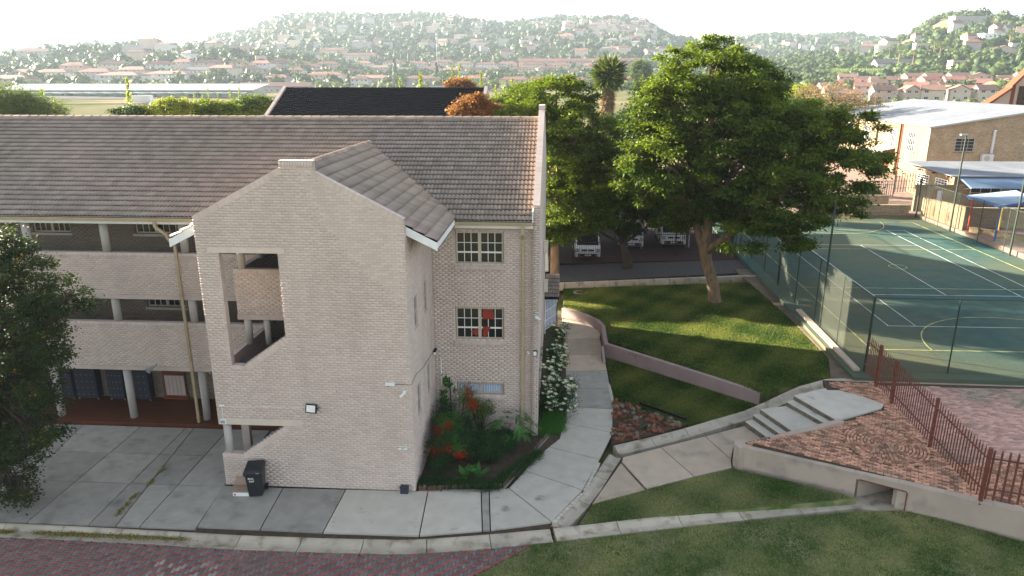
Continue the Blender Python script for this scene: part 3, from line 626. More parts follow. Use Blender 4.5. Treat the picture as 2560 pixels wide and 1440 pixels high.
for k in range(nseg):
    s0, s1 = L0*k/nseg+.004, L0*(k+1)/nseg-.004; a, b = wp(s0, -.02), wp(s1, -.02); a2, b2 = wp(s0, .25), wp(s1, .25)
    if k == 0: a2 = wp(.28, .25)
    MB().hexa([(a[0], a[1], ztop(s0)-.07), (b[0], b[1], ztop(s1)-.07), (b2[0], b2[1], ztop(s1)-.07), (a2[0], a2[1], ztop(s0)-.07), (a[0], a[1], ztop(s0)), (b[0], b[1], ztop(s1)), (b2[0], b2[1], ztop(s1)), (a2[0], a2[1], ztop(s0))], float(rng.random())).build('coping', M['greige'], rw)
MB().prism([(*wp(-.03, -.03), .938), (*wp(.6, -.025), .94), (*wp(.6, .24), .94), (*wp(.15, .55), .95), (*wp(-.12, .35), .945)], 0, 1.3).build('wall_corner', M['greige'], rw)
# return wall beside the steps
r0 = wp(0, -.02); r1 = G(2099, 1048, 1.2)[:2]; rd = (r1-r0)/np.linalg.norm(r1-r0); rn = np.array([rd[1], -rd[0]])
m = MB(); q0 = r0+rn*.24; q1 = r1+rn*.24
m.hexa([(r0[0], r0[1], -.3), (q0[0], q0[1], -.3), (q1[0], q1[1], .0), (r1[0], r1[1], .0), (r0[0], r0[1], .945), (q0[0], q0[1], .945), (q1[0], q1[1], 1.22), (r1[0], r1[1], 1.22)])
fix_normals(m.build('return_wall', M['greige'], rw))
pm = MB(); a = wp(sA+.1, -.03); b = wp(sB+.25, -.03)     # drain pipe on the wall
pm.path([(a[0], a[1], .74), (b[0], b[1], .70), (b[0]+.03, b[1]-.02, .64), (b[0]+.03, b[1]-.02, .02)], .018, 8); pm.build('drain_pipe', M['pali'], rw)
# ------------------------------------------------------------------ court
xl, xr, yn, yf = -9.25, 9.3, -18.6, 17.2
ct = empty('sports_court', (0, 0, 0)); ct['kind'] = 'structure'; ct['label'] = 'green hard court with white tennis and yellow netball lines'
m = MB(); m.prism([CT(xl-.4, yn), CT(xr, yn), CT(xr, yf), CT(xl-.4, yf)], 0, .35); m.build('court_surface', M['court'], ct)
def cline(a, b, w, mt, dz=.006):
    a = np.array(a, float); b = np.array(b, float); d = (b-a)/np.linalg.norm(b-a); n_ = np.array([-d[1], d[0]])*w/2
    P = [CT(*(a-n_), dz), CT(*(b-n_), dz), CT(*(b+n_), dz), CT(*(a+n_), dz)]
    MB().prism(P, 0, .003).build('line', mt, ct)
W_, Yw = M['cwhite'], M['cyellow']; e_ = .03
for y_ in (-11.885, 11.885): cline((-5.485-e_, y_), (5.485+e_, y_), .055, W_, .007)
for x_ in (-5.485, 5.485, -4.115, 4.115): cline((x_, -11.885), (x_, 11.885), .05, W_, .011)
for y_ in (-6.4, 6.4): cline((-4.115, y_), (4.115, y_), .05, W_, .015)
cline((0, -6.4), (0, 6.4), .05, W_, .019)
for y_ in (-15.25, 15.25): cline((-7.625-e_, y_), (7.625+e_, y_), .06, Yw, .006)
for x_ in (-7.625, 7.625): cline((x_, -15.25), (x_, 15.25), .06, Yw, .010)
for y_ in (-5.083, 5.083): cline((-7.625, y_), (7.625, y_), .05, Yw, .023)
def arc(cx, cy, r, a0, a1, n, mt, dz, w=.06):
    m = MB(); P = []
    for k in range(n+1):
        a = a0+(a1-a0)*k/n; P += [CT(cx+(r-w/2)*cos(a), cy+(r-w/2)*sin(a), dz), CT(cx+(r+w/2)*cos(a), cy+(r+w/2)*sin(a), dz)]
    m.poly(P, [(2*k, 2*k+1, 2*k+3, 2*k+2) for k in range(n)]); m.build('line', mt, ct)
arc(0, -15.25, 4.9, 0, pi, 48, Yw, .027); arc(0, 15.25, 4.9, pi, 2*pi, 48, Yw, .027); arc(0, 0, .55, 0, 2*pi, 32, Yw, .031, .05)
# kerb and channel along the court
m = MB()
kb = [CT(xl-.15, yn+.7, .10), CT(xl+.12, yn+.7, .10), CT(xl+.12, yn+9.0, .10), CT(xl-.15, yn+9.0, .10)]
m.prism(kb, 0, .4); tag(m.build('court_kerb', M['conc_warm']), 'sunlit concrete kerb under the near left run of the court fence', kind='structure')
ch = [(1880, 695), (1922, 700), (1975, 760), (2040, 830), (2125, 925), (2170, 962), (2105, 952), (2085, 930), (2010, 860), (1945, 790)]
chw = [GF(x, y, lambda X_, Y_: zU(X_, Y_)) for x, y in ch]
zone('court_channel', [(p[0], p[1]) for p in chw], lambda x, y: zU(x, y)-.02, M['kerb'], .6, label='dirty cracked concrete channel between lawn and court fence')
zone('court_apron', [(12.2, 28.5), (29, 28.2), (29, 28.85), (12.3, 29.1)], 1.17, M['conc_warm'], .5, label='narrow concrete apron between plaza and court')
zone('verge', [(11.7, 28.6), (12.9, 28.6), (13.3, 29.3), (13.2, 37), (12.9, 47.5), (12.0, 47.5), (12.6, 37), (12.6, 31.5)], lambda x, y: 1.16, M['dirt'], .6, label='bare earth verge beside the court kerb')
# driveway behind the lawn
zD = lambda x, y: .42+.06*(max(x, 0)) if x < 12 else 1.14
zone('dark_driveway', [(-1.5, 45.8), (13.3, 46.8), (13.4, 50.3), (-1.5, 50.3)], zD, mat('dark_paving', (.06, .053, .05), (.045, .042, .042), .9, 4, bump=.8, bscale=12), .6, label='dark paved strip between the lawn and the parking fence')
zone('parking_yard', [(-6, 50.35), (13.4, 50.35), (13.6, 64), (28, 66), (28, 70), (-6, 70)], lambda x, y: zD(x, y)+.03*max(0, y-52)*.5, mat('red_paving', (.045, .017, .015), (.035, .017, .015), .9, 3, bump=.8, bscale=12), .6, label='red paved parking yard under the trees')
m = MB(); m.box(-1.5, 12.9, 45.55, 45.75, .2, .52); k_ = MB()
kk = empty('lawn_kerb', (0, 0, 0)); kk['kind'] = 'structure'; kk['label'] = 'concrete kerb along the far edge of the upper lawn'
for q in range(15):
    x0 = -1.4+q*.98; MB().hexa([(x0, 45.5, 0), (x0+.95, 45.5, 0), (x0+.95, 45.72, 0), (x0, 45.72, 0), (x0, 45.5, zD(x0, 0)+.07), (x0+.95, 45.5, zD(x0+.95, 0)+.07), (x0+.95, 45.72, zD(x0+.95, 0)+.07), (x0, 45.72, zD(x0, 0)+.07)], float(rng.random())).build('kerbstone', M['kerb'], kk)
# ================================================================== the school building
school = empty('school_building', (-8, 32, 0), 0, 'three storey painted brick school block with tiled roof and gabled stair tower', 'building')
school.matrix_world = Matrix.Identity(4); school.location = (0, 0, 0)
BR = {}            # loose bricks of the school, sorted out at the end
ALLB = []
CRS, BLEN, PRO = .086, .232, .010
def intervals(spans, z, holes):
    """allowed x intervals of one course"""
    segs = [spans(z)] if callable(spans) else [spans]
    segs = [s_ for s_ in segs if s_ and s_[1]-s_[0] > .02]
    for h in holes:
        hs = h(z)
        if not hs: continue
        out = []
        for a, b in segs:
            if hs[1] <= a or hs[0] >= b: out.append((a, b)); continue
            if hs[0] > a: out.append((a, hs[0]))
            if hs[1] < b: out.append((hs[1], b))
        segs = out
    return [s_ for s_ in segs if s_[1]-s_[0] > .015]
def rect(x0, x1, z0, z1): return lambda z: (x0, x1) if z0 < z < z1 else None
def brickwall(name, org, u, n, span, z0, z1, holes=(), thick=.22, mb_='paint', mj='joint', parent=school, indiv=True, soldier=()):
    """org: origin, u: unit along the wall, n: outward normal. Bricks proud of a mortar-coloured wall."""
    org, u, n = np.array(org, float), np.array(u, float), np.array(n, float); w = MB(); up = np.array([0, 0, 1.])
    rows_ = int(round((z1-z0)/CRS)); h = (z1-z0)/rows_; last = None; acc = []
    wall_segs = []
    for r in range(rows_):
        za = z0+r*h; zc = za+h/2; segs = intervals(span, zc, holes); key = tuple((round(a, 3), round(b, 3)) for a, b in segs)
        if wall_segs and wall_segs[-1][0] == key: wall_segs[-1][2] = za+h
        else: wall_segs.append([key, za, za+h])
        so = [s_ for s_ in soldier if s_[0] <= zc <= s_[1]]
        for a, b in segs:
            x = a
            off = (r % 2)*BLEN/2; k0 = math.floor((a-off)/BLEN)
            xs = off+k0*BLEN
            while xs < b:
                xa, xb = max(xs+.005, a+.001), min(xs+BLEN-.005, b-.001)
                if xb-xa > .012 and not any(s_[2] < (xa+xb)/2 < s_[3] for s_ in so):
                    acc.append((xa, xb, za+.005, za+h-.005))
                xs += BLEN
    for s_ in soldier:
        xx = s_[2]
        while xx < s_[3]-.02: acc.append((xx+.005, min(xx+.081, s_[3]), s_[0]+.004, s_[1]-.004)); xx += .086
    for key, za, zb in wall_segs:
        for a, b in key:
            p = org+u*a; q = org+u*b; t = -n*thick
            w.hexa([p+up*za, q+up*za, q+t+up*za, p+t+up*za, p+up*zb, q+up*zb, q+t+up*zb, p+t+up*zb])
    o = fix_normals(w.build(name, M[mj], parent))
    for xa, xb, za, zb in acc:
        c = org+u*(xa+xb)/2+up*(za+zb)/2
        ALLB.append((c, u, n, xb-xa, zb-za, mb_, o, indiv and abs(xb-xa-(BLEN-.01)) < .002 and parent is school))
    return o
def emit_bricks(limit=300, thingname='school'):
    items = sorted(ALLB, key=lambda b: (not b[7], float(b[0][0]**2+b[0][1]**2+(b[0][2]-CZ)**2)))
    cache = {}; used = 0; rest = {}
    for c, u, n, L_, h, mk, par, ok in items:
        if ok and used < limit:
            ax = abs(u[0]) > .5; tn = round(float(rng.random())*4)/4; key = (round(L_, 3), round(h, 3), ax, mk, tn)
            if key not in cache:
                me = boxmesh('brick', L_ if ax else PRO*2, PRO*2 if ax else L_, h, M[mk], .003); a = me.attributes.new('tint', 'FLOAT', 'POINT'); a.data.foreach_set('value', [tn]*len(me.vertices)); cache[key] = me
            put('brick', cache[key], par, loc=tuple(c)); used += 1
        else: rest.setdefault((par.name, mk), []).append((c, u, n, L_, h))
    for (pn, mk), R_ in rest.items():
        c = np.array([r[0] for r in R_]); u = np.array([r[1] for r in R_]); n = np.array([r[2] for r in R_]); L_ = np.array([r[3] for r in R_])[:, None]; h = np.array([r[4] for r in R_])[:, None]
        up = np.array([[0, 0, 1.]]); V = []; pj = (PRO+rng.uniform(-.003, .003, len(c)))[:, None]
        for q, s1 in ((-PRO*.3, 1), (1, .0)):
            for a, b in ((-1, -1), (1, -1), (1, 1), (-1, 1)):
                ins = 0 if s1 else .003
                V.append(c+u*a*(L_/2-ins)+up*b*(h/2-ins)+(n*(-PRO*.3) if s1 else n*pj))
        V = np.stack(V, 1).reshape(-1, 3); b = (np.arange(len(c))*8)[:, None]
        F = np.concatenate([b+np.array([[4, 5, 6, 7]])]+[b+np.array([[k, (k+1) % 4, 4+(k+1) % 4, 4+k]]) for k in range(4)])
        o = put('bricks', mesh_np('bricks', V, F, M[mk], tint=np.repeat(rng.random(len(c)), 8)), bpy.data.objects[pn]); fix_normals(o); o['kind'] = 'stuff'
    ALLB.clear()
# ---- stair tower, front wall
TL, TR_, TY = -11.33, -4.68, 21.16
RK = .526; ZS = 9.33; STL, STR = -8.42, -7.38
def tower_span(z):
    if z < ZS: return (TL, TR_)
    a = TL+(z-ZS)/RK; b = TR_-(z-ZS)/RK
    if a > STL: a = STL
    if b < STR: b = STR
    return (a, b) if z < 11.15 else None
def hole_up(z):
    if 4.48 < z < 8.30:
        r = -8.72
        if z < 5.53: r = -10.2+(z-4.48)/(5.53-4.48)*(10.2-8.72)
        return (-10.62, r)
def hole_lo(z):
    if 1.22 < z < 2.34:
        r = -10.6+(z-1.22)/(2.34-1.22)*1.6
        return (TL-.1, r)
tower = brickwall('stair_tower_wall', (0, TY, 0), (1, 0, 0), (0, -1, 0), tower_span, 0, 11.16, [hole_up, hole_lo], .23,
    soldier=[(10.96, 11.15, STL, STR)])
# lintels
for x0, x1, z0, z1 in ((-10.97, -8.5, 8.30, 8.46), (-11.13, -8.43, 2.34, 2.56)):
    MB().box(x0, x1, TY-.02, TY+.2, z0, z1).build('lintel', M['lintel'], school)
# rake coping bricks
def rake(x0, z0, x1, z1, y0, y1, name='coping_brick', n=None, mt='paint', ins=0):
    L_ = sqrt((x1-x0)**2+(z1-z0)**2); k = int(L_/.088); d = np.array([x1-x0, 0, z1-z0])/L_; up = np.array([-d[2], 0, d[0]]) if d[0] > 0 else np.array([d[2], 0, -d[0]])
    for i in range(k):
        c = np.array([x0, 0, z0])+d*(i+.5)*L_/k; a = c-d*(L_/k/2-.004); b = c+d*(L_/k/2-.004); lo = -up*.17; hi = up*.02
        MB().hexa([(a[0]+lo[0], y0, a[2]+lo[2]), (b[0]+lo[0], y0, b[2]+lo[2]), (b[0]+lo[0], y1, b[2]+lo[2]), (a[0]+lo[0], y1, a[2]+lo[2]), (a[0]+hi[0], y0, a[2]+hi[2]), (b[0]+hi[0], y0, b[2]+hi[2]), (b[0]+hi[0], y1, b[2]+hi[2]), (a[0]+hi[0], y1, a[2]+hi[2])], float(rng.random())).build(name, M[mt], tower)
rake(TL, ZS+.09, STL, ZS+.09+(STL-TL)*RK, TY-.016, TY+.24)
rake(TR_, ZS+.09, STR, ZS+.09+(TR_-STR)*RK, TY-.016, TY+.24)
MB().box(STL-.01, STR+.01, TY-.016, TY+.24, 11.155, 11.185).build('coping', M['paint'], tower)
# soldier courses round the sloping sills
for (x0, z0, x1, z1) in ((-10.2, 4.44, -8.72, 5.49), (-10.6, 1.18, -9.0, 2.30)):
    rake(x0, z0, x1, z1, TY-.013, TY+.22)
for x0, x1, z in ((-10.62, -10.2, 4.47), (TL+.02, -10.6, 1.21)):
    k = int((x1-x0)/.086)
    for i in range(k): MB().box(x0+i*.086+.004, x0+(i+1)*.086-.004, TY-.012, TY+.225, z-.1, z+.012, float(rng.random())).build('sill_brick', M['paint'], tower)
# tower side wall (faces right)
NW = [(22.13, 22.68, 5.53, 6.64), (23.95, 24.48, 5.52, 6.62), (22.16, 22.70, 2.33, 3.43), (24.03, 24.55, 2.32, 3.42)]
side_w = brickwall('stair_tower_side', (TR_, 0, 0), (0, 1, 0), (1, 0, 0), (TY+.002, 25.6), 0, 9.02, [rect(a, b, z0, z1) for a, b, z0, z1 in NW], .23, indiv=True)
for a, b, z0, z1 in NW:
    f = MB(); x = TR_-.06
    f.box(x, x+.04, a, a+.04, z0, z1); f.box(x, x+.04, b-.04, b, z0, z1); f.box(x, x+.04, a+.04, b-.04, z0, z0+.04); f.box(x, x+.04, a+.04, b-.04, z1-.04, z1)
    f.box(x-.003, x+.043, a+.04, b-.04, (z0+z1)/2-.025, (z0+z1)/2+.025); fo = f.build('window', M['frame'], school)
    for za, zb in ((z0+.04, (z0+z1)/2-.025), ((z0+z1)/2+.025, z1-.04)): MB().box(x+.012, x+.02, a+.04, b-.04, za, zb).build('pane', M['glass2'], fo)
    MB().box(TR_-.02, TR_+.05, a-.03, b+.03, z0-.07, z0-.003).build('sill', M['paint'], school)
# tower far-left inner side and the balustrade walls inside
brickwall('stair_tower_back_side', (TL, 0, 0), (0, -1, 0), (-1, 0, 0), (-25.5, -21.4), 8.3, 8.98, (), .22, indiv=False)
for z0, z1 in ((2.47, 4.34), (5.47, 7.15)):
    if z0 > 5:
        brickwall('landing_wall', (0, 23.47, 0), (1, 0, 0), (0, -1, 0), (TL, -7.4), z0, z1, (), .22, mb_='paint', mj='joint', indiv=True, soldier=[(z1-.20, z1, TL, -7.4)])
        MB().box(TL-.02, -7.4, 23.45, 23.75, z0-.19, z0).build('landing_edge', M['slab'], school)
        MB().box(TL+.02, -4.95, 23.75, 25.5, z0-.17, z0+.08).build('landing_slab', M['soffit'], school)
    else: MB().box(TL+.2, -4.95, 21.45, 25.5, 3.05, 3.2).build('landing_slab', M['vblack'], school)  # black slab: stairwell shade put into the colour
    # side balustrade running back to the corridor
    MB().box(TL, TL+.2, 21.42 if z0 < 5 else 23.72, 25.5, z0-.15, z1-.02).build('side_balustrade', M['slab'], school)
    for y in (23.6, 25.2): MB().tube((TL+.28, y, z1-.02), (TL+.28, y, z1+1.2), .13, n=16).build('column', M['column'], school, smooth=True)
MB().tube((-10.35, 23.6, 4.32), (-10.35, 23.6, 5.30), .11, n=16).build('column', M['column'], school, smooth=True)
for (x, y) in ((-11.14, 21.36),): MB().tube((x, y, 1.2), (x, y, 2.36), .135, n=20).build('column', M['column'], school, smooth=True)
MB().box(-11.12, -10.85, 22.3, 22.5, 0, 2.36).build('pillar', M['slab'], school)
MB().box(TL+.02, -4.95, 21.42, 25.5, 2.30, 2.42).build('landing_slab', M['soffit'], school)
MB().box(-8.6, -8.45, 21.42, 23.4, 0, 9.3).build('stair_core_wall', M['soffit'], school)
def stair(x0, z0, x1, z1, y0, y1, n=9):
    for i in range(n):
        a = x0+(x1-x0)*i/n; b = x0+(x1-x0)*(i+1)/n; z = z0+(z1-z0)*(i+1)/n
        MB().box(min(a, b), max(a, b), y0, y1, z-.3, z).build('stair_tread', M['floor'], school)
stair(-10.4, 3.35, -8.65, 4.75, 21.45, 22.4); stair(-10.4, .15, -8.65, 1.6, 21.45, 22.4)
MB().box(TL+.2, -10.4, 21.42, 23.4, 3.15, 3.36).build('landing_slab', M['vblack'], school)  # painted black for the shade inside the stairwell
MB().box(-10.6, -9.8, 21.5, 21.9, 4.2, 4.42).build('planter_box', mat('navy_box', (.02, .025, .05)), school)
# ---- main block
MY = 25.55; XW = -58.0; XE = -.63
EW = [(-3.76, -1.97, 6.90, 8.14), (-3.82, -1.97, 3.91, 5.20), (-3.82, -1.98, 1.62, 2.10)]
ew = brickwall('east_wing_front', (0, MY+.03, 0), (1, 0, 0), (0, -1, 0), (TR_, XE), 0, 8.4, [rect(a, b, z0, z1) for a, b, z0, z1 in EW], .23,
    soldier=[(5.20, 5.32, -3.9, -1.9), (2.10, 2.22, -3.9, -1.9)])
def window(x0, x1, z0, z1, y, rowsz, parent=school, frame='frame', pane='glass', curtain=False, ncol=3):
    f = MB(); t = .05; xm = (x0+x1)/2
    f.box(x0, x0+t, y, y+.06, z0, z1); f.box(x1-t, x1, y, y+.06, z0, z1); f.box(x0+t, x1-t, y, y+.06, z0, z0+t); f.box(x0+t, x1-t, y, y+.06, z1-t, z1)
    f.box(xm-.06, xm+.06, y-.01, y+.07, z0+t, z1-t); zs_ = [z0+t]+[z0+t+(z1-z0-2*t)*r for r in rowsz]+[z1-t]
    fo = f.build('window', M[frame], parent); bars = MB()
    for (a, b) in ((x0+t, xm-.06), (xm+.06, x1-t)):
        for k in range(1, ncol): xx = a+(b-a)*k/ncol; bars.box(xx-.012, xx+.012, y+.004, y+.05, z0+t, z1-t)
        for i_, zz_ in enumerate(zs_[1:-1]): hw = .03 if (i_ == 0 and len(rowsz) > 1) else .012; bars.box(a, b, y+.002, y+.052, zz_-hw, zz_+hw)
        for k in range(ncol):
            for i_ in range(len(zs_)-1):
                MB().box(a+(b-a)*k/ncol+.012, a+(b-a)*(k+1)/ncol-.012, y+.022, y+.028, zs_[i_]+.012, zs_[i_+1]-.012).build('pane', M[pane], fo)
    bars.build('glazing_bars', M['white'] if frame == 'frame' else M[frame], fo)
    if curtain:
        for a, b in ((x0+t+.01, xm-.07), (xm+.07, x1-t-.01)):
            V = []; n = 40
            for k in range(n+1):
                xx = a+(b-a)*k/n; V += [(xx, y+.005+.010*sin(k*1.3), z0+t+.01), (xx, y+.005+.010*sin(k*1.3+.4), z1-t-.01)]
            MB().poly(V, [(2*k, 2*k+2, 2*k+3, 2*k+1) for k in range(n)]).build('curtain', M['curtain'], fo)
    return fo
def sill_bricks(x0, x1, z, y, d=.09, parent=school, par=None):
    n = int((x1-x0)/.086)
    for i in range(n):
        a = x0+(x1-x0)*i/n; b = x0+(x1-x0)*(i+1)/n
        MB().hexa([(a+.004, y-d, z-.19), (b-.004, y-d, z-.19), (b-.004, y+.02, z-.13), (a+.004, y+.02, z-.13), (a+.004, y-d, z-.10), (b-.004, y-d, z-.10), (b-.004, y+.06, z-.01), (a+.004, y+.06, z-.01)], float(rng.random())).build('sill_brick', M['paint'], par or ew)
for i_, (a, b, z0, z1) in enumerate(EW):
    window(a+.02, b-.02, z0+.02, z1-.02, MY+.12, (.34, .67) if i_ < 2 else (), curtain=(i_ == 2), pane='glass')
    sill_bricks(a-.03, b+.03, z0+.01, MY+.03)
# dark rooms behind, with red cloth hanging in the middle window
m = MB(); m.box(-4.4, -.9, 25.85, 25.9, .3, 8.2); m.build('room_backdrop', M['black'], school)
for q in ([(-2.78, 25.662, 4.72), (-2.33, 25.664, 4.72), (-2.40, 25.664, 5.12), (-2.78, 25.662, 5.12)], [(-2.78, 25.662, 4.03), (-2.66, 25.662, 3.98), (-2.48, 25.664, 4.42), (-2.78, 25.662, 4.42)], [(-3.25, 25.662, 4.20), (-3.02, 25.662, 4.02), (-2.96, 25.662, 4.14), (-2.99, 25.664, 4.36)]):
    MB().extr(q, (0, .02, 0)).build('red_cloth', M['redcloth'], school)
# parapets of the two corridors
for z0, z1 in ((2.47, 4.34), (5.47, 7.15)):
    brickwall('corridor_parapet', (0, MY, 0), (1, 0, 0), (0, -1, 0), (-30, TL+.0), z0+.0, z1, (), .22, soldier=[(z1-.20, z1, -30, TL)], indiv=True)
    MB().box(XW, TL+3.5, MY-.02, MY+.28, z0-.17, z0).build('corridor_beam', M['slab'], school)
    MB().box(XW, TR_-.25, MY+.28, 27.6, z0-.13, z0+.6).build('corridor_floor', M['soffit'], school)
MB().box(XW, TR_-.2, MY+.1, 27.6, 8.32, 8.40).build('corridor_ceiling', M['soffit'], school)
# back wall of the corridors with doors and windows
CW = [(-21.62, -20.0, 7.45, 8.25), (-17.25, -15.5, 7.45, 8.25), (-21.4, -19.9, 4.3, 5.2), (-17.2, -15.5, 4.3, 5.2), (-13.2, -11.6, 7.45, 8.25)]
MB().box(XW, -30.01, 25.6, 25.8, 0, 8.3).build('wall_beyond', M['paint'], school)
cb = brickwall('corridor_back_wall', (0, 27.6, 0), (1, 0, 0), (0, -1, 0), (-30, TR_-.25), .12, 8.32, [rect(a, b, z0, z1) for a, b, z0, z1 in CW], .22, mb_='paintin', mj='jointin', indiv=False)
for a, b, z0, z1 in CW: window(a+.02, b-.02, z0+.02, z1-.02, 27.66, (.5,)); MB().box(a-.06, b+.06, 27.52, 27.66, z0-.09, z0).build('sill', M['frame'], school)
MB().box(-18.9, -18.0, 27.50, 27.59, 8.0, 8.24).build('vent', M['cream'], school)
vent_p = GY(24, 563, 27.5); MB().box(-23.3, -22.6, 27.48, 27.59, 7.85, 8.12).build('vent', M['cream'], school)
# ground corridor: red floor, step, columns, lockers, glazed door
MB().box(XW, TL+.2, 25.22, 27.6, -.05, .12).build('corridor_step', M['floor'], school)
MB().box(TL+.2, TR_-.25, 25.24, 27.6, -.05, .117).build('corridor_step', M['floor'], school)
for cx in (-26.7, -23.55, -20.44, -17.32, -14.2, -11.1, -8.0):
    for z0, z1 in ((.11, 2.31), (4.33, 5.31), (7.14, 8.33)):
        x = cx if z0 < 1 else cx
        MB().tube((x, MY+.17, z0), (x, MY+.17, z1), .15 if z0 < 7 else .15, n=20).build('column', M['column'], school, smooth=True)
dr = MB().box(-16.98, -15.95, 27.50, 27.56, .22, 1.42).build('glazed_door', M['pali'], school)
for k in range(5): MB().box(-16.88+k*.175, -16.88+k*.175+.16, 27.485, 27.499, .30, 1.22).build('panel', M['slab'], dr)
MB().box(-17.02, -15.91, 27.44, 27.62, .12, .215).build('door_step', M['rusttop'], school)
# lockers
kinds = ['nearest the tree', 'second from the tree', 'third from the tree', 'nearest the glazed door']
M['locker'] = mat('locker_blue', (.035, .037, .055), rough=.45)
for q, (x0, x1) in enumerate(((-22.0, -20.9), (-20.75, -19.8), (-19.3, -18.6), (-18.45, -17.45))):
    t = empty('locker_bank', ((x0+x1)/2, 27.2, .12), 0, 'dark blue locker cabinet in the ground corridor, '+kinds[q], 'locker', 'locker banks in the ground corridor')
    w_ = (x1-x0)/2; MB().box(-w_, w_, 0, .38, .08, 1.95).build('cabinet', M['locker'], t)
    for c_ in range(4):
        for r_ in range(6):
            xa = -w_+.02+c_*(2*w_-.04)/4
            dd = MB().box(xa+.008, xa+(2*w_-.04)/4-.008, -.012, -.001, .12+r_*.3, .12+r_*.3+.28).build('locker_door', M['locker'], t)
            MB().box(xa+.05, xa+.10, -.018, -.013, .25+r_*.3, .27+r_*.3).build('handle', M['metal'], dd)
    for xa in (-w_+.03, w_-.07): MB().box(xa, xa+.04, .02, .06, 0, .08).build('foot', M['metal'], t)
# east gable end wall
def gtop(y):
    zr = 11.93-abs(y-32.1)*.467
    return zr+.50 if abs(y-32.1) > .45 else 12.45
EY0, EY1 = 25.35, 38.85
gw_ = MB(); ys_ = [EY0, 31.62, 31.66, 32.54, 32.58, EY1]
top = [9.15, gtop(31.6), 12.42, 12.42, gtop(31.6), 9.15]
pts = [(XE-.012, EY0, 0), (XE-.012, EY1, 0)]+[(XE-.012, y, z) for y, z in zip(ys_[::-1], top[::-1])]
gw_.extr(pts, (-.22, 0, 0)); gable = fix_normals(gw_.build('gable_end_wall', M['paint'], school))
m = MB(); m.box(XE-.06, XE, EY0, EY0+.25, 0, 9.14); m.box(XE-.03, XE+.0, EY0+.5, EY1, 2.35, 2.5); m.box(XE-.03, XE, EY0+.5, EY1, 5.4, 5.55); m.build('plaster_band', M['slab'], gable)
L_ = sqrt((31.6-EY0)**2+(gtop(31.6)-9.15)**2); n = int(L_/.088)
for sgn in (0, 1):
    for i in range(n):
        f0, f1 = (i+.04)/n, (i+.96)/n; ya, yb_ = EY0+(31.6-EY0)*f0, EY0+(31.6-EY0)*f1; za, zb = 9.15+(gtop(31.6)-9.15)*f0, 9.15+(gtop(31.6)-9.15)*f1
        if sgn: ya, yb_, za, zb = 64.2-yb_, 64.2-ya, zb, za
        if sgn and i % 2: continue
        MB().hexa([(XE-.25, ya, za-.02), (XE+.0, ya, za-.02), (XE+.0, yb_, zb-.02), (XE-.25, yb_, zb-.02), (XE-.25, ya, za+.03), (XE+.0, ya, za+.03), (XE+.0, yb_, zb+.03), (XE-.25, yb_, zb+.03)], float(rng.random())).build('coping_brick', M['paint'], gable)
for z, n_ in ((12.28, 2), (12.36, 1)):
    MB().box(XE-.255, XE+.005, 31.62, 32.58, z, z+.08).build('coping_brick', M['paint'], gable)
brickwall('gable_front_return', (0, EY0, 0), (1, 0, 0), (0, -1, 0), (XE-.23, XE-.001), 8.35, 9.14, (), .1)
brickwall('gable_front_pier', (0, EY0, 0), (1, 0, 0), (0, -1, 0), (XE-.23, XE-.001), 0, 8.35, (), .16)
# back and far walls
MB().box(XW, XE-.24, 38.5, 38.72, 0, 8.4).build('rear_wall', M['paint'], school)
MB().box(XW-.01, XW+.2, 25.6, 38.6, 0, 8.4).build('far_side_wall', M['paint'], school)
# ---- tiled roofs
def tilemesh(tw, tl, mt, tn, waves=2, hh=.050):
    V = []; n = 12; wv = lambda k: hh*(.5-.5*cos(2*pi*waves*k/n))**.75
    for s_, z_ in ((0, .050), (tl*1.08, .002)):
        for k in range(n+1): V.append((tw*k/n, s_, z_+wv(k)))
    for k in range(n+1): V.append((tw*k/n, .045, .012+wv(k)))
    F = [(k, k+1, n+2+k, n+1+k) for k in range(n)]+[(2*n+2+k, 2*n+3+k, k+1, k) for k in range(n)]
    return np.array(V), np.array(F)
def tileroof(parent, O, u, s, ncol, nrow, tw, tl, mt, keep, limit, altmat=None, waves=2, name='roof_tile'):
    O, u, s = map(lambda v: np.array(v, float), (O, u, s)); nn = np.cross(u, s); nn /= np.linalg.norm(nn)
    V, F = tilemesh(tw, tl, mt, 0, waves, .018 if mt is M['darktile'] else .05); pts = []
    for r in range(nrow):
        for c in range(ncol):
            p = O+u*c*tw+s*r*tl
            if keep(p+u*tw/2+s*tl/2): pts.append((p+nn*rng.uniform(-.003, .003), rng.random(), rng.normal(0, .006)))
    pts.sort(key=lambda q: q[0][0]**2+q[0][1]**2+(q[0][2]-CZ)**2); cache = {}
    for p, tn, a in pts[:limit]:
        k = int(tn*6); mm = (altmat(p) if altmat else None) or mt
        if (k, mm.name) not in cache: cache[(k, mm.name)] = mesh_np(name, V, F, mm, smooth=False, tint=np.full(len(V), k/6))
        mw = Matrix(((u[0], s[0], nn[0], p[0]), (u[1], s[1], nn[1], p[1]), (u[2], s[2], nn[2], p[2]), (0, 0, 0, 1)))
        put(name, cache[(k, mm.name)], parent, mw @ Matrix.Rotation(a, 4, 'Z'))
    R_ = pts[limit:]
    if R_:
        P = np.array([q[0] for q in R_]); B = np.array([u, s, nn]); W = (V @ B)[None]+P[:, None]; b = (np.arange(len(P))*len(V))[:, None, None]
        o = put(name+'s', mesh_np(name+'s', W.reshape(-1, 3), (F[None]+b).reshape(-1, 4), mt, tint=np.repeat([q[1] for q in R_], len(V))), parent); o['kind'] = 'stuff'
    return len(pts)
roof = bpy.data.objects.new('roof', None); COL.objects.link(roof); roof.parent = school
SL = .467; EYE, EZE = 25.18, 8.60; RY, RZ = 32.1, 8.60+(32.1-25.18)*.467
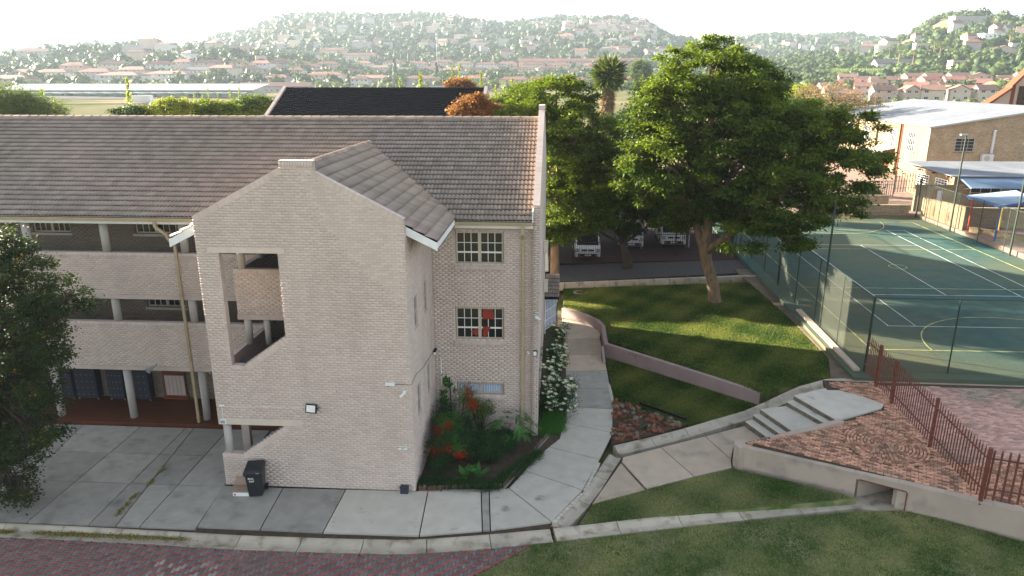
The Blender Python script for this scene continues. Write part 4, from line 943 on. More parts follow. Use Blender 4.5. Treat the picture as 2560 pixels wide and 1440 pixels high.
sv = np.array([0, 1, SL]); sv = sv/np.linalg.norm(sv); slen = (RY-EYE)*sqrt(1+SL*SL); nrow = 23; tl_ = slen/nrow
TRZ = 10.93; TSL = .526   # ridge height and pitch of the tower roof
def tower_roof_z(x): return TRZ-abs(x+8.0)*TSL
def keep_main(p): return not (p[2] < tower_roof_z(p[0])-.16 and p[1] < 31)
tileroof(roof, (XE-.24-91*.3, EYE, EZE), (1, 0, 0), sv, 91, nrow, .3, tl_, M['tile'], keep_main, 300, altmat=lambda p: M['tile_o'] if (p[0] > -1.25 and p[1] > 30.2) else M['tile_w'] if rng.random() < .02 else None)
back = np.array([0, -1, SL]); back = back/np.linalg.norm(back)
MB().poly([(XW, 39.0, EZE), (XE-.24, 39.0, EZE), (XE-.24, RY, RZ), (XW, RY, RZ)], [(0, 1, 2, 3)]).build('rear_roof_slope', M['tile'], roof)
MB().poly([(XW, EYE, EZE+.03), (-28.1, EYE, EZE+.03), (-28.1, RY, RZ+.03), (XW, RY, RZ+.03)], [(0, 1, 2, 3)]).build('roof_slope_beyond', M['tile'], roof)
MB().poly([(XW, EYE+.05, EZE-.05), (XE-.24, EYE+.05, EZE-.05), (XE-.24, RY, RZ-.05), (XW, RY, RZ-.05)], [(0, 1, 2, 3)]).build('roof_underlay', M['black'], roof)
def ridge_run(a, b, r=.13, L_=.42):
    a = np.array(a, float); b = np.array(b, float); D = np.linalg.norm(b-a); n = max(1, int(D/L_)); d = (b-a)/D; sx = np.cross(d, (0, 0, 1)); sx /= np.linalg.norm(sx); up = np.cross(sx, d)
    for k in range(n):
        p = a+d*D*k/n; q = a+d*(D*(k+1)/n+.04); V = []; m_ = 8; bigger = .022
        for c, rr in ((p, r+bigger), (q, r)):
            for i in range(m_+1): t = pi*i/m_; V.append(c+sx*cos(t)*rr*1.05+up*(sin(t)*rr*.85-.05))
        for c, rr in ((p, r-.02),):
            for i in range(m_+1): t = pi*i/m_; V.append(c+sx*cos(t)*rr+up*(sin(t)*rr*.8-.06))
        F = [(i, i+1, m_+2+i, m_+1+i) for i in range(m_)]+[(i, i+1, 2*m_+3+i, 2*m_+2+i) for i in range(m_)]
        MB().poly(V, F, float(rng.random())).build('ridge_tile', M['ridge'], roof)
ridge_run((XE-.26, RY, RZ+.05), (-28.5, RY, RZ+.05))
# tower roof: both slopes run from the front gable back to the main roof
vy = lambda z: EYE+(z-EZE)/SL
for sg in (1, -1):
    ex = -8.0+sg*4.28 if sg > 0 else -8.0-4.25; ez = tower_roof_z(ex)
    su = np.array([-sg, 0, TSL]); su = su/np.linalg.norm(su); Ls = abs(ex+8.0)*sqrt(1+TSL**2); nr_ = 12
    def keep_t(p, sg=sg):
        zz_ = tower_roof_z(p[0])
        if p[1] > EYE+(zz_-EZE)/SL+.12: return False
        if p[1] < 21.42 and abs(p[0]+8) < 3.32: return False
        return True
    if sg > 0: tileroof(roof, (ex, 21.42, ez), (0, 1, 0), su, 30, nr_, .3, Ls/nr_, M['tile'], keep_t, 300)
    else: tileroof(roof, (ex, 30.42, ez), (0, -1, 0), su, 30, nr_, .3, Ls/nr_, M['tile'], keep_t, 0)
ridge_run((-8.0, 21.42, TRZ+.06), (-8.0, vy(TRZ)+.05, TRZ+.06), r=.12, L_=.36)
MB().poly([(-12.2, 21.42, tower_roof_z(-12.2)-.06), (-8, 21.42, TRZ-.06), (-8, vy(TRZ), TRZ-.06), (-12.2, vy(tower_roof_z(-12.2)), tower_roof_z(-12.2)-.06)], [(0, 1, 2, 3)]).build('roof_underlay', M['black'], roof)
MB().poly([(-3.75, 21.42, tower_roof_z(-3.75)-.06), (-8, 21.42, TRZ-.06), (-8, vy(TRZ), TRZ-.06), (-3.75, vy(tower_roof_z(-3.75)), tower_roof_z(-3.75)-.06)], [(0, 1, 2, 3)]).build('roof_underlay', M['black'], roof)
# white barge boards at the tower eaves
for sg in (1, -1):
    xa = TR_ if sg > 0 else TL; xb = -8.0+sg*4.30; za, zb = tower_roof_z(xa), tower_roof_z(xb)
    y0 = 21.40
    MB().hexa([(xa, y0-.02, za-.30), (xb, y0-.02, zb-.27), (xb, y0+.01, zb-.27), (xa, y0+.01, za-.30), (xa, y0-.02, za-.03), (xb, y0-.02, zb-.02), (xb, y0+.01, zb-.02), (xa, y0+.01, za-.03)]).build('barge_board', M['white'], roof)
    MB().box(min(xb-sg*.03, xb), max(xb-sg*.03, xb), y0+.01, 25.2 if sg > 0 else 24.9, zb-.20, zb-.01).build('eaves_board', M['white'], roof)
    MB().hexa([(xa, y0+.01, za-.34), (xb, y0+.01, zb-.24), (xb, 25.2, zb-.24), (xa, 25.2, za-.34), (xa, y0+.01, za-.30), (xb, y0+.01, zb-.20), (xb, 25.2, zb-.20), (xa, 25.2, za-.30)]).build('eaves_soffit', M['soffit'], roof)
MB().box(XE-.28, XE-.235, 25.18, 25.95, 8.55, 8.98).build('flashing', M['white'], roof)
# main gutter and fascia, in two runs either side of the tower
for x0, x1 in ((XW, TL-.02), (-3.72, XE-.24)):
    MB().box(x0, x1, 25.30, 25.33, 8.33, 8.60).build('fascia', M['white'], roof)
    P = [(0, .0), (0, .12), (-.02, .12), (-.02, .02), (-.11, .02), (-.125, .12), (-.15, .135), (-.13, 0)]
    m = MB(); m.extr([(x0, 25.298+a, 8.45+b) for a, b in P], (x1-x0, 0, 0)); fix_normals(m.build('gutter', M['gutter'], roof))
def downpipe(pts, w=.10):
    m = MB()
    for a, b in zip(pts, pts[1:]):
        m.bar(a, b, w, w*.8, up=(0, 1, 0) if abs(b[2]-a[2]) > .3 else (0, 0, 1))
    o = m.build('downpipe', M['gutter'], school)
    z = pts[-1][2]+.3
    while z < pts[-2][2]-.2:
        x, y = pts[-1][0], pts[-1][1]; MB().box(x-w*.62, x+w*.62, y-w*.6, y+w*.6, z, z+.05).build('pipe_bracket', M['gutter'], o); z += 1.9
    return o
downpipe([(-1.24, 25.2, 8.46), (-1.24, 25.2, 8.15), (-1.24, 25.50, 7.9), (-1.24, 25.50, .1)])
downpipe([(-14.95, 25.18, 8.46), (-14.95, 25.18, 8.25), (-14.55, 25.20, 7.95), (-14.55, 25.20, 7.8), (-14.42, 25.42, 7.5), (-14.42, 25.42, .02)])
emit_bricks(300)
# ------------------------------------------------------------------ fittings on the building
def wire(name, pts, r, mt, label, cat, parent=None):
    m = MB(); m.path(pts, r, 5); o = m.build(name, mt); tag(o, label, cat); return o
fl = empty('flood_light', (-8.02, TY-.02, 3.03), 0, 'white faced floodlight in a black frame above the lower stair opening', 'floodlight', 'floodlights on the painted walls')
def flood(t, s_=1.0):
    MB().box(-.19*s_, .19*s_, -.13, -.07, -.15*s_, .15*s_).build('housing', M['vblack'], t); MB().box(-.155*s_, .155*s_, -.137, -.131, -.115*s_, .115*s_).build('lens', M['white'], t)
    MB().bar((.19*s_, -.1, 0), (.24*s_, 0, .05), .025, .025).build('bracket', M['vblack'], t)
flood(fl)
for o in fl.children: o.rotation_euler = (radians(-14), 0, radians(-8))
fl2 = empty('flood_light', (-.76, 25.33, 3.53), 0, 'white faced floodlight in a black frame near the right corner of the wing', 'floodlight', 'floodlights on the painted walls'); flood(fl2, .62)
for o in fl2.children: o.scale = (.62, 1, 1.2); o.location.y = .02
MB().tube((-.29, -.04, .02), (-.23, -.10, 0), .04, n=8).build('sensor', M['white'], fl2)
def bullet(loc, aim, label):
    t = empty('security_camera', loc, 0, label, 'camera', 'security cameras on the building'); a = Vector(aim).normalized(); b = Vector((0, -.10, 0))
    MB().box(-.06, .06, -.03, 0, -.06, .06).build('mount', M['white'], t); MB().tube((0, -.02, 0), tuple(b), .022, n=8).build('arm', M['white'], t)
    MB().tube(tuple(b-a*.07), tuple(b+a*.17), .042, .045, n=12).build('housing', M['white'], t); MB().tube(tuple(b+a*.168), tuple(b+a*.176), .036, n=12).build('lens', M['vblack'], t); return t
bullet((-4.90, TY-.01, 3.68), (-.75, -.4, -.6), 'white bullet camera low on the right edge of the stair tower')
bullet((-.70, 25.33, 4.95), (.8, -.3, -.35), 'white bullet camera on the right corner of the wing')
bx_ = empty('wall_box', (-5.35, TY-.01, 3.98), 0, 'white dome box at the end of the black cable on the stair tower', 'junction box')
MB().box(-.15, .15, -.09, 0, -.05, .06).build('case', M['white'], bx_); MB().tube((-.07, -.06, -.045), (-.07, -.06, -.075), .035, n=10).build('lens', M['vblack'], bx_)
wire('black_cable', [(-5.2, TY-.02, 3.97), (-4.75, TY-.02, 3.95), (-4.66, TY-.0, 3.96), (-4.655, 22.0, 3.98), (-4.655, 23.2, 3.72), (-4.655, 25.2, 3.52)], .008, M['vblack'], 'black cable running from the dome box round the tower corner', 'cable')
wire('white_cable', [(-11.15, TY-.02, 3.02), (-10.6, TY-.02, 2.98), (-9.6, TY-.02, 3.03), (-8.9, TY-.02, 3.0), (-8.22, TY-.02, 3.06)], .009, M['white'], 'thin white cable running along the tower to the floodlight', 'cable')
wire('white_cable', [(-11.14, TY-.02, 3.02), (-11.13, TY-.02, 2.55)], .009, M['white'], 'short white cable dropping to the white socket box', 'cable')
sb = empty('socket_box', (-11.13, TY-.01, 2.45), 0, 'small white socket box at the left end of the lower lintel', 'junction box'); MB().box(-.10, .10, -.08, 0, -.08, .08).build('case', M['white'], sb); MB().box(-.08, .08, -.086, -.081, -.05, .06).build('cover', M['lamp'], sb)
MB().box(-11.22, -11.06, TY-.04, TY-.0, 3.0, 3.05).build('cable_clip', M['white'], sb).matrix_parent_inverse = Matrix.Translation((11.13, -(TY-.01), -2.45))
dm = empty('dome_camera', (-4.60, 25.20, 3.50), 0, 'white dome camera in the inner corner of the tower and wing', 'camera'); MB().box(-.05, .05, -.05, .30, -.02, .06).build('mount', M['vblack'], dm); MB().tube((0, -.04, -.06), (0, -.04, .02), .06, n=12).build('dome', M['white'], dm)
cdt = empty('conduit', (-4.42, 25.52, 2.55), 0, 'white conduit pipe above the creeper in the inner corner', 'pipe'); MB().tube((0, 0, -.55), (0, 0, .62), .022, n=8).build('pipe', M['white'], cdt)
cb2 = empty('meter_box', (-4.22, 25.45, 2.1), 0, 'small white box among the creeper leaves on the wing wall', 'junction box'); MB().box(-.07, .07, -.05, .08, -.06, .06).build('case', M['white'], cb2); MB().box(-.055, .055, -.056, -.051, -.045, .045).build('cover', M['lamp'], cb2)
wire('black_pipe', [(-4.1, 25.5, 2.35), (-4.06, 25.48, 1.2), (-4.1, 25.48, .1)], .022, M['vblack'], 'thin black pipe rising behind the red creeper', 'pipe')
sg_ = empty('wall_sign', (-5.05, TY-.01, 1.64), 0, 'small white NON SMOKING AREA sign in green letters near the tower corner', 'sign'); MB().box(-.15, .15, -.012, 0, -.06, .06).build('board', M['white'], sg_)
def text(body, size, loc, parent, mt, name='lettering', rx=pi/2, rz=0, ext=.001):
    cu = bpy.data.curves.new(name, 'FONT'); cu.body = body; cu.size = size; cu.align_x = 'CENTER'; cu.align_y = 'CENTER'; cu.extrude = ext; cu.offset = size*.02; cu.materials.append(mt)
    o = bpy.data.objects.new(name, cu); COL.objects.link(o); o.parent = parent; o.location = loc; o.rotation_euler = (rx, 0, rz)
    dg = bpy.context.evaluated_depsgraph_get(); me = bpy.data.meshes.new_from_object(o.evaluated_get(dg)); me.materials.clear(); me.materials.append(mt)
    q = put(name, me, parent); q.location = loc; q.rotation_euler = (rx, 0, rz); bpy.data.objects.remove(o); return q
text('NON SMOKING', .042, (0, -.016, .025), sg_, M['gletter']); text('AREA', .042, (0, -.016, -.025), sg_, M['gletter'])
gb = empty('bait_box', (-5.03, TY-.13, .0), 0, 'small dark grey box on the ground at the right foot of the tower', 'box'); MB().box(-.13, .13, -.09, .09, .012, .23).build('case', M['locker'], gb); MB().box(-.14, .14, -.10, .10, .231, .26).build('lid', M['locker'], gb)
spk = empty('horn_speaker', (-16.0, 25.48, 2.47), 0, 'grey horn loudspeaker on the lower corridor beam', 'loudspeaker'); MB().tube((0, -.03, .04), (-.12, -.28, -.06), .03, .12, n=14, caps=False).build('horn', M['metal'], spk); MB().tube((.08, .02, .12), (0, -.04, .04), .05, .06, n=10).build('driver', M['metal'], spk)
sb2 = empty('satellite_box', (-13.7, 25.45, 2.3), 0, 'tiny grey bracket on the corridor beam beside the downpipe', 'bracket'); MB().box(-.03, .03, -.02, .08, -.04, .04).build('plate', M['metal'], sb2)
# wheelie bin and cardboard
bn = empty('wheelie_bin', (-10.02, 20.68, .012), radians(10), 'black wheelie bin with white lettering standing against the tower', 'bin')
def taper(m, x0, x1, y0, y1, z0, z1, g): return m.hexa([(x0, y0, z0), (x1, y0, z0), (x1, y1, z0), (x0, y1, z0), (x0-g, y0-g, z1), (x1+g, y0-g, z1), (x1+g, y1+g, z1), (x0-g, y1+g, z1)])
o = taper(MB(), -.22, .22, -.25, .25, .03, .94, .06).build('body', M['plastic'], bn); bv = o.modifiers.new('b', 'BEVEL'); bv.width = .03; bv.segments = 2
lid = MB(); lid.hexa([(-.33, -.38, .95), (.31, -.38, .95), (.31, .34, .97), (-.33, .34, .97), (-.27, -.28, 1.02), (.26, -.28, 1.02), (.27, .30, 1.10), (-.28, .30, 1.10)]); lo_ = lid.build('lid', M['plastic'], bn); bv = lo_.modifiers.new('b', 'BEVEL'); bv.width = .02; bv.segments = 2
MB().tube((-.25, .38, 1.0), (.25, .38, 1.0), .02, n=8).build('handle', M['plastic'], bn)
MB().box(-.30, .30, -.34, -.315, .86, .94).build('rim', M['plastic'], bn); MB().box(.12, .22, -.392, -.381, .955, .985).build('latch', M['metal'], bn)
for s_ in (-1, 1): MB().tube((s_*.24, .26, .11), (s_*.30, .26, .11), .11, n=18).build('wheel', M['vblack'], bn)
text('BULL', .085, (-.08, -.302, .74), bn, M['letter'], rx=pi/2-.06); text('TOP', .085, (-.07, -.298, .63), bn, M['letter'], rx=pi/2-.06)
cx1 = empty('cardboard_box', (-10.62, 20.86, .012), radians(-2), 'flattened brown cardboard box lying against the left of the bin', 'box'); MB().box(-.36, .30, -.1, .22, .0, .10).build('base', M['card'], cx1); MB().hexa([(-.36, .12, .10), (.3, .12, .10), (.3, .14, .10), (-.36, .14, .10), (-.30, .26, .36), (.28, .26, .36), (.28, .28, .36), (-.30, .28, .36)]).build('flap', M['card'], cx1)
cx2 = empty('carton', (-10.52, 20.55, .012), radians(3), 'low white carton with a small red mark in front of the cardboard', 'box'); MB().box(-.26, .28, -.08, .08, .0, .13).build('side', M['white'], cx2); MB().box(-.22, -.16, -.087, -.081, .03, .09).build('mark', M['red'], cx2); MB().hexa([(-.28, -.07, .13), (.28, -.07, .13), (.28, .22, .16), (-.36, .22, .14), (-.28, -.07, .14), (.28, -.07, .14), (.28, .22, .17), (-.36, .22, .15)]).build('flap', M['card'], cx2)
# lean-to with tiled roof and white gate on the gable side
lt = empty('side_entrance', (0, 0, 0), 0, 'small tiled porch roof over a barred white gate on the gable side', 'porch')
pr_ = MB(); pr_.hexa([(-.62, 36.7, 2.12), (.17, 36.7, 2.12), (.17, 38.6, 2.84), (-.62, 38.6, 2.84), (-.62, 36.7, 2.20), (.17, 36.7, 2.20), (.17, 38.6, 2.92), (-.62, 38.6, 2.92)]); pr_.build('roof_deck', M['black'], lt)
tileroof(lt, (-.62, 36.66, 2.21), (1, 0, 0), np.array([0, .935, .354]), 4, 6, .2, .335, M['tile'], lambda p: True, 66)
for k in range(6): MB().tube((-.6+k*.13, 38.6, 2.96), (-.6+k*.13+.12, 38.6, 2.96), .07, n=8).build('ridge_tile', M['ridge'], lt)
gA, gB = np.array([-.58, 37.1]), np.array([.05, 38.5])
for p in (gA, gB): MB().box(p[0]-.025, p[0]+.025, p[1]-.025, p[1]+.025, 0, 1.98).build('post', M['white'], lt)
for k in range(8):
    a_ = gA+(gB-gA)*(k+.08)/8; b_ = gA+(gB-gA)*(k+.86)/8; c_ = gA+(gB-gA)*(k+.97)/8
    MB().hexa([(a_[0], a_[1], .3), (b_[0], b_[1], .3), (b_[0], b_[1]+.015, .3), (a_[0], a_[1]+.015, .3), (a_[0], a_[1], 1.85), (b_[0], b_[1], 1.85), (b_[0], b_[1]+.015, 1.85), (a_[0], a_[1]+.015, 1.85)]).build('panel', M['curtain'], lt)
    MB().tube((c_[0]+.01, c_[1]-.02, .2), (c_[0]+.01, c_[1]-.02, 1.95), .009, n=6).build('bar', M['metal'], lt)
for z in (.25, .75, 1.3, 1.9): MB().bar((gA[0]+.01, gA[1]-.02, z), (gB[0]+.01, gB[1]-.02, z), .02, .035).build('rail', M['white'], lt)
MB().box(.07, .09, 38.4, 39.4, 0, 1.4).build('side_panel', M['rusttop'], lt)
for q, (y_, z_) in enumerate(((33.0, 5.9), (34.3, 3.6))):
    a = empty('air_conditioner', (XE, y_, z_), 0, 'white outdoor air conditioner on the gable side, '+('upper', 'lower')[q]+' one', 'air conditioner', 'air conditioners on the gable side')
    MB().box(.02, .22, -.3, .3, -.25, .25).build('case', M['cream'], a); MB().tube((.221, 0, 0), (.228, 0, 0), .17, n=16).build('fan_grille', M['vblack'], a)
# ================================================================== trees and plants
def leafmesh(name, C, nrm, dirv, L_, W_, tint, mt, parent=None, kind=None, fold=0.0):
    """one rhombic leaf per point"""
    n = len(C); nrm = nrm/np.linalg.norm(nrm, axis=1, keepdims=True); s = np.cross(nrm, dirv); s /= np.maximum(1e-6, np.linalg.norm(s, axis=1, keepdims=True)); d = np.cross(s, nrm)
    L_ = np.asarray(L_).reshape(-1, 1); W_ = np.asarray(W_).reshape(-1, 1)
    V = np.stack([C, C+d*L_*.45+s*W_/2-nrm*fold*L_, C+d*L_, C+d*L_*.45-s*W_/2-nrm*fold*L_], 1).reshape(-1, 3)
    me = mesh_np(name, V, np.arange(4*n).reshape(-1, 4), mt, tint=np.repeat(tint, 4)); o = put(name, me, parent)
    if kind: o['kind'] = kind
    return o
def crown_points(lobes, ncl, per, r, size=.55, flat=.55, surf=.55, bias_up=.15):
    vol = np.array([a[1][0]*a[1][1]*a[1][2] for a in lobes])**.7; k = r.choice(len(lobes), ncl, p=vol/vol.sum())
    c = np.array([l[0] for l in lobes])[k]; R = np.array([l[1] for l in lobes])[k]
    u = r.normal(size=(ncl, 3)); u[:, 2] += bias_up; u /= np.linalg.norm(u, axis=1, keepdims=True); rr = surf+(1.06-surf)*r.random((ncl, 1))**.6
    cc = c+u*R*rr
    cs = size*(.6+.8*r.random(ncl)); n = ncl*per; ki = np.repeat(np.arange(ncl), per)
    off = r.normal(size=(n, 3))*.42; off[:, 2] *= flat
    P = cc[ki]+off*cs[ki][:, None]; out = u[ki]
    return cc, u, P, out, ki
def tree(name, base, lobes, label, ncl, per, leaf, mt, bark, trunk, seed, group=None, ll=.16, lw=.07, size=.55, limbs=True, surf=.5, cat='tree', flat=.55, extra=None):
    r = np.random.default_rng(seed); t = empty(name, tuple(base), 0, label, cat, group); b = np.array(base)
    L = [(np.array(c)-b, np.array(R)) for c, R in lobes]
    cc, u, P, out, ki = crown_points(L, ncl, per, r, size, flat, surf)
    if extra is not None: P = extra(P, r)
    n = len(P); nm = r.normal(size=(n, 3))*.55; nm[:, 2] += .9; nm += out*.35
    dv = out*.8+r.normal(size=(n, 3))*.7; dv[:, 2] -= .35
    tn = np.clip(.25+.30*r.random(ncl)[ki]+.18*r.normal(size=n)+.25*np.clip(out[:, 2], -.5, 1), 0, 1)  # upward-facing clusters tinted lighter: light from above put into the leaf colour
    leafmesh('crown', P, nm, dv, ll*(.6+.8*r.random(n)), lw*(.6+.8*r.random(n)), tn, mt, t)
    m = MB(); tp = [np.array(p)-b for p in trunk[0]]; m.path(tp, trunk[1], 12, .5)
    tip = tp[-1]
    if limbs:
        rt = trunk[1][-1]
        for c, R in L:
            mid = (tip+c)/2+r.normal(size=3)*.3; mid[2] = tip[2]+(c[2]-tip[2])*.4
            m.path([tip-(0, 0, .2), mid, c, c+(0, 0, R[2]*.4)], [rt*.62, rt*.42, rt*.25, .03], 7)
            near = [q for q in cc if np.linalg.norm((q-c)/R) < 1.2]
            for q in near[:14]:
                s0 = mid+(c-mid)*r.random(); m.path([s0, (s0+q)/2+r.normal(size=3)*.15, q], [rt*.16+.015, rt*.08+.012, .008], 5)
    o = m.build('trunk', bark, t, smooth=True)
    return t
def LB(px, py, rx, ry, Y, rd=None, sc=None):
    """crown lobe: picture centre and radii, at depth Y"""
    c = GY(px, py, Y); k = np.linalg.norm(c-np.array([0, 0, CZ]))/FPX*.97
    return (c, (rx*k, (rd if rd else (rx+ry)/2*k), ry*k))
bA = GF(1787, 758, zU)
trA = [tuple(bA-(0, 0, .2)), tuple(bA+(0, 0, .15)), tuple(GY(1780, 700, bA[1])), tuple(GY(1768, 660, bA[1])), tuple(GY(1762, 628, bA[1])), tuple(GY(1770, 560, bA[1])), tuple(GY(1790, 470, bA[1]))]
yA = bA[1]
lobA = [LB(1775, 185, 125, 80, yA+.3), LB(1850, 240, 95, 95, yA+1.5), LB(1690, 262, 85, 85, yA-.5), LB(1790, 320, 150, 110, yA), LB(1655, 400, 90, 90, yA-1), LB(1825, 440, 120, 105, yA-.5),
        LB(2000, 350, 115, 80, yA-1), LB(2085, 425, 105, 100, yA-1.5), LB(1960, 490, 110, 90, yA-2.2), LB(1925, 575, 95, 50, yA-2.8), LB(1700, 500, 110, 75, yA+1.5), LB(2110, 330, 85, 55, yA), LB(2070, 520, 70, 50, yA-1.5), LB(1900, 330, 80, 70, yA-1), LB(1720, 400, 110, 90, yA+1), LB(1880, 520, 90, 60, yA), LB(1740, 535, 90, 30, yA+2), LB(1830, 600, 60, 30, yA-1.5), LB(1915, 200, 40, 50, yA+1), LB(1620, 300, 50, 60, yA), LB(1600, 460, 45, 55, yA-1.2)]
tree('feathery_tree', bA, lobA, 'biggest tree, feathery bright green crown on a leaning trunk in the upper lawn', 860, 280, 0, M['leaf_a'], M['bark'], (trA, [.55, .37, .32, .31, .34, .24, .18]), 11, ll=.215, lw=.085, size=.66, flat=.42, surf=.62)
bm_ = MB(); bm_.path([tuple(GY(1764, 632, yA)), tuple(GY(1790, 610, yA-.5)), tuple(GY(1850, 570, yA-1.5)), tuple(GY(1930, 520, yA-2))], [.26, .2, .15, .08], 9)
bm_.path([tuple(GY(1758, 625, yA)), tuple(GY(1740, 560, yA+.6)), tuple(GY(1700, 470, yA+.8))], [.26, .2, .1], 9)
o = bm_.build('low_limb', M['bark'], None, smooth=True); o.parent = bpy.data.objects['feathery_tree']; o.matrix_parent_inverse = Matrix.Translation(-Vector(tuple(bA)))
bB = GF(1386, 735, zU); yB = bB[1]+.8
trB = [tuple(bB-(0, 0, .2)), tuple(bB+(0, 0, .2)), tuple(GY(1387, 640, bB[1])), tuple(GY(1388, 560, bB[1]))]
lobB = [LB(1390, 245, 95, 48, yB+.8), LB(1325, 300, 75, 60, yB+1.2), LB(1445, 345, 92, 82, yB), LB(1400, 400, 110, 100, yB), LB(1500, 440, 80, 90, yB+.5), LB(1420, 510, 85, 75, yB-.5), LB(1385, 565, 45, 40, yB-.8), LB(1480, 520, 70, 60, yB)]
tree('feathery_tree', bB, lobB, 'feathery green tree just behind the gable end with a straight trunk', 560, 240, 0, M['leaf_a'], M['bark'], (trB, [.42, .32, .28, .24]), 12, ll=.20, lw=.08, size=.62, flat=.42, surf=.6)
bC = np.array([*GF(1567, 690, zU)[:2], .9]); yC = 49.0; bC = np.array([5.0, 49.0, .9])
trC = [tuple(bC-(0, 0, .3)), tuple(bC+(0, 0, .5)), tuple(GY(1562, 625, yC)), tuple(GY(1560, 600, yC))]
lobC = [LB(1555, 350, 75, 70, yC+1), LB(1530, 450, 90, 80, yC), LB(1610, 500, 80, 60, yC), LB(1500, 530, 60, 35, yC), LB(1640, 400, 60, 70, yC+1), LB(1560, 550, 80, 30, yC-1), LB(1480, 560, 60, 26, yC-2), LB(1650, 530, 70, 30, yC-1)]
tree('dark_tree', bC, lobC, 'dark forked tree behind the parking fence between the two feathery trees', 300, 120, 0, M['leaf_b'], M['bark_d'], (trC, [.36, .3, .24, .2]), 13, ll=.2, lw=.09, size=.7)
# foreground tree at the left edge
bE = np.array([-18.9, 19.4, -.05]); yE = 19.9
lobE = [LB(20, 690, 60, 70, yE), LB(95, 730, 70, 70, yE-.3), LB(165, 745, 60, 32, yE-.6), LB(60, 830, 80, 75, yE-.4), LB(115, 860, 50, 55, yE-.6), LB(40, 950, 85, 75, yE-.4), LB(95, 1000, 45, 30, yE-.8), LB(50, 1080, 70, 60, yE-.5), LB(100, 1100, 40, 22, yE-.9), LB(10, 1180, 55, 70, yE-.5), LB(40, 1245, 32, 28, yE-.9), LB(40, 618, 26, 38, yE), LB(-60, 900, 90, 250, yE), LB(5, 590, 14, 30, yE+.2)]
trE = [tuple(bE), (-18.9, 19.4, 1.2), (-18.8, 19.6, 3), (-18.9, 19.8, 4.6)]
tree('oak_tree', bE, lobE, 'dark leafy oak with one sunlit yellow tip, cut by the left edge', 900, 95, 0, M['leaf_c'], M['bark_d'], (trE, [.3, .22, .2, .16]), 14, ll=.085, lw=.065, size=.36, surf=.35)
# trees further off
def simple_tree(name, px, py_base, lobes, Y, label, n, per, mt, seed, ll, lw, size, group=None, tr=.2, z=None, surf=.5, cat='tree', bark='bark_d', limbs=True, flat=.55):
    zb = Tz(GY(px, py_base, Y)[0], Y) if z is None else z; x = GY(px, py_base, Y)[0]; b = np.array([x, Y, zb]); top = lobes[0][0]
    return tree(name, b, lobes, label, n, per, 0, M[mt], M[bark], ([tuple(b-(0, 0, .2)), ((b[0]*.5+top[0]*.5), Y, (zb+top[2])/2), (top[0], top[1], top[2])], [tr, tr*.8, tr*.5]), seed, group, ll, lw, size, limbs, surf, cat, flat)
simple_tree('orange_tree', 1145, 290, [LB(1145, 212, 28, 14, 78), LB(1160, 225, 30, 16, 78)], 78, 'round orange autumn tree peeping over the dark roof ridge', 120, 60, 'leaf_o', 21, .25, .14, .6)
simple_tree('rusty_tree', 1190, 380, [LB(1185, 265, 38, 20, 45.5), LB(1155, 280, 26, 16, 45), LB(1215, 278, 36, 18, 45.8), LB(1195, 250, 14, 12, 45)], 45.5, 'rusty orange autumn tree at the right end of the dark roof', 220, 80, 'leaf_o', 22, .16, .10, .42)
simple_tree('shade_tree', 1640, 560, [LB(1625, 250, 55, 45, 66), LB(1600, 300, 45, 35, 66), LB(1660, 300, 60, 50, 66)], 66, 'dense olive green tree behind the left shoulder of the biggest tree', 200, 90, 'leaf_b', 23, .25, .12, .8)
simple_tree('shade_tree', 1960, 560, [LB(1945, 300, 70, 60, 72), LB(2010, 330, 80, 50, 70), LB(2040, 290, 50, 40, 74)], 72, 'mid green bushy tree between the biggest tree and the hall', 240, 90, 'leaf_w', 24, .25, .13, .8)
simple_tree('bare_tree', 2080, 400, [LB(2080, 250, 60, 40, 105), LB(2150, 250, 60, 22, 108), LB(2030, 240, 40, 24, 110)], 106, 'sparse straw coloured tree behind the grey hall roof', 120, 50, 'leaf_dry', 25, .3, .10, 1.0, surf=.2)
simple_tree('young_tree', 1980, 330, [LB(2000, 240, 40, 24, 120), LB(1975, 262, 40, 24, 118)], 120, 'yellow green tree left of the sparse straw tree', 120, 60, 'leaf_y', 26, .4, .2, 1.0)
simple_tree('shrub_tree', 430, 330, [LB(420, 272, 40, 20, 56), LB(450, 268, 26, 16, 56)], 56, 'yellow green shrub just above the ridge of the main roof, leftmost', 120, 80, 'leaf_y', 27, .18, .10, .5, z=4)
simple_tree('shrub_tree', 535, 330, [LB(515, 272, 32, 16, 57), LB(560, 276, 36, 16, 57)], 57, 'green shrub above the main ridge, second from the left', 120, 80, 'leaf_a', 28, .18, .10, .5, z=4)
simple_tree('shrub_tree', 650, 330, [LB(632, 264, 42, 22, 60), LB(600, 272, 30, 14, 59)], 60, 'dark olive shrub touching the left verge of the dark roof', 200, 80, 'leaf_w', 29, .18, .10, .55, z=4)
simple_tree('shrub_tree', 340, 330, [LB(345, 280, 40, 10, 56), LB(300, 282, 24, 8, 56)], 56, 'low dark shrub poking above the ridge near the willow', 70, 80, 'leaf_b', 30, .18, .10, .5, z=5)
simple_tree('roadside_tree', 1270, 330, [LB(1270, 268, 50, 26, 52), LB(1310, 240, 40, 24, 56), LB(1240, 285, 30, 12, 50)], 54, 'bright green bushy tree between rusty tree and the gable top', 180, 90, 'leaf_a', 31, .18, .10, .55)
simple_tree('willow_round', 1600, 240, [LB(1601, 182, 23, 27, 330, 4)], 330, 'round pale willow right of the tall palm', 120, 60, 'leaf_w', 32, .9, .5, 1.8)
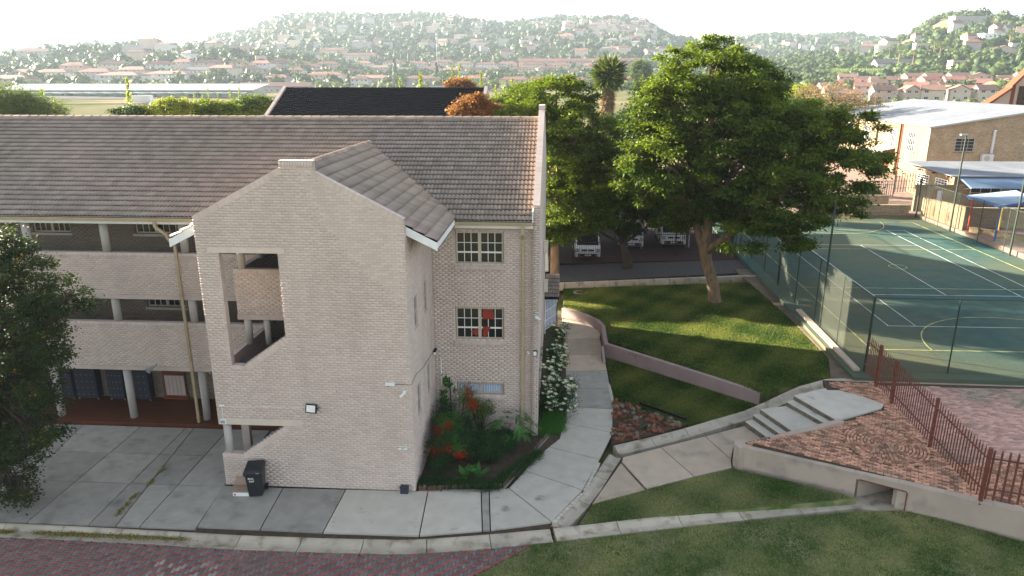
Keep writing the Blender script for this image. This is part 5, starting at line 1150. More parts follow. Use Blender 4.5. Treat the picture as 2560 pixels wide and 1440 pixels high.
# weeping willow at the left edge
def droop(P, r): P = P.copy(); P[:, 2] -= np.abs(r.normal(size=len(P)))*1.1; return P
t = tree('weeping_willow', (-40, 60, 0), [LB(20, 245, 60, 30, 60), LB(90, 270, 50, 30, 60), LB(-50, 250, 60, 40, 60), LB(60, 250, 50, 20, 60)], 'drooping grey green willow at the left edge above the main roof', 240, 110, 0, M['leaf_w'], M['bark_d'], ([(-40, 60, -.2), (-40, 60, 5), (-40, 60, 9)], [.4, .3, .2]), 33, ll=.5, lw=.06, size=.8, extra=droop)
# tall palm
pb_ = GY(1528, 262, 88); pb_ = np.array([pb_[0], 88, Tz(pb_[0], 88)]); ptop = GY(1521, 188, 88)
palm = empty('fan_palm', tuple(pb_), 0, 'tall fan palm with a skirt of dead fronds beside the round willow', 'palm tree')
m = MB(); m.path([(0, 0, -.2), (0, 0, (ptop[2]-pb_[2])*.5), tuple(ptop-pb_)], [.35, .3, .25], 10); m.build('trunk', M['bark'], palm)
def fronds(parent, c, n, L_, e0, e1, mt, seed, name='frond', fan=10, droopk=.5, drop=0.0):
    r = np.random.default_rng(seed); C = []; Nn = []; D = []; ln = []; tt = []
    for i in range(n):
        a = r.random()*2*pi; e = e0+(e1-e0)*r.random(); d = np.array([cos(a)*cos(e), sin(a)*cos(e), sin(e)]); s = np.cross(d, (0, 0, 1)); s /= np.linalg.norm(s); up = np.cross(s, d)
        cq = np.array(c)-np.array([0, 0, drop*r.random()]); st = cq+d*L_*.35*r.uniform(.4, 1.1); tn = r.random()
        for k in range(fan):
            b = (k/(fan-1)-.5)*2.2; dd = d*cos(b)+s*sin(b); dd = dd-np.array([0, 0, droopk*abs(b)*.4]); C.append(st); Nn.append(up+r.normal(size=3)*.45); D.append(dd); ln.append(L_*.62*(1-.25*abs(b))); tt.append(np.clip(tn+r.normal()*.15, 0, 1))
    return leafmesh(name, np.array(C), np.array(Nn), np.array(D), np.array(ln), np.array(ln)*.13, np.array(tt), mt, parent)
tp_ = ptop-pb_; fronds(palm, tp_, 130, 3.1, -.9, 1.2, M['leaf_p'], 5, 'fronds')
fronds(palm, tp_-(0, 0, .2), 300, 1.7, -1.5, -.6, M['leaf_dry'], 6, 'dead_fronds', drop=4.0)
# ------------------------------------------------------------------ planted bed in the corner
bedP = [(-4.66, 21.3), (-1.98, 21.4), (.25, 25.15), (.5, 27.5), (.55, 33.0), (-.6, 33.0), (-.6, 25.6), (-4.66, 25.5)]
zone('planted_bed', bedP, .02, M['soil'], .12, label='dark soil of the planted bed in the inner corner')
ed = empty('log_edging', (0, 0, 0), 0, 'edging of short dark upright stakes round the planted bed', 'edging')
def stakes(a, b, hh=.2):
    a = np.array(a); b = np.array(b); L_ = np.linalg.norm(b-a); n = int(L_/.055); d = (b-a)/L_
    for k in range(n):
        c = a+d*(k+.5)*.055; h = hh*rng.uniform(.8, 1.15); MB().tube((c[0], c[1], -.02), (c[0]+rng.normal(0, .008), c[1]+rng.normal(0, .008), h), .024, .022, n=6, tint=float(rng.random())).build('stake', M['wood_d'], ed)
eb = [G(1046, 1227), G(1258, 1222), G(1335, 1130), G(1413, 1044)]
for a, b in zip(eb, eb[1:]): stakes(a[:2], b[:2], .2)
stakes(G(1413, 1044)[:2], G(1414, 985)[:2], .26); stakes((-4.6, 24.9), (-3.2, 25.2), .9)
# curb bricks in front of edging
lb = empty('bed_kerb', (0, 0, 0)); lb['kind'] = 'structure'; lb['label'] = 'thin kerb strip in front of the stake edging'
for a, b, mt in ((G(1048, 1231), G(1070, 1231), 'pbrick2'), (G(1072, 1231), G(1083, 1230), 'pbrick2'), (G(1085, 1230), G(1100, 1229), 'pbrick'), (G(1105, 1229), G(1258, 1226), 'conc'), (G(1258, 1226), G(1338, 1132), 'conc'), (G(1338, 1132), G(1416, 1046), 'conc')):
    d = (b-a)/np.linalg.norm(b-a); nn = np.array([-d[1], d[0], 0])*.05
    MB().prism([(p[0], p[1], .035) for p in (a, b, b+nn, a+nn)], 0, .06, float(rng.random())).build('kerb_piece', M[mt], lb)
def bush(name, lobes, label, ncl, per, mt, seed, ll, lw, size, cat='shrub', base=None, group=None, flat=.8, surf=.25, stems=True):
    r = np.random.default_rng(seed); c = np.mean([l[0] for l in lobes], axis=0); b = np.array(base if base is not None else (c[0], c[1], 0.02)); t = empty(name, tuple(b), 0, label, cat, group)
    L = [(np.array(q)-b, np.array(R)) for q, R in lobes]; cc, u, P, out, ki = crown_points(L, ncl, per, r, size, flat, surf, .3)
    keep = P[:, 2]+b[2] > .02; P = P[keep]; out = out[keep]; ki = ki[keep]; n = len(P); nm = r.normal(size=(n, 3))*.6; nm[:, 2] += .7; nm += out*.5; dv = out+r.normal(size=(n, 3))*.7
    tn = np.clip(.3+.3*r.random(ncl)[ki]+.2*r.normal(size=n), 0, 1)
    leafmesh('foliage', P, nm, dv, ll*(.6+.8*r.random(n)), lw*(.6+.8*r.random(n)), tn, M[mt], t)
    if stems:
        m = MB()
        for q in cc[:26]: m.path([(r.normal()*.06, r.normal()*.06, -.03), tuple(np.array(q)*.5+(0, 0, .1)), tuple(q)], [.018, .012, .006], 5)
        m.build('stems', M['bark_d'], t)
    return t, cc, u
E3 = lambda x, y, z, rx, ry, rz: ((x, y, z), (rx, ry, rz))
bush('dark_shrub', [E3(-4.0, 22.9, .7, .55, .8, .7), E3(-3.4, 23.6, .7, .8, .8, .7), E3(-4.1, 24.4, .9, .5, .6, .8)], 'dark leafy shrub filling the corner bed beside the tower', 200, 70, 'leaf_s', 41, .075, .035, .25)
t, cc, u = bush('red_creeper', [E3(-3.9, 23.6, 1.35, .5, .5, .35), E3(-3.3, 24.6, 1.8, .35, .35, .55), E3(-3.6, 22.9, .9, .4, .4, .3)], 'flame red leaved shrub against the wing under the curtained window', 90, 60, 'leaf_g', 42, .06, .03, .22)
t['label'] = 'shrub with flame red tips climbing under the curtained window'
rr_ = np.random.default_rng(3)
rc = [(-4.15, 23.0, 1.35), (-3.85, 23.2, 1.45), (-4.0, 22.6, 1.1), (-3.8, 22.4, .95), (-3.25, 24.5, 2.05), (-3.15, 24.4, 1.85), (-3.3, 24.6, 2.3), (-4.2, 22.5, .85), (-3.3, 22.5, .7), (-3.05, 24.3, 1.75)]
Pp = np.concatenate([np.array(c)+rr_.normal(size=(110, 3))*(.11, .11, .09) for c in rc])-np.array(t.location); n = len(Pp)
leafmesh('red_leaves', Pp, rr_.normal(size=(n, 3))+(0, -.3, .6), rr_.normal(size=(n, 3)), np.full(n, .065), np.full(n, .035), rr_.random(n), M['leaf_r'], t)
bush('yellow_shrub', [E3(-2.85, 24.9, 1.3, .5, .35, .45)], 'pale yellow green shrub beside the red tips', 50, 60, 'leaf_w', 43, .06, .03, .2)
bush('wall_creeper', [E3(-4.15, 25.42, 1.9, .22, .05, .6), E3(-4.35, 25.42, 1.2, .2, .05, .5)], 'thin creeper climbing the wing wall by the black pipe', 26, 16, 'leaf_g', 44, .09, .08, .12, cat='creeper', stems=False)
bush('fern_shrub', [E3(-2.6, 23.6, .45, .7, .8, .4), E3(-1.9, 24.2, .4, .5, .6, .35)], 'dark ferny shrub in the middle of the corner bed', 170, 60, 'leaf_s', 45, .14, .025, .25)
def rosette(name, loc, n, L_, w, e0, e1, mt, label, seed, cat='plant', group=None, seg=4, curve=.6, leafname='leaf'):
    """plant of arching blades from one centre, each blade a strip"""
    r = np.random.default_rng(seed); t = empty(name, loc, 0, label, cat, group)
    for i in range(n):
        a = 2*pi*i/n*1.618*3+r.normal()*.2; e = e0+(e1-e0)*r.random(); V = []; ll = L_*(.75+.4*r.random()); p = np.zeros(3); s = np.array([-sin(a), cos(a), 0])
        for k in range(seg+1):
            f = k/seg; ww = w*(.55+.9*f if f < .45 else 1.6*(1-f)+.03); V += [tuple(p-s*ww/2), tuple(p+s*ww/2)]
            ee = e-curve*f; p = p+np.array([cos(a)*cos(ee), sin(a)*cos(ee), sin(ee)])*ll/seg
        MB().poly(V, [(2*k, 2*k+1, 2*k+3, 2*k+2) for k in range(seg)], float(r.random())).build(leafname, M[mt], t)
    return t
rosette('agave', (-4.05, 21.95, .1), 26, .75, .05, .2, 1.2, 'leaf_s', 'spiky grey green agave in the corner bed near the tower', 51)
rosette('broad_leaf_plant', (-3.1, 21.95, .1), 9, .62, .24, .5, 1.1, 'leaf_g', 'bright green plant with broad paddle leaves at the front of the bed', 52)
rosette('broad_leaf_plant', (-2.62, 22.0, .1), 8, .70, .22, .6, 1.2, 'leaf_g', 'second broad leaved plant, the taller one at the front of the bed', 53)
ph = empty('philodendron', (-1.75, 24.6, .05), 0, 'tall fingered philodendron with bright drooping leaves at the wing corner', 'plant')
r = np.random.default_rng(8); C = []; Nn = []; D = []; LL = []; tt = []
for i in range(46):
    a = r.random()*2*pi; e = r.uniform(.1, 1.3); L_ = r.uniform(.5, 1.1); d = np.array([cos(a)*cos(e), sin(a)*cos(e), sin(e)*1.1]); st = d*L_+(0, 0, .35); dd = d*(1, 1, 0)+(0, 0, -.5); dd /= np.linalg.norm(dd); s = np.cross(dd, (0, 0, 1)); s /= np.linalg.norm(s); tn = r.random()
    for k in range(11):
        b = (k/10-.5)*2; C.append(st+dd*.28*(k % 6)/6); Nn.append((0, 0, 1)+dd*.5); D.append(dd*.6+s*b*1.1); LL.append(.26); tt.append(tn)
leafmesh('leaves', np.array(C), np.array(Nn), np.array(D), np.array(LL), np.array(LL)*.2, np.array(tt), M['leaf_g'], ph, fold=.05)
m = MB(); m.path([(0, 0, -.05), (0, 0, .3), (.05, 0, .6)], [.06, .05, .04], 6); m.build('stem', M['bark_d'], ph)
# tufted border grass
def tuft(name, pts, n, L_, w, mt, label, seed, spread=.12):
    r = np.random.default_rng(seed); k = r.integers(0, len(pts), n); P = np.array(pts)[k]+r.normal(size=(n, 3))*(spread, spread, 0); P[:, 2] = .03
    nm = r.normal(size=(n, 3)); dv = r.normal(size=(n, 3))*.55; dv[:, 2] = 1; o = leafmesh(name, P, nm, dv, L_*(.6+.8*r.random(n)), np.full(n, w), r.random(n), M[mt]); tag(o, label, 'grass', kind='stuff'); return o
bp = [(-4.55+.1*i, 21.52+.03*sin(i), 0) for i in range(27)]+[(-1.95+.08*i, 21.6+.13*i, 0) for i in range(18)]
tuft('border_grass', bp, 9000, .26, .014, 'leaf_s', 'dark tufted border grass inside the stake edging', 61)
bp = [(-.35+.05*(i % 5), 25.4+.13*i, 0) for i in range(24)]+[(.05+.05*(i % 4), 25.6+.13*i, 0) for i in range(18)]
tuft('border_grass', bp, 8000, .30, .016, 'leaf_g', 'mid green tufted grass strip under the white rose bush', 62, .14)
t, cc, u = bush('rose_bush', [E3(-.15, 27.2, 1.2, .45, .9, 1.1), E3(.0, 29.0, 1.9, .5, .8, .8), E3(.55, 27.2, .9, .35, .6, .7), E3(.2, 31.0, 2.3, .45, .6, .6)], 'tall rose bush covered with white flowers on the gable side', 200, 60, 'leaf_s', 46, .07, .04, .28, base=(.1, 27.8, .02))
r = np.random.default_rng(9); k = np.argsort(-(cc[:, 2]*.3+u[:, 0]-u[:, 1]+r.normal(size=len(cc))*.6))[:95]
me_f = None; V = []; 
fl_c = []; 
for i in range(26):
    a = r.random()*2*pi; e = r.uniform(-.2, 1.4); fl_c.append(np.array([cos(a)*cos(e), sin(a)*cos(e), sin(e)]))
fl_c = np.array(fl_c); tmp = leafmesh('rose_flower', fl_c*.018, fl_c, np.cross(fl_c, (0.3, .1, 1)), np.full(26, .095), np.full(26, .085), r.random(26), M['petal'], t)
for j, i in enumerate(k):
    for s_ in range(2):
        o = tmp if (j == 0 and s_ == 0) else tmp.copy()
        if o is not tmp: COL.objects.link(o)
        o.parent = t; p = cc[i]*1.03+r.normal(size=3)*.1; o.location = tuple(p); o.scale = (1, 1, 1)
# rock bed
rb = PX([(1534, 1000), (1716, 1062), (1640, 1086), (1528, 1112)], zL)
zone('rock_bed', rb, lambda x, y: zL(x, y)+.01, M['soil'], .2, label='dark soil under the triangular rock bed')
M['rock_r'] = mat('rust_rock', (.21, .085, .045), (.13, .055, .035), .9, 7, bump=.8, bscale=20); M['rock_g'] = mat('grey_rock', (.20, .165, .125), (.14, .11, .085), .9, 7, bump=.8, bscale=20)
rock_me = []
for q in range(9):
    bm = bmesh.new(); bmesh.ops.create_icosphere(bm, subdivisions=2, radius=1)
    sx = [rng.uniform(.7, 1.2) for _ in range(3)]
    for v in bm.verts:
        f = 1+.16*sin(v.co.x*4+q)+.14*cos(v.co.y*5+q*2)+rng.normal(0, .05); v.co = Vector((v.co.x*sx[0]*f, v.co.y*sx[1]*f, v.co.z*sx[2]*.75*f))
    me = bpy.data.meshes.new('rock'); bm.to_mesh(me); bm.free(); me.materials.append(M['rock_g'] if q in (3, 7) else M['rock_r']); rock_me.append(me)
xs = [p[0] for p in rb]; ys2 = [p[1] for p in rb]; cnt = 0; placed = []
while cnt < 150:
    x, y = rng.uniform(min(xs), max(xs)), rng.uniform(min(ys2), max(ys2))
    if not inpoly(x, y, rb): continue
    s_ = rng.uniform(.05, .145); q = int(rng.integers(0, 9)); o = put('rock', rock_me[q]); o.location = (x, y, zL(x, y)+s_*.35); o.scale = (s_, s_, s_); o.rotation_euler = (rng.uniform(-.4, .4), rng.uniform(-.4, .4), rng.uniform(0, 6.28))
    if q in (3, 7): tag(o, 'pale rounded rock in the triangular rock bed by the path', 'rock', 'pale rocks in the rock bed')
    else: tag(o, 'rust brown rock in the triangular rock bed by the path', 'rock', 'rusty rocks in the rock bed')
    cnt += 1
for q, (px, py) in enumerate(((1570, 1052), (1608, 1040), (1613, 1075), (1665, 1058), (1560, 1012))):
    p = GF(px, py, zL); rosette('small_agave', (p[0], p[1], zL(p[0], p[1])+.05), 22, .3, .045, .3, 1.3, 'leaf_s', 'small spiky aloe in the rock bed, '+['near its left side', 'behind the middle', 'at the front middle', 'near its right tip', 'at the top corner'][q], 70+q, group='aloes in the rock bed')
MB().bar((*GF(1600, 1012, zL)[:2], .14), (*GF(1716, 1060, zL)[:2], .30), .05, .10).build('rock_bed_edging', M['vblack'], None); tag(bpy.data.objects['rock_bed_edging'], 'dark plastic edging strip along the back of the rock bed', 'edging')
# fallen leaves
def litter(name, spots, n, label, seed, mt='leaf_y'):
    r = np.random.default_rng(seed); k = r.integers(0, len(spots), n); S = np.array(spots); P = np.stack([S[k, 0]+r.normal(size=n)*S[k, 3], S[k, 1]+r.normal(size=n)*S[k, 4], S[k, 2]+.01+r.random(n)*.02], 1)
    nm = r.normal(size=(n, 3))*.3+(0, 0, 1); o = leafmesh(name, P, nm, r.normal(size=(n, 3)), np.full(n, .05), np.full(n, .035), r.random(n), M[mt]); tag(o, label, 'leaves', kind='stuff')
M['leaf_lit'] = leafmat('fallen_leaf', (.10, .075, .02), (.26, .24, .05), .1)
sp = [(*G(100+ (i*22), 1333+i*.9, -.08)[:2], -.075, .18, .07) for i in range(17)]+[(*G(5+i*8, 1330, -.08)[:2], -.075, .15, .05) for i in range(3)]
litter('fallen_leaves', sp, 2600, 'yellow brown leaves heaped along the channel of the street gutter', 81, 'leaf_lit')
sp = [(*G(*p)[:2], .012, .05, .09) for p in ((296, 1285), (305, 1275), (318, 1262), (332, 1245), (340, 1240), (372, 1212), (380, 1205), (400, 1182), (408, 1175))]
litter('fallen_leaves', sp, 500, 'thin line of yellow leaves in a paving joint of the courtyard', 82, 'leaf_lit')

r = np.random.default_rng(91); n = 0; PL = []
while n < 5200:
    x, y = r.uniform(-2.5, 15.4), r.uniform(15.5, 21.6)
    if inpoly(x, y, lA) or inpoly(x, y, lB): PL.append((x, y, zA(x, y) if inpoly(x, y, lA) else zB(x, y))); n += 1
P = np.array(PL)+(0, 0, .045); nm = r.normal(size=(n, 3))*.35+(0, 0, 1); o = leafmesh('dry_leaves', P, nm, r.normal(size=(n, 3)), np.full(n, .05)*r.uniform(.6, 1.3, n), np.full(n, .028), r.random(n), M['leaf_dry']); tag(o, 'small dry leaves scattered over the front lawn', 'leaves', kind='stuff')
# ================================================================== fences
def chainlink(name, a, b, zf, h, label, posts, tall=(), step=.085, r=.0036, postr=.03, topbar=True, mt_post='steel_g', group='chain link fences round the court'):
    a = np.array(a, float); b = np.array(b, float); L_ = np.linalg.norm(b-a); d = (b-a)/L_; t = empty(name, (a[0], a[1], zf(*a)), 0, label, 'fence', group)
    o3 = np.array([a[0], a[1], zf(*a)]); P = lambda s, z: tuple(np.array([*(a+d*s), zf(*(a+d*s))+z])-o3)
    for s in posts: MB().tube(P(s, -.2), P(s, h), postr, n=10).build('post', M[mt_post], t)
    for s, hh, rr in tall: MB().tube(P(s, -.2), P(s, hh), rr, rr*.85, n=12).build('pole', M['steel_g'], t)
    if topbar: MB().tube(P(0, h), P(L_, h), .02, n=8).build('top_rail', M[mt_post], t)
    for z in (.05, h*.35, h*.66): MB().tube(P(0, z), P(L_, z), .004, n=4).build('line_wire', M['wire'], t)
    V = []; F = []; n = int(L_/step); k = 0; nrm_ = np.array([-d[1], d[0], 0])
    for sg in (1, -1):
        for i in range(-int(h/step), n+1+0):
            s0, s1 = i*step, i*step+h
            za, zb = 0, h
            if s0 < 0: za = -s0; s0 = 0
            if s1 > L_: zb = h-(s1-L_); s1 = L_
            if zb-za < .05: continue
            if sg < 0: za, zb = h-za, h-zb
            p, q = np.array(P(s0, za)), np.array(P(s1, zb)); e = (q-p)/np.linalg.norm(q-p); w_ = np.cross(e, nrm_)
            for c in (p, q):
                for m_ in range(3): V.append(c+nrm_*r*cos(2.094*m_)+w_*r*sin(2.094*m_))
            F += [(k, k+1, k+4, k+3), (k+1, k+2, k+5, k+4), (k+2, k, k+3, k+5)]; k += 6
    o = put('mesh_netting', mesh_np('mesh_netting', np.array(V), np.array(F), M['wire']), t); o['kind'] = 'stuff'; return t
zc = lambda x, y: 1.33+.006*(y-30)
chainlink('court_fence', (13.42, 29.6), (13.75, 62.5), zc, 3.35, 'long green chain link fence along the left side of the court', [0, 3.35, 6.6, 9.9, 13.2, 16.5, 19.8, 23.1, 26.4, 29.7, 32.9], tall=((5.7, 6.6, .055), (.0, 3.4, .06), (13.4, 6.0, .05)))
chainlink('court_fence', (13.42, 29.6), (31.5, 29.2), zc, 3.35, 'chain link fence along the near end of the court with a yellowish post', [3.45, 6.9, 10.4, 13.8, 17.2], mt_post='steel_g', group=None)
chainlink('court_fence', (13.75, 63.4), (31.7, 64.4), lambda x, y: 1.5+.008*(x-13), 3.3, 'chain link fence across the far end of the court before the brick walls', [0, 4.4, 8.9, 13.4], group=None, tall=((17.9, 3.5, .08),), topbar=True, r=.003, step=.12)
chainlink('court_fence', (31.7, 64.4), (31.75, 46.0), lambda x, y: 1.72-.004*(64-y), 3.1, 'chain link fence on the right side of the court beside the pale wall', [.9, 1.6, 3.6, 6.3, 9.5, 12.8, 16.2], tall=((5.6, 7.6, .07), (13.6, 7.6, .07)), r=.003, step=.12, group=None)
# street light heads on the two tall poles
for (x, y, z, dx) in ((31.72, 58.8, 9.3, -.0), (31.74, 50.8, 9.3, -.0)):
    t = empty('court_lamp', (x, y, z), 0, 'small floodlight head on the tall court pole '+('near the pale wall' if y > 55 else 'at the right edge'), 'lamp', 'court lamps'); MB().box(-.45, .05, -.12, .12, -.05, .06).build('head', M['metal'], t); MB().box(-.40, -.05, -.09, .09, -.062, -.052).build('lens', M['lamp'], t)
def palisade(name, a, b, zf, h, label, posts, sp=.17, w=.045, mt='pali', postw=.09, spike=True, group=None, rails=(.25, .82)):
    a = np.array(a, float); b = np.array(b, float); L_ = np.linalg.norm(b-a); d = (b-a)/L_; an_ = atan2(d[1], d[0]); t = empty(name, (a[0], a[1], 0), 0, label, 'fence', group)
    pm = MB(); pm.hexa([(-w/2, -.006, .1), (w/2, -.006, .1), (w/2, .012, .1), (-w/2, .012, .1), (-w/2, -.006, h-.1), (w/2, -.006, h-.1), (w/2, .012, h-.1), (-w/2, .012, h-.1)])
    pm.poly([(-w/2, 0, h-.1), (w/2, 0, h-.1), (w*.35, 0, h), (w*.12, 0, h-.05), (0, 0, h+.02), (-w*.12, 0, h-.05), (-w*.35, 0, h)], [(0, 1, 2, 3, 4, 5, 6)]); me = pm.mesh('pale', M[mt]); n = int(L_/sp)
    for k in range(n):
        s = (k+.5)*sp
        if min([abs(s-q) for q in posts]+[9]) < .07: continue
        p = a+d*s; put('pale', me, t, Matrix.Translation((p[0]-a[0], p[1]-a[1], zf(*p))) @ Matrix.Rotation(an_+rng.normal(0, .02), 4, 'Z') @ Matrix.Rotation(rng.normal(0, .006), 4, 'Y'))
    for s in posts:
        p = a+d*s; MB().box(p[0]-a[0]-postw/2, p[0]-a[0]+postw/2, p[1]-a[1]-postw/2, p[1]-a[1]+postw/2, zf(*p)-.1, zf(*p)+h+.03).build('post', M[mt], t)
    for z in rails:
        q0 = (0, 0, zf(*a)+h*z); q1 = (*(b-a), zf(*b)+h*z); nn = np.array([-d[1], d[0]])*.03; MB().bar((q0[0]+nn[0], q0[1]+nn[1], q0[2]), (q1[0]+nn[0], q1[1]+nn[1], q1[2]), .035, .045).build('rail', M[mt], t)
    return t
palisade('palisade_fence', (13.25, 20.24), (13.38, 29.55), zP, 1.82, 'rust brown palisade fence running across the plaza towards the court corner', [0, 3.28, 6.5, 8.0], .165)
palisade('palisade_fence', (13.25, 20.24), (18.5, 18.75), zP, 1.82, 'nearest run of rust brown palisade turning off to the right edge', [5.2], .215, .06)
palisade('parking_palisade', (1.15, 50.2), (4.6, 50.2), lambda x, y: .62+.05*x*.5, 1.9, 'dark palisade gate in front of the first white minibus', [0, 3.4], .13, .028, 'pali_d')
palisade('parking_palisade', (4.6, 51.6), (12.9, 51.8), lambda x, y: .85+.02*x, 1.9, 'dark palisade fence in front of the two parked vans', [.05, 4.1, 8.2], .14, .028, 'pali_d')
gb2 = empty('green_bag', (15.55, 20.65, zP(15.5, 20.7)), 0, 'green and navy bag on the bricks behind the nearest palisade', 'bag')
bm = bmesh.new(); bmesh.ops.create_icosphere(bm, subdivisions=3, radius=1)
for v in bm.verts: v.co = Vector((v.co.x*.24*(1+.1*sin(v.co.z*6)), v.co.y*.2, max(-.9, v.co.z)*.34*(1+.08*sin(v.co.x*7))+.3))
me = bpy.data.meshes.new('bag'); bm.to_mesh(me); bm.free(); me.materials.append(mat('green_cloth', (.02, .14, .08), (.015, .09, .06), .8, 9)); put('body', me, gb2); MB().box(-.19, .19, -.16, .16, .55, .70).build('flap', M['locker'], gb2); MB().path([(-.1, 0, .68), (0, 0, .84), (.1, 0, .68)], .015, 6).build('handle', M['vblack'], gb2)
# ================================================================== vehicles
def minibus(loc, label, s=1.0, rz=0.0, grp='white minibuses parked under the carport'):
    t = empty('minibus', loc, rz, label, 'minibus', grp); w = .92
    side_ = [(-.0, .32), (-.05, .75), (.02, 1.02), (.28, 1.12), (.95, 1.92), (1.25, 2.16), (5.0, 2.2), (5.15, 1.9), (5.2, .35)]
    m = MB(); n = len(side_); fr_ = lambda z: w-(.10*max(0, (z-1.1)/1.1)); V = [(-fr_(z), y, z) for y, z in side_]+[(fr_(z), y, z) for y, z in side_]
    m.poly(V, [tuple(range(n))[::-1], tuple(range(n, 2*n))]+[(i, (i+1) % n, n+(i+1) % n, n+i) for i in range(n)]); o = fix_normals(m.build('body', M['vwhite'], t)); bv = o.modifiers.new('b', 'BEVEL'); bv.width = .06; bv.segments = 2; bv.limit_method = 'ANGLE'
    MB().poly([(-.80, .33, 1.155), (.80, .33, 1.155), (.74, .93, 1.86), (-.74, .93, 1.86)], [(0, 1, 2, 3)]).build('windscreen', M['vglass'], t).location = (0, -.03, .03)
    MB().box(-.45, .45, -.075, -.04, .80, .93).build('grille', M['vblack'], t); MB().box(-.72, .72, -.085, -.03, .38, .60).build('bumper', M['vblack'], t)
    for sx in (-1, 1):
        MB().box(sx*.75-.15, sx*.75+.15, -.07, -.0, .72, .98).build('headlight', M['lamp'], t); MB().tube((sx*.62, -.09, .49), (sx*.62, -.08, .49), .045, n=10).build('fog_lamp', M['lamp'], t)
        MB().box(sx*1.08-.10, sx*1.08+.10, .42, .52, 1.2, 1.5).build('mirror', M['vblack'], t); MB().bar((sx*.9, .5, 1.25), (sx*1.02, .48, 1.32), .03, .03).build('mirror_arm', M['vblack'], t)
        for yy in (.95, 4.2):
            wh = MB().tube((sx*.72, yy, .33), (sx*.93, yy, .33), .33, n=22).build('wheel', M['vblack'], t); MB().tube((sx*.932, yy, .33), (sx*.938, yy, .33), .19, n=14).build('rim', M['metal'], wh)
        MB().poly([(sx*.925, 1.15, 1.18), (sx*.925, 4.9, 1.2), (sx*.86, 4.9, 1.85), (sx*.86, 1.35, 1.83)], [(0, 1, 2, 3)]).build('side_window', M['vglass'], t).location = (sx*.012, 0, 0)
    em = MB(); em.tube((0, -.083, .865), (0, -.076, .865), .07, n=18); em.build('emblem_ring', M['metal'], t)
    pl = MB().box(-.24, .24, -.10, -.088, .45, .55).build('number_plate', M['plate'], t)
    for k in (-1.4, -.4, .6, 1.5): MB().box(k*.11-.03, k*.11+.03, -.103, -.101, .475, .525).build('plate_character', M['vblack'], pl)
    for sx in (-1, 1): MB().bar((sx*.12, .3, 1.2), (sx*.5, .34, 1.23), .02, .02).build('wiper', M['vblack'], t)
    return t
zV = lambda x, y: zD(x, y)+.015*max(0, y-52)+.02
v1 = GF(1474, 690, zV); minibus((v1[0], 51.2, zV(v1[0], 51)), 'white minibus with round emblem behind the dark palisade gate, leftmost', grp=None)
v2 = GY(1577, 650, 54.0)[0]; minibus((v2, 54.0, zV(v2, 54.0)), 'white van under the carport, half hidden by the forked trunk')
v3 = GY(1681, 650, 54.0)[0]; minibus((v3, 54.0, zV(v3, 54.0)), 'white van under the carport, nearest the leaning trunk')
minibus((-1.45, 52.6, .42), 'white car whose rear side shows past the gable edge', rz=radians(180), grp=None)['category'] = 'car'
bpy.data.objects['minibus.003'].name = 'parked_car'
cp = empty('carport', (6.5, 57.2, 1), 0, 'pale corrugated carport roof glimpsed through the trees', 'carport')
m = MB(); nx = 90
V = []
for i in range(nx*2+1): x = -7.5+15*i/(nx*2); zz_ = .035*(1 if i % 2 else -1); V += [(x, -3.8, 2.55+zz_), (x, 4.8, 3.2+zz_)]
m.poly(V, [(2*i, 2*i+2, 2*i+3, 2*i+1) for i in range(nx*2)]); m.build('roof_sheet', M['sheet'], cp)
for x in (-7.3, -3.6, 0, 3.6, 7.3):
    for y in (-3, 3): MB().tube((x, y, -.2), (x, y, 2.55+(.4 if y > 0 else 0)), .05, n=8).build('post', M['metal'], cp)
MB().box(-7.5, 7.5, -3.86, -3.8, 2.3, 2.55).build('back_board', M['vblack'], cp).location = (0, 8.7, -1.2); MB().box(-7.5, 7.5, -3.86, -3.8, 2.4, 2.55).build('fascia', M['pali'], cp)
mh = GF(1452, 731, zU); t = empty('manhole', (mh[0], mh[1], zU(mh[0], mh[1])), 0, 'round manhole cover with a pale concrete ring in the dark lawn', 'manhole')
m = MB(); n = 40; V = []
for i in range(n): a = 2*pi*i/n; V += [(.34*cos(a), .34*sin(a), .02), (.46*cos(a), .46*sin(a), .02), (.48*cos(a), .48*sin(a), -.05)]
m.poly(V, [(3*i, 3*i+1, (3*i+4) % (3*n), (3*i+3) % (3*n)) for i in range(n)]+[(3*i+1, 3*i+2, (3*i+5) % (3*n), (3*i+4) % (3*n)) for i in range(n)]); m.build('ring', M['conc'], t); MB().tube((0, 0, -.03), (0, 0, .015), .335, n=32).build('lid', M['pali'], t)
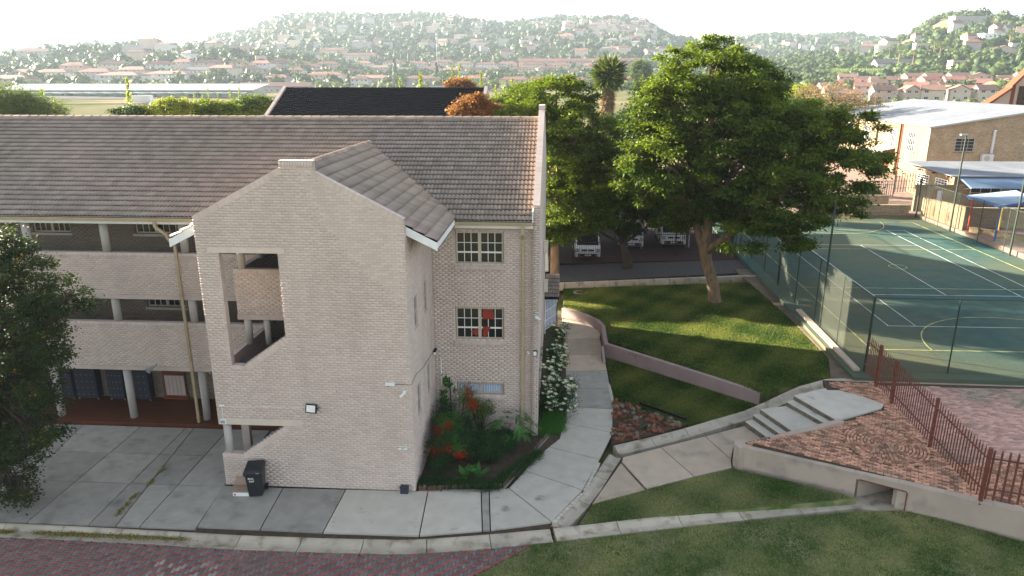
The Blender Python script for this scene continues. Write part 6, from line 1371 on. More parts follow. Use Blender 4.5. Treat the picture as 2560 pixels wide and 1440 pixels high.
# ================================================================== buildings on the right
def brickmat(name, c1, c2, mort, sc=1.0):
    m = mat(name, c1); N = m.node_tree.nodes; L = m.node_tree.links; b = N['Principled BSDF']; b.inputs['Roughness'].default_value = .9
    g = N.new('ShaderNodeNewGeometry'); s = N.new('ShaderNodeSeparateXYZ'); L.new(g.outputs['Position'], s.inputs[0]); ad = N.new('ShaderNodeMath'); L.new(s.outputs[0], ad.inputs[0]); L.new(s.outputs[1], ad.inputs[1])
    cb_ = N.new('ShaderNodeCombineXYZ'); L.new(ad.outputs[0], cb_.inputs[0]); L.new(s.outputs[2], cb_.inputs[1]); t = N.new('ShaderNodeTexBrick'); L.new(cb_.outputs[0], t.inputs['Vector'])
    t.inputs['Scale'].default_value = sc; t.inputs['Brick Width'].default_value = .232; t.inputs['Row Height'].default_value = .086; t.inputs['Mortar Size'].default_value = .008; t.inputs['Bias'].default_value = 0
    t.inputs['Color1'].default_value = (*c1, 1); t.inputs['Color2'].default_value = (*c2, 1); t.inputs['Mortar'].default_value = (*mort, 1)
    n = N.new('ShaderNodeTexNoise'); n.inputs['Scale'].default_value = .7; L.new(g.outputs['Position'], n.inputs['Vector']); mr = N.new('ShaderNodeMapRange'); mr.inputs['To Min'].default_value = .7; mr.inputs['To Max'].default_value = 1.25; L.new(n.outputs[0], mr.inputs['Value'])
    x = N.new('ShaderNodeMix'); x.data_type = 'RGBA'; x.blend_type = 'MULTIPLY'; x.inputs[0].default_value = 1; L.new(t.outputs['Color'], x.inputs[6]); cc_ = N.new('ShaderNodeCombineColor'); [L.new(mr.outputs[0], cc_.inputs[k]) for k in range(3)]; L.new(cc_.outputs[0], x.inputs[7]); L.new(x.outputs[2], b.inputs['Base Color'])
    bp_ = N.new('ShaderNodeBump'); bp_.inputs['Strength'].default_value = .5; bp_.inputs['Distance'].default_value = .01; L.new(t.outputs['Fac'], bp_.inputs['Height']); bp_.invert = True; L.new(bp_.outputs[0], b.inputs['Normal']); return m
M['fb'] = brickmat('buff_brick', (.40, .305, .19), (.24, .17, .105), (.42, .36, .27)); M['fc'] = brickmat('cream_brick', (.235, .17, .095), (.17, .12, .07), (.24, .19, .13)); M['fd'] = brickmat('brown_brick', (.25, .165, .10), (.17, .11, .07), (.33, .28, .22))
zone('hall_yard', [(14, 64.2), (31.9, 64.6), (32.2, 46), (60, 40), (90, 60), (90, 130), (30, 130), (20, 90), (14, 72)], 1.9, mat('yard_paving', (.30, .20, .15), (.22, .15, .12), .9, 2), .5, label='paved yard round the hall and the upper terrace')
hall = empty('assembly_hall', (42.1, 85.5, 1.9), 0, 'large buff brick hall with a low grey sheet roof, its left wall in full sun', 'building')
HX, HY, HZ = 30.0, 33.0, 6.4; rx, rz_ = 13.0, 8.5
HWN = [(2.9, 5.0, 3.6, 5.1), (13.6, 15.7, 3.6, 5.1)]
m = MB(); m.extr([(0, 0, 0), (2*rx, 0, 0), (2*rx, 0, HZ-.1), (rx, 0, rz_-.1), (0, 0, HZ-.1)], (0, .25, 0)); fix_normals(m.build('front_wall', M['fb'], hall))
m = MB(); m.box(0, .25, .26, HY, 0, HZ-.1); m.build('left_wall', M['fc'], hall)
m = MB(); m.box(2*rx-.25, 2*rx, .26, HY, 0, HZ-.1); m.build('right_wall', M['fb'], hall); m = MB(); m.extr([(0, HY, 0), (2*rx, HY, 0), (2*rx, HY, HZ-.1), (rx, HY, rz_-.1), (0, HY, HZ-.1)], (0, .25, 0)); fix_normals(m.build('rear_wall', M['fb'], hall))
for sx in (0, 1):
    x0, x1 = (-.35, rx) if sx == 0 else (2*rx+.35, rx); z0, z1 = HZ-.06, rz_+.02; n = 46
    for k in range(n):
        ya, yb_ = -.4+(HY+.8)*k/n, -.4+(HY+.8)*(k+1)/n-.02
        MB().hexa([(x0, ya, z0-.03), (x1, ya, z1-.03), (x1, yb_, z1-.03), (x0, yb_, z0-.03), (x0, ya, z0), (x1, ya, z1), (x1, yb_, z1+.012), (x0, yb_, z0+.012)], float(rng.random())).build('roof_sheet', M['sheet'], hall)
MB().bar((-.35, -.42, HZ-.14), (rx, -.42, rz_-.08), .05, .18).build('verge', M['metal'], hall)
def simple_win(parent, x0, x1, z0, z1, y, nx, nz, axis='y', frame='vblack', pane='glass', sgn=-1):
    f = MB(); d = .05
    def bx(m_, a0, a1, b0, b1, o0, o1): return m_.box(a0, a1, min(y+sgn*o0, y+sgn*o1), max(y+sgn*o0, y+sgn*o1), b0, b1) if axis == 'y' else m_.box(min(y+sgn*o0, y+sgn*o1), max(y+sgn*o0, y+sgn*o1), a0, a1, b0, b1)
    t = .06; bx(f, x0, x0+t, z0, z1, .0, d); bx(f, x1-t, x1, z0, z1, .0, d); bx(f, x0+t, x1-t, z0, z0+t, .0, d); bx(f, x0+t, x1-t, z1-t, z1, .0, d); fo = f.build('window', M[frame], parent)
    bx(MB_ := MB(), x0+t, x1-t, z0+t, z1-t, .004, .014); MB_.build('pane', M[pane], fo); g = MB()
    for k in range(1, nx): xx = x0+(x1-x0)*k/nx; bx(g, xx-.02, xx+.02, z0+t, z1-t, .016, d+.004)
    for k in range(1, nz): zz_ = z0+(z1-z0)*k/nz; bx(g, x0+t, x1-t, zz_-.02, zz_+.02, .018, d+.002)
    g.build('glazing_bars', M[frame], fo); return fo
for a, b, c, d in HWN: simple_win(hall, a, b, c, d, 0, 3, 4, frame='metal'); MB().box(a-.05, b+.05, -.12, -.002, c-.18, c-.01).build('sill', M['fd'], hall)
simple_win(hall, .9, 2.0, -.1+.3, 1.3, 0, 3, 3, frame='white')
for (y0, y1) in ((3.2, 5.0), (8.4, 10.2), (16, 18), (22, 24)): simple_win(hall, y0, y1, 3.2, 5.5, 0, 4, 3, axis='x', frame='white'); MB().box(-.1, -.002, y0-.1, y1+.1, 3.05, 3.19).build('sill', M['fc'], hall)
for yy in (6.9, 13.5, 20): MB().box(-.25, -.002, yy, yy+.45, 0, HZ-.2).build('pilaster', M['fc'], hall)
MB().box(-.08, -.002, 6.6, 6.75, 0, HZ-.2).build('downpipe', M['rusttop'], hall)
MB().box(-.06, -.002, 9.2, 11.2, 0, 2.2).build('door', M['rusttop'], hall)
pm = MB(); pm.hexa([(-2.6, 7.9, 2.6), (-.0, 7.9, 3.2), (-.0, 12.2, 3.2), (-2.6, 12.2, 2.6), (-2.6, 7.9, 2.7), (-.0, 7.9, 3.3), (-.0, 12.2, 3.3), (-2.6, 12.2, 2.7)]); pm.build('porch_roof', M['cream'], hall)
MB().box(-2.6, 0, 7.92, 8.02, 2.3, 2.6).build('porch_beam', M['rusttop'], hall); MB().box(-2.5, -2.35, 8, 8.15, 0, 2.5).build('porch_post', M['fc'], hall)
ac = empty('air_conditioner', (42.1+6.5, 85.4, 1.9+2.9), 0, 'white air conditioner with a round fan on the front wall of the hall', 'air conditioner'); MB().box(-.62, .62, -.45, 0, -.45, .45).build('case', M['vwhite'], ac); MB().tube((-.1, -.46, 0), (-.1, -.452, 0), .33, n=22).build('fan_grille', M['metal'], ac)
for s_ in (-.5, .5): MB().box(s_-.03, s_+.03, -.45, 0, -.52, -.455).build('bracket', M['metal'], ac)
du = empty('white_duct', (42.1+7.0, 85.42, 1.9+3.4), 0, 'tall white pipe duct above the air conditioner on the hall', 'duct'); MB().box(-.12, .12, -.1, .06, 0, 2.6).build('duct', M['vwhite'], du); MB().box(-.14, .14, -.12, -.105, 2.5, 2.62).build('cap', M['white'], du)
# small annex with two lattice windows
an_ = empty('annex', (37.2, 69.7, 1.9), 0, 'small cream brick annex with two white barred windows and a sheet roof', 'building')
m = MB(); m.box(0, .22, .22, 9.0, 0, 2.75); m.build('left_wall', M['fc'], an_); MB().box(0, 16, 0, .22, 0, 2.75).build('front_wall', M['fd'], an_); MB().box(.22, 16, 9, 9.2, 0, 2.75).build('rear_wall', M['fc'], an_)
for k in range(26): x0 = -.4+k*.63; MB().hexa([(x0, -.2, 2.78), (x0+.61, -.2, 2.78), (x0+.61, 9.5, 3.12), (x0, 9.5, 3.12), (x0, -.2, 2.83), (x0+.61, -.2, 2.83), (x0+.61, 9.5, 3.18), (x0, 9.5, 3.18)], float(rng.random())).build('roof_sheet', M['sheet'], an_)
for y0 in (1.0, 4.6): simple_win(an_, y0, y0+2.3, .55, 2.25, 0, 4, 7, axis='x', frame='white'); MB().box(-.1, -.002, y0-.1, y0+2.4, .40, .54).build('sill', M['fc'], an_)
for y0 in (.6, 3.4, 6.2): MB().box(-.42, -.1, y0, y0+.15, 2.6, 2.76).build('rafter_end', M['rusttop'], an_)
V = []; nx = 60
for i in range(nx*2+1): x = .3+15*i/(nx*2); zz_ = .05*(1 if i % 2 else -1); V += [(x, -2.4, 2.0+zz_), (x, -.1, 2.72+zz_)]
m = MB(); m.poly(V, [(2*i, 2*i+2, 2*i+3, 2*i+1) for i in range(nx*2)]); m.build('awning', M['sheet_b'], an_)
MB().bar((.4, -.1, 1.5), (.4, -2.2, 2.0), .06, .06).build('awning_bracket', M['vblack'], an_)
for x0 in (1.6, 5.2, 9): simple_win(an_, x0, x0+2.8, .6, 1.9, 0, 3, 2, frame='cream')
# walls at the end of the court
def brickbox(name, b, mt, label, top=None):
    t = empty(name, (b[0], b[2], b[4]), 0, label, 'wall'); m = MB(); m.box(0, b[1]-b[0], 0, b[3]-b[2], 0, b[5]-b[4]-.09); m.build('wall', M[mt], t)
    L_ = max(b[1]-b[0], b[3]-b[2]); n = int(L_/.11); alongx = b[1]-b[0] > b[3]-b[2]; sc_ = max(1, n//110); n //= sc_
    for k in range(n):
        f0, f1 = L_*k/n+.006, L_*(k+1)/n-.006
        if alongx: MB().box(f0, f1, -.01, b[3]-b[2]+.01, b[5]-b[4]-.088, b[5]-b[4], float(rng.random())).build('coping_brick', M[mt], t)
        else: MB().box(-.01, b[1]-b[0]+.01, f0, f1, b[5]-b[4]-.088, b[5]-b[4], float(rng.random())).build('coping_brick', M[mt], t)
    return t
brickbox('low_brick_wall', (26.0, 31.4, 65.3, 65.6, 1.5, 2.65), 'fb', 'low buff brick wall across the far end of the court')
brickbox('terrace_wall', (20.0, 31.0, 68.6, 68.9, 1.5, 3.0), 'fb', 'longer buff brick terrace wall behind the low wall')
t = empty('pale_wall', (32.2, 58.0, 1.6), 0, 'pale brick boundary wall with sloping top beside the right court fence', 'wall'); m = MB(); m.hexa([(0, 0, 0), (.3, 0, 0), (.3, 6.8, 0), (0, 6.8, 0), (0, 0, 2.1), (.3, 0, 2.1), (.3, 6.8, 1.75), (0, 6.8, 1.75)]); m.build('wall', M['fc'], t)
for yy in (2.2, 4.6): MB().box(-.02, -.002, yy, yy+.14, .6, 1.4).build('weep_slot', M['rusttop'], t)
for k in range(48): y0 = k*.14; z0 = 2.1-.35*y0/6.8; MB().box(-.02, .32, y0+.005, y0+.135, z0, z0+.07, float(rng.random())).build('coping_brick', M['fc'], t)
brickbox('brown_wall', (32.5, 47, 58.0, 58.3, 1.6, 3.7), 'fd', 'brown brick wall behind the blue shade canopy')
t = brickbox('gate_pier_wall', (32.3, 36.5, 66.5, 66.8, 1.7, 4.3), 'fc', 'cream brick wall with a small doorway left of the annex'); MB().box(1.5, 2.3, -.03, -.002, .5, 2.2).build('doorway', M['rusttop'], t); MB().box(1.9, 2.25, -.05, -.032, .6, 2.1).build('door_glass', M['curtain'], t)
t = empty('play_wall', (32.4, 57.0, 1.6), 0, 'low cream brick wall curving along the play area at the right edge', 'wall'); m = MB(); m.hexa([(0, .4, 0), (.3, .4, 0), (6.2, -9, 0), (5.9, -9, 0), (0, .4, .62), (.3, .4, .62), (6.2, -9, .9), (5.9, -9, .9)]); fix_normals(m.build('wall', M['fc'], t))
for k in range(60): f0 = k/60; x0, y0 = 5.9*f0, .4-9.4*f0; MB().box(x0-.02, x0+.36, y0-.14, y0-.0, .62+.28*f0, .70+.28*f0, float(rng.random())).build('coping_brick', M['fc'], t)
zone('play_floor', [(33.0, 57.4), (33.4, 57.9), (46, 57.9), (46, 48), (38.2, 48.3)], 2.15, mat('play_red', (.13, .05, .05), (.10, .045, .05), .9, 3), .4, label='dark red play floor beyond the court')
zone('play_blue_edge', [(33.0, 57.0), (33.1, 57.5), (35.2, 55.8), (38, 54.8), (44, 54.5), (44, 53.9), (38, 54.2), (35, 55.2)], 2.17, M['blue'], .3, label='blue painted edging of the play floor')
sh = empty('shade_canopy', (37.2, 54.5, 1.9), 0, 'blue sheet shade canopy on red, blue and yellow posts', 'canopy')
V = []; nx = 40
A_, B_, C_, D_ = GY(2417, 489, 58)-np.array([37.2, 54.5, 1.9]), GY(2498, 515, 53)-np.array([37.2, 54.5, 1.9]), GY(2600, 500, 53)-np.array([37.2, 54.5, 1.9]), GY(2540, 476, 58)-np.array([37.2, 54.5, 1.9])
for i in range(nx*2+1): f = i/(nx*2); zz_ = np.array([0, 0, .035*(1 if i % 2 else -1)]); V += [A_+(D_-A_)*f+zz_, B_+(C_-B_)*f+zz_]
m = MB(); m.poly(V, [(2*i, 2*i+2, 2*i+3, 2*i+1) for i in range(nx*2)]); m.build('roof_sheet', M['sheet_b'], sh)
for (px, py, Y, mt, zb) in ((2433, 500, 57, 'red', .2), (2503, 515, 53.6, 'blue', .2), (2507, 518, 57, 'yellow', .2)):
    p = GY(px, py, Y)-np.array([37.2, 54.5, 1.9]); MB().tube((p[0], p[1], .1), (p[0], p[1], p[2]), .07, n=10).build('post', M[mt], sh)
MB().bar(tuple(A_-(0, 0, .08)), tuple(B_-(0, 0, .08)), .06, .12).build('beam', M['blue'], sh); MB().bar(tuple(B_-(0, 0, .08)), tuple(C_-(0, 0, .08)), .06, .12).build('beam', M['blue'], sh)
M['palib'] = mat('brown_palisade', (.10, .06, .055), (.13, .08, .07), .6, 5)
palisade('terrace_palisade', (24.5, 71.2), (33.2, 72.6), lambda x, y: 1.9, 1.9, 'brown palisade fence and gate at the foot of the hall wall', [0, 3.0, 5.2, 8.0], .22, .06, 'palib')
palisade('terrace_palisade', (34.0, 74.5), (38.2, 75.5), lambda x, y: 2.3, 2.1, 'taller palisade fence against the sunlit hall wall', [0, 4.1], .3, .07, 'palib')
bush('round_shrub', [((29.8, 70.0, 2.6), (1.3, .8, .7))], 'dark round shrub in front of the brown palisade', 120, 60, 'leaf_b', 91, .14, .07, .4, base=(29.8, 70.0, 1.9))
# gabled house with the red rake at the right edge
rg = empty('gabled_house', (90, 118, 2), 0, 'peach gabled house with a red roof edge cut by the right edge', 'house')
p0 = GY(2475, 262, 118)-np.array([90, 118, 2]); p1 = GY(2535, 218, 118)-np.array([90, 118, 2]); p2 = GY(2600, 150, 118)-np.array([90, 118, 2])
m = MB(); m.extr([(p0[0], 0, -1), (p0[0], 0, p0[2]), (p1[0], 0, p1[2]), (p2[0], 0, p2[2]), (p2[0]+8, 0, p2[2]-6), (p2[0]+8, 0, -1)], (0, 1.2, 0)); fix_normals(m.build('wall', mat('peach_wall', (.52, .36, .25), (.48, .33, .23), .9, 3), rg))
for a, b in ((p0, p1), (p1, p2)): MB().hexa([(a[0]-.5, -.4, a[2]-.1), (b[0], -.4, b[2]+.0), (b[0], 1.4, b[2]+.0), (a[0]-.5, 1.4, a[2]-.1), (a[0]-.5, -.4, a[2]+.25), (b[0], -.4, b[2]+.35), (b[0], 1.4, b[2]+.35), (a[0]-.5, 1.4, a[2]+.25)]).build('roof_edge', M['rusttop'], rg)
w0 = GY(2545, 232, 118)-np.array([90, 118, 2]); simple_win(rg, w0[0], w0[0]+1.6, w0[2]-2.0, w0[2]+1.0, 0, 3, 4, frame='rusttop'); MB().box(w0[0]-1.0, w0[0]-.5, -.08, -.002, w0[2]-2.2, w0[2]+1.1).build('shutter', M['rusttop'], rg)
# dark roofed block behind the school
db = empty('rear_block', (-13.5, 58, 0), 0, 'rear school block with a black tiled roof and pale verges', 'building')
x0 = GY(715, 222, 60.5)[0]; x1 = GY(1211, 222, 60.5)[0]; zr = GY(960, 222, 60.5)[2]; SLd = .467; ye = 53.0; ze = zr-(60.5-ye)*SLd
sd_ = np.array([0, 1, SLd]); sd_ /= np.linalg.norm(sd_); ln = (60.5-ye)*sqrt(1+SLd**2)
tr_ = bpy.data.objects.new('roof', None); COL.objects.link(tr_); tr_.parent = db; db.location = (0, 0, 0)
tileroof(tr_, (x0, ye, ze), (1, 0, 0), sd_, int((x1-x0)/.3)+1, 24, .3, ln/24, M['darktile'], lambda p: True, 300)
MB().poly([(x0, ye, ze-.06), (x1, ye, ze-.06), (x1, 60.5, zr-.06), (x0, 60.5, zr-.06)], [(0, 1, 2, 3)]).build('roof_underlay', M['black'], tr_); MB().poly([(x0, 68, ze), (x1, 68, ze), (x1, 60.5, zr), (x0, 60.5, zr)], [(0, 1, 2, 3)]).build('rear_slope', M['darktile'], tr_)
for x in (x0-.22, x1+.02): MB().hexa([(x, ye-.3, ze-.5), (x+.26, ye-.3, ze-.5), (x+.26, 60.5, zr-.3), (x, 60.5, zr-.3), (x, ye-.3, ze+.08), (x+.26, ye-.3, ze+.08), (x+.26, 60.5, zr+.22), (x, 60.5, zr+.22)]).build('verge_wall', M['slab'], db); MB().hexa([(x, 60.5, zr-.3), (x+.26, 60.5, zr-.3), (x+.26, 68.2, ze-.5), (x, 68.2, ze-.5), (x, 60.5, zr+.22), (x+.26, 60.5, zr+.22), (x+.26, 68.2, ze+.08), (x, 68.2, ze+.08)]).build('verge_wall', M['slab'], db)
MB().box(x0-.2, x1+.26, ye+.3, 67.6, 0, ze-.3).build('wall', M['paint'], db); MB().extr([(x0-.2, ye+.3, ze-.3), (x0-.2, 67.6, ze-.3), (x0-.2, 60.5, zr-.25)], (x1-x0+.44, 0, 0)).build('gable', M['paint'], db)
ridge_run.__globals__['roof'] = tr_; ridge_m = M['ridge']; M['ridge'] = M['darktile']; ridge_run((x0+.05, 60.5, zr+.05), (x1, 60.5, zr+.05)); M['ridge'] = ridge_m
# ================================================================== houses, trees and hills beyond
ORD = ['first', 'second', 'third', 'fourth', 'fifth', 'sixth', 'seventh', 'eighth', 'ninth', 'tenth', 'eleventh', 'twelfth', 'thirteenth', 'fourteenth', 'fifteenth', 'sixteenth', 'seventeenth', 'eighteenth', 'nineteenth', 'twentieth']
M['hw_white'] = mat('house_white', (.60, .56, .52), (.54, .50, .46), .8, .6); M['hw_cream'] = mat('house_cream', (.58, .48, .38), (.52, .43, .34), .8, .6)
M['hw_grey'] = mat('house_grey', (.40, .36, .34), (.35, .32, .30), .8, .6); M['hw_pink'] = mat('house_pink', (.50, .37, .30), (.46, .34, .28), .8, .6); M['hw_yell'] = mat('house_yellow', (.55, .45, .25), (.50, .40, .22), .8, .6)
M['hr_red'] = mat('house_red_tiles', (.30, .135, .10), (.24, .11, .085), .85, .5, c3=(.34, .18, .14), scale3=.08); M['hr_brown'] = mat('house_brown_tiles', (.24, .135, .105), (.19, .11, .09), .85, .5); M['hr_grey'] = mat('house_grey_tiles', (.17, .155, .16), (.14, .13, .135), .8, .5); M['hr_brt'] = mat('house_bright_tiles', (.40, .09, .06), (.34, .08, .05), .85, .5)
winme = {}
def house(name, x, y, w, d, h, rz, roofh, wm, rm, label, group=None, kind='hip', wins=True, z=None, chimney=False, over=.5, cat='house', porch=False):
    z = Tz(x, y)-.3 if z is None else z; t = empty(name, (x, y, z), rz, label, cat, group); a, b = w/2, d/2; h += .3
    MB().box(-a, a, -b, b, -1.5, h).build('wall', M[wm], t); e = over
    if kind == 'hip':
        rl = max(.2, a-b*.95) if a > b else .2; V = [(-a-e, -b-e, h), (a+e, -b-e, h), (a+e, b+e, h), (-a-e, b+e, h), (-rl, 0, h+roofh), (rl, 0, h+roofh), (-a-e, -b-e, h-.25), (a+e, -b-e, h-.25), (a+e, b+e, h-.25), (-a-e, b+e, h-.25)]
        ro = MB().poly(V, [(0, 1, 5, 4), (1, 2, 5), (2, 3, 4, 5), (3, 0, 4), (6, 7, 1, 0), (7, 8, 2, 1), (8, 9, 3, 2), (9, 6, 0, 3), (9, 8, 7, 6)]).build('roof', M[rm], t)
    elif kind == 'gable':   # ridge along local y, gable faces -y
        ro = MB().extr([(-a-e, -b-e, h-.3), (0, -b-e, h+roofh), (a+e, -b-e, h-.3), (a+e, -b-e, h-.05), (0, -b-e, h+roofh+.28), (-a-e, -b-e, h-.05)], (0, d+2*e, 0)).build('roof', M[rm], t); fix_normals(ro); MB().extr([(-a, -b, h-.1), (a, -b, h-.1), (0, -b, h+roofh-.1)], (0, d, 0)).build('gable', M[wm], t)
    elif kind == 'gablex':
        ro = MB().extr([(-a-e, -b-e, h-.3), (-a-e, 0, h+roofh), (-a-e, b+e, h-.3), (-a-e, b+e, h-.05), (-a-e, 0, h+roofh+.28), (-a-e, -b-e, h-.05)], (w+2*e, 0, 0)).build('roof', M[rm], t); fix_normals(ro); MB().extr([(-a, -b, h-.1), (-a, b, h-.1), (-a, 0, h+roofh-.1)], (w, 0, 0)).build('gable', M[wm], t)
    else: ro = MB().box(-a-.2, a+.2, -b-.2, b+.2, h, h+.35).build('roof', M[wm], t)
    if chimney: MB().box(a*.4, a*.4+.9, -.4, .5, h, h+roofh+1.0).build('chimney', M[wm], ro)
    if wins:
        fl = 2 if h > 4.6 else 1
        for f_ in range(fl):
            n = max(2, int(w/3.6))
            for k in range(n):
                if rng.random() < .15: continue
                ww = float(rng.choice([1.0, 1.4, 1.8])); key = ww
                if key not in winme:
                    m = MB(); m.box(-ww/2, ww/2, -.06, .02, 0, 1.25); winme[key] = m.mesh('window', M['white'])
                    m = MB()
                    for q in range(2): m.box(-ww/2+.08+q*(ww/2-.04), -.04+q*(ww/2-.04), -.075, -.061, .08, 1.17)
                    winme[(key, 'p')] = m.mesh('pane', M['glass'])
                wi = put('window', winme[key], t, loc=(-a+w*(k+.5)/n+rng.uniform(-.4, .4), -b, 1.2+f_*2.9)); put('pane', winme[(key, 'p')], wi)
        for sx in (-1,):
            key = 1.4
            if key in winme:
                wi = put('window', winme[key], t, Matrix.Translation((-a, -b*.2, 1.2+(fl-1)*2.9)) @ Matrix.Rotation(-pi/2, 4, 'Z')); put('pane', winme[(key, 'p')], wi)
    if porch:
        MB().box(-a*.2, a*.55, -b-2.5, -b, -1.5, 2.7).build('porch_wall', M[wm], t); MB().poly([(-a*.2-.5, -b-3, 2.7), (a*.55+.5, -b-3, 2.7), (a*.55+.5, -b+.1, 3.9), (-a*.2-.5, -b+.1, 3.9), (-a*.2-.5, -b-3, 2.5), (a*.55+.5, -b-3, 2.5)], [(0, 1, 2, 3), (4, 5, 1, 0)]).build('porch_roof', M[rm], t)
    return t
# front row of two storey houses in the middle distance: picture x, base y, width px, wall, roof
front = [(25, 214, 90, 'hw_yell', 'hr_brown'), (130, 196, 75, 'hw_white', 'hr_red'), (300, 204, 100, 'hw_white', 'hr_brown'), (420, 200, 105, 'hw_white', 'hr_red'), (690, 208, 62, 'hw_grey', 'hr_red'),
         (812, 199, 92, 'hw_cream', 'hr_red'), (930, 208, 110, 'hw_grey', 'hr_red'), (900, 211, 46, 'hw_white', 'hr_brown'), (1052, 209, 86, 'hw_grey', 'hr_brown'), (1172, 208, 96, 'hw_cream', 'hr_red'), (1284, 212, 76, 'hw_yell', 'hr_red'), (1345, 212, 60, 'hw_cream', 'hr_red'), (1440, 214, 70, 'hw_grey', 'hr_brown'), (1590, 212, 60, 'hw_grey', 'hr_brt')]
def dist_at(px, py): p = LAND(px, py, 250); return p
nm = {'hw_white': 'white', 'hw_cream': 'cream', 'hw_grey': 'grey', 'hw_yell': 'yellowish', 'hw_pink': 'peach', 'hr_red': 'red', 'hr_brown': 'brown', 'hr_grey': 'grey', 'hr_brt': 'bright red'}
taken = []
for i, (px, py, wpx, wm, rm) in enumerate(front):
    p = LAND(px, py+6, 250); D = np.hypot(p[0], p[1]); w = wpx*D/FPX*.95
    house('two_storey_house', p[0], p[1]+5, w, max(9, w*.5), 5.6, radians(rng.uniform(-6, 6)), 2.4, wm, rm, '%s walled %s roofed house, %s from left in the front row' % (nm[wm], nm[rm], ORD[i]), 'houses in the front row past the field', 'hip', chimney=i % 3 == 0, porch=i % 2 == 0 and i > 4); taken.append((p[0], p[1]))
mid = [(55, 184, 70), (235, 190, 80), (330, 184, 90), (490, 178, 80), (555, 178, 80), (620, 180, 60), (680, 178, 74), (735, 182, 50), (770, 172, 60), (860, 176, 90), (950, 172, 60), (1010, 178, 80), (1075, 170, 70), (1130, 178, 60), (1190, 176, 70), (1240, 172, 60), (1300, 176, 66), (1370, 174, 70), (1450, 176, 66), (1640, 180, 60), (1690, 178, 50)]
for i, (px, py, wpx) in enumerate(mid):
    p = LAND(px, py+10, 300); D = np.hypot(p[0], p[1]); w = wpx*D/FPX*.9; wm = ['hw_cream', 'hw_grey', 'hw_pink', 'hw_white'][i % 4]; rm = ['hr_red', 'hr_red', 'hr_brown', 'hr_grey' if i % 8 == 3 else 'hr_red'][i % 4]
    house('suburban_house', p[0], p[1]+6, min(w, 26), max(8, min(w, 22)*.55), 5.2 if i % 3 else 3.2, radians(rng.uniform(-15, 15)), 2.6, wm, rm, 'hip roofed house with %s walls, number %s from the left in the second row' % (nm[wm], ordn(i)), 'houses in the second row', 'hip'); bpy.context.view_layer; taken.append((p[0], p[1]))
for o in [o for o in bpy.data.objects if o.name.startswith('suburban_house') and not o.parent]: o['label'] = o['label'].replace('number ', '')
mid2 = [(180, 176, 60), (280, 172, 70), (395, 172, 60), (455, 166, 50), (520, 168, 70), (590, 166, 50), (650, 168, 60), (705, 166, 60), (815, 166, 60), (905, 164, 54), (985, 162, 60), (1045, 164, 50), (1105, 160, 60), (1160, 164, 50), (1215, 166, 56), (1268, 164, 50), (1335, 166, 56), (1400, 168, 50), (1480, 170, 56), (1560, 168, 50)]
for i, (px, py, wpx) in enumerate(mid2):
    p = LAND(px, py+8, 400); D = np.hypot(p[0], p[1]); w = wpx*D/FPX*.9; wm = ['hw_pink', 'hw_cream', 'hw_white', 'hw_grey'][i % 4]; rm = ['hr_red', 'hr_brown', 'hr_red'][i % 3]
    house('valley_house', p[0], p[1]+6, min(w, 28), max(9, min(w, 22)*.5), 5.4, radians(rng.uniform(-15, 15)), 2.8, wm, rm, 'hip roofed house with %s walls, %s from the left in the third row' % (nm[wm], ordn(i)), 'houses in the third row', 'hip'); taken.append((p[0], p[1]))
# terrace of peach gabled houses at the right
r2 = np.random.default_rng(77); k = 0
for row, (py, n, x0, x1) in enumerate(((202, 9, 2080, 2600), (211, 9, 2060, 2600), (221, 9, 2030, 2600), (232, 8, 2050, 2590), (244, 6, 2110, 2480))):
    for i in range(n):
        px = x0+(x1-x0)*(i+.5)/n+r2.uniform(-12, 12); p = LAND(px, py+9, 180); D = np.hypot(p[0], p[1]); w = 40*D/FPX
        wm = 'hw_pink' if r2.random() < .6 else 'hw_cream'; two = r2.random() < .45
        house('terrace_house', p[0], p[1], w*r2.uniform(.8, 1.1), w*.8, 5.2 if two else 3.4, radians(r2.uniform(-22, 4)), 2.0, wm, 'hr_brown' if r2.random() < .7 else 'hr_red', 'small peach estate house under brown tiles, %s from left in row %s' % (ORD[i], ['A','B','C','D','E'][row]), 'gabled houses of the peach estate', 'gable' if r2.random() < .2 else 'gablex', over=.4, wins=True); taken.append((p[0], p[1])); k += 1
for o in [o for o in bpy.data.objects if o.name.startswith('terrace_house') and not o.parent]:
    o['label'] = o['label'].replace('row A', 'the farthest row').replace('row B', 'the second farthest row').replace('row C', 'the middle row').replace('row D', 'the second nearest row').replace('row E', 'the nearest row').replace(' under brown tiles', '')
# long sheds and field buildings on the left
M['shed_roof'] = mat('shed_roof', (.42, .44, .45), (.34, .36, .37), .9, .1, spec=0)
p = LAND(310, 243, 200); sh_ = empty('storage_shed', (p[0], p[1], p[2]), radians(1.5), 'very long low storage shed with a pale metal roof left of the dark roof', 'shed'); D = np.hypot(p[0], p[1]); s_ = D/FPX; Wd = 560*s_; 
MB().box(-Wd/2, Wd/2, 0, 20, -1, 3.4).build('wall', M['hw_grey'], sh_); n = 40
for k in range(n): xa = -Wd/2-1+(Wd+2)*k/n; MB().hexa([(xa, -2, 3.5), (xa+(Wd+2)/n-.08, -2, 3.5), (xa+(Wd+2)/n-.08, 24, 6.6), (xa, 24, 6.6), (xa, -2, 3.7), (xa+(Wd+2)/n-.08, -2, 3.7), (xa+(Wd+2)/n-.08, 24, 6.8), (xa, 24, 6.8)], float(rng.random())).build('roof_sheet', M['shed_roof'], sh_)
M['netg'] = mat('green_shade_net', (.10, .20, .19), (.08, .16, .16), .8, 2)
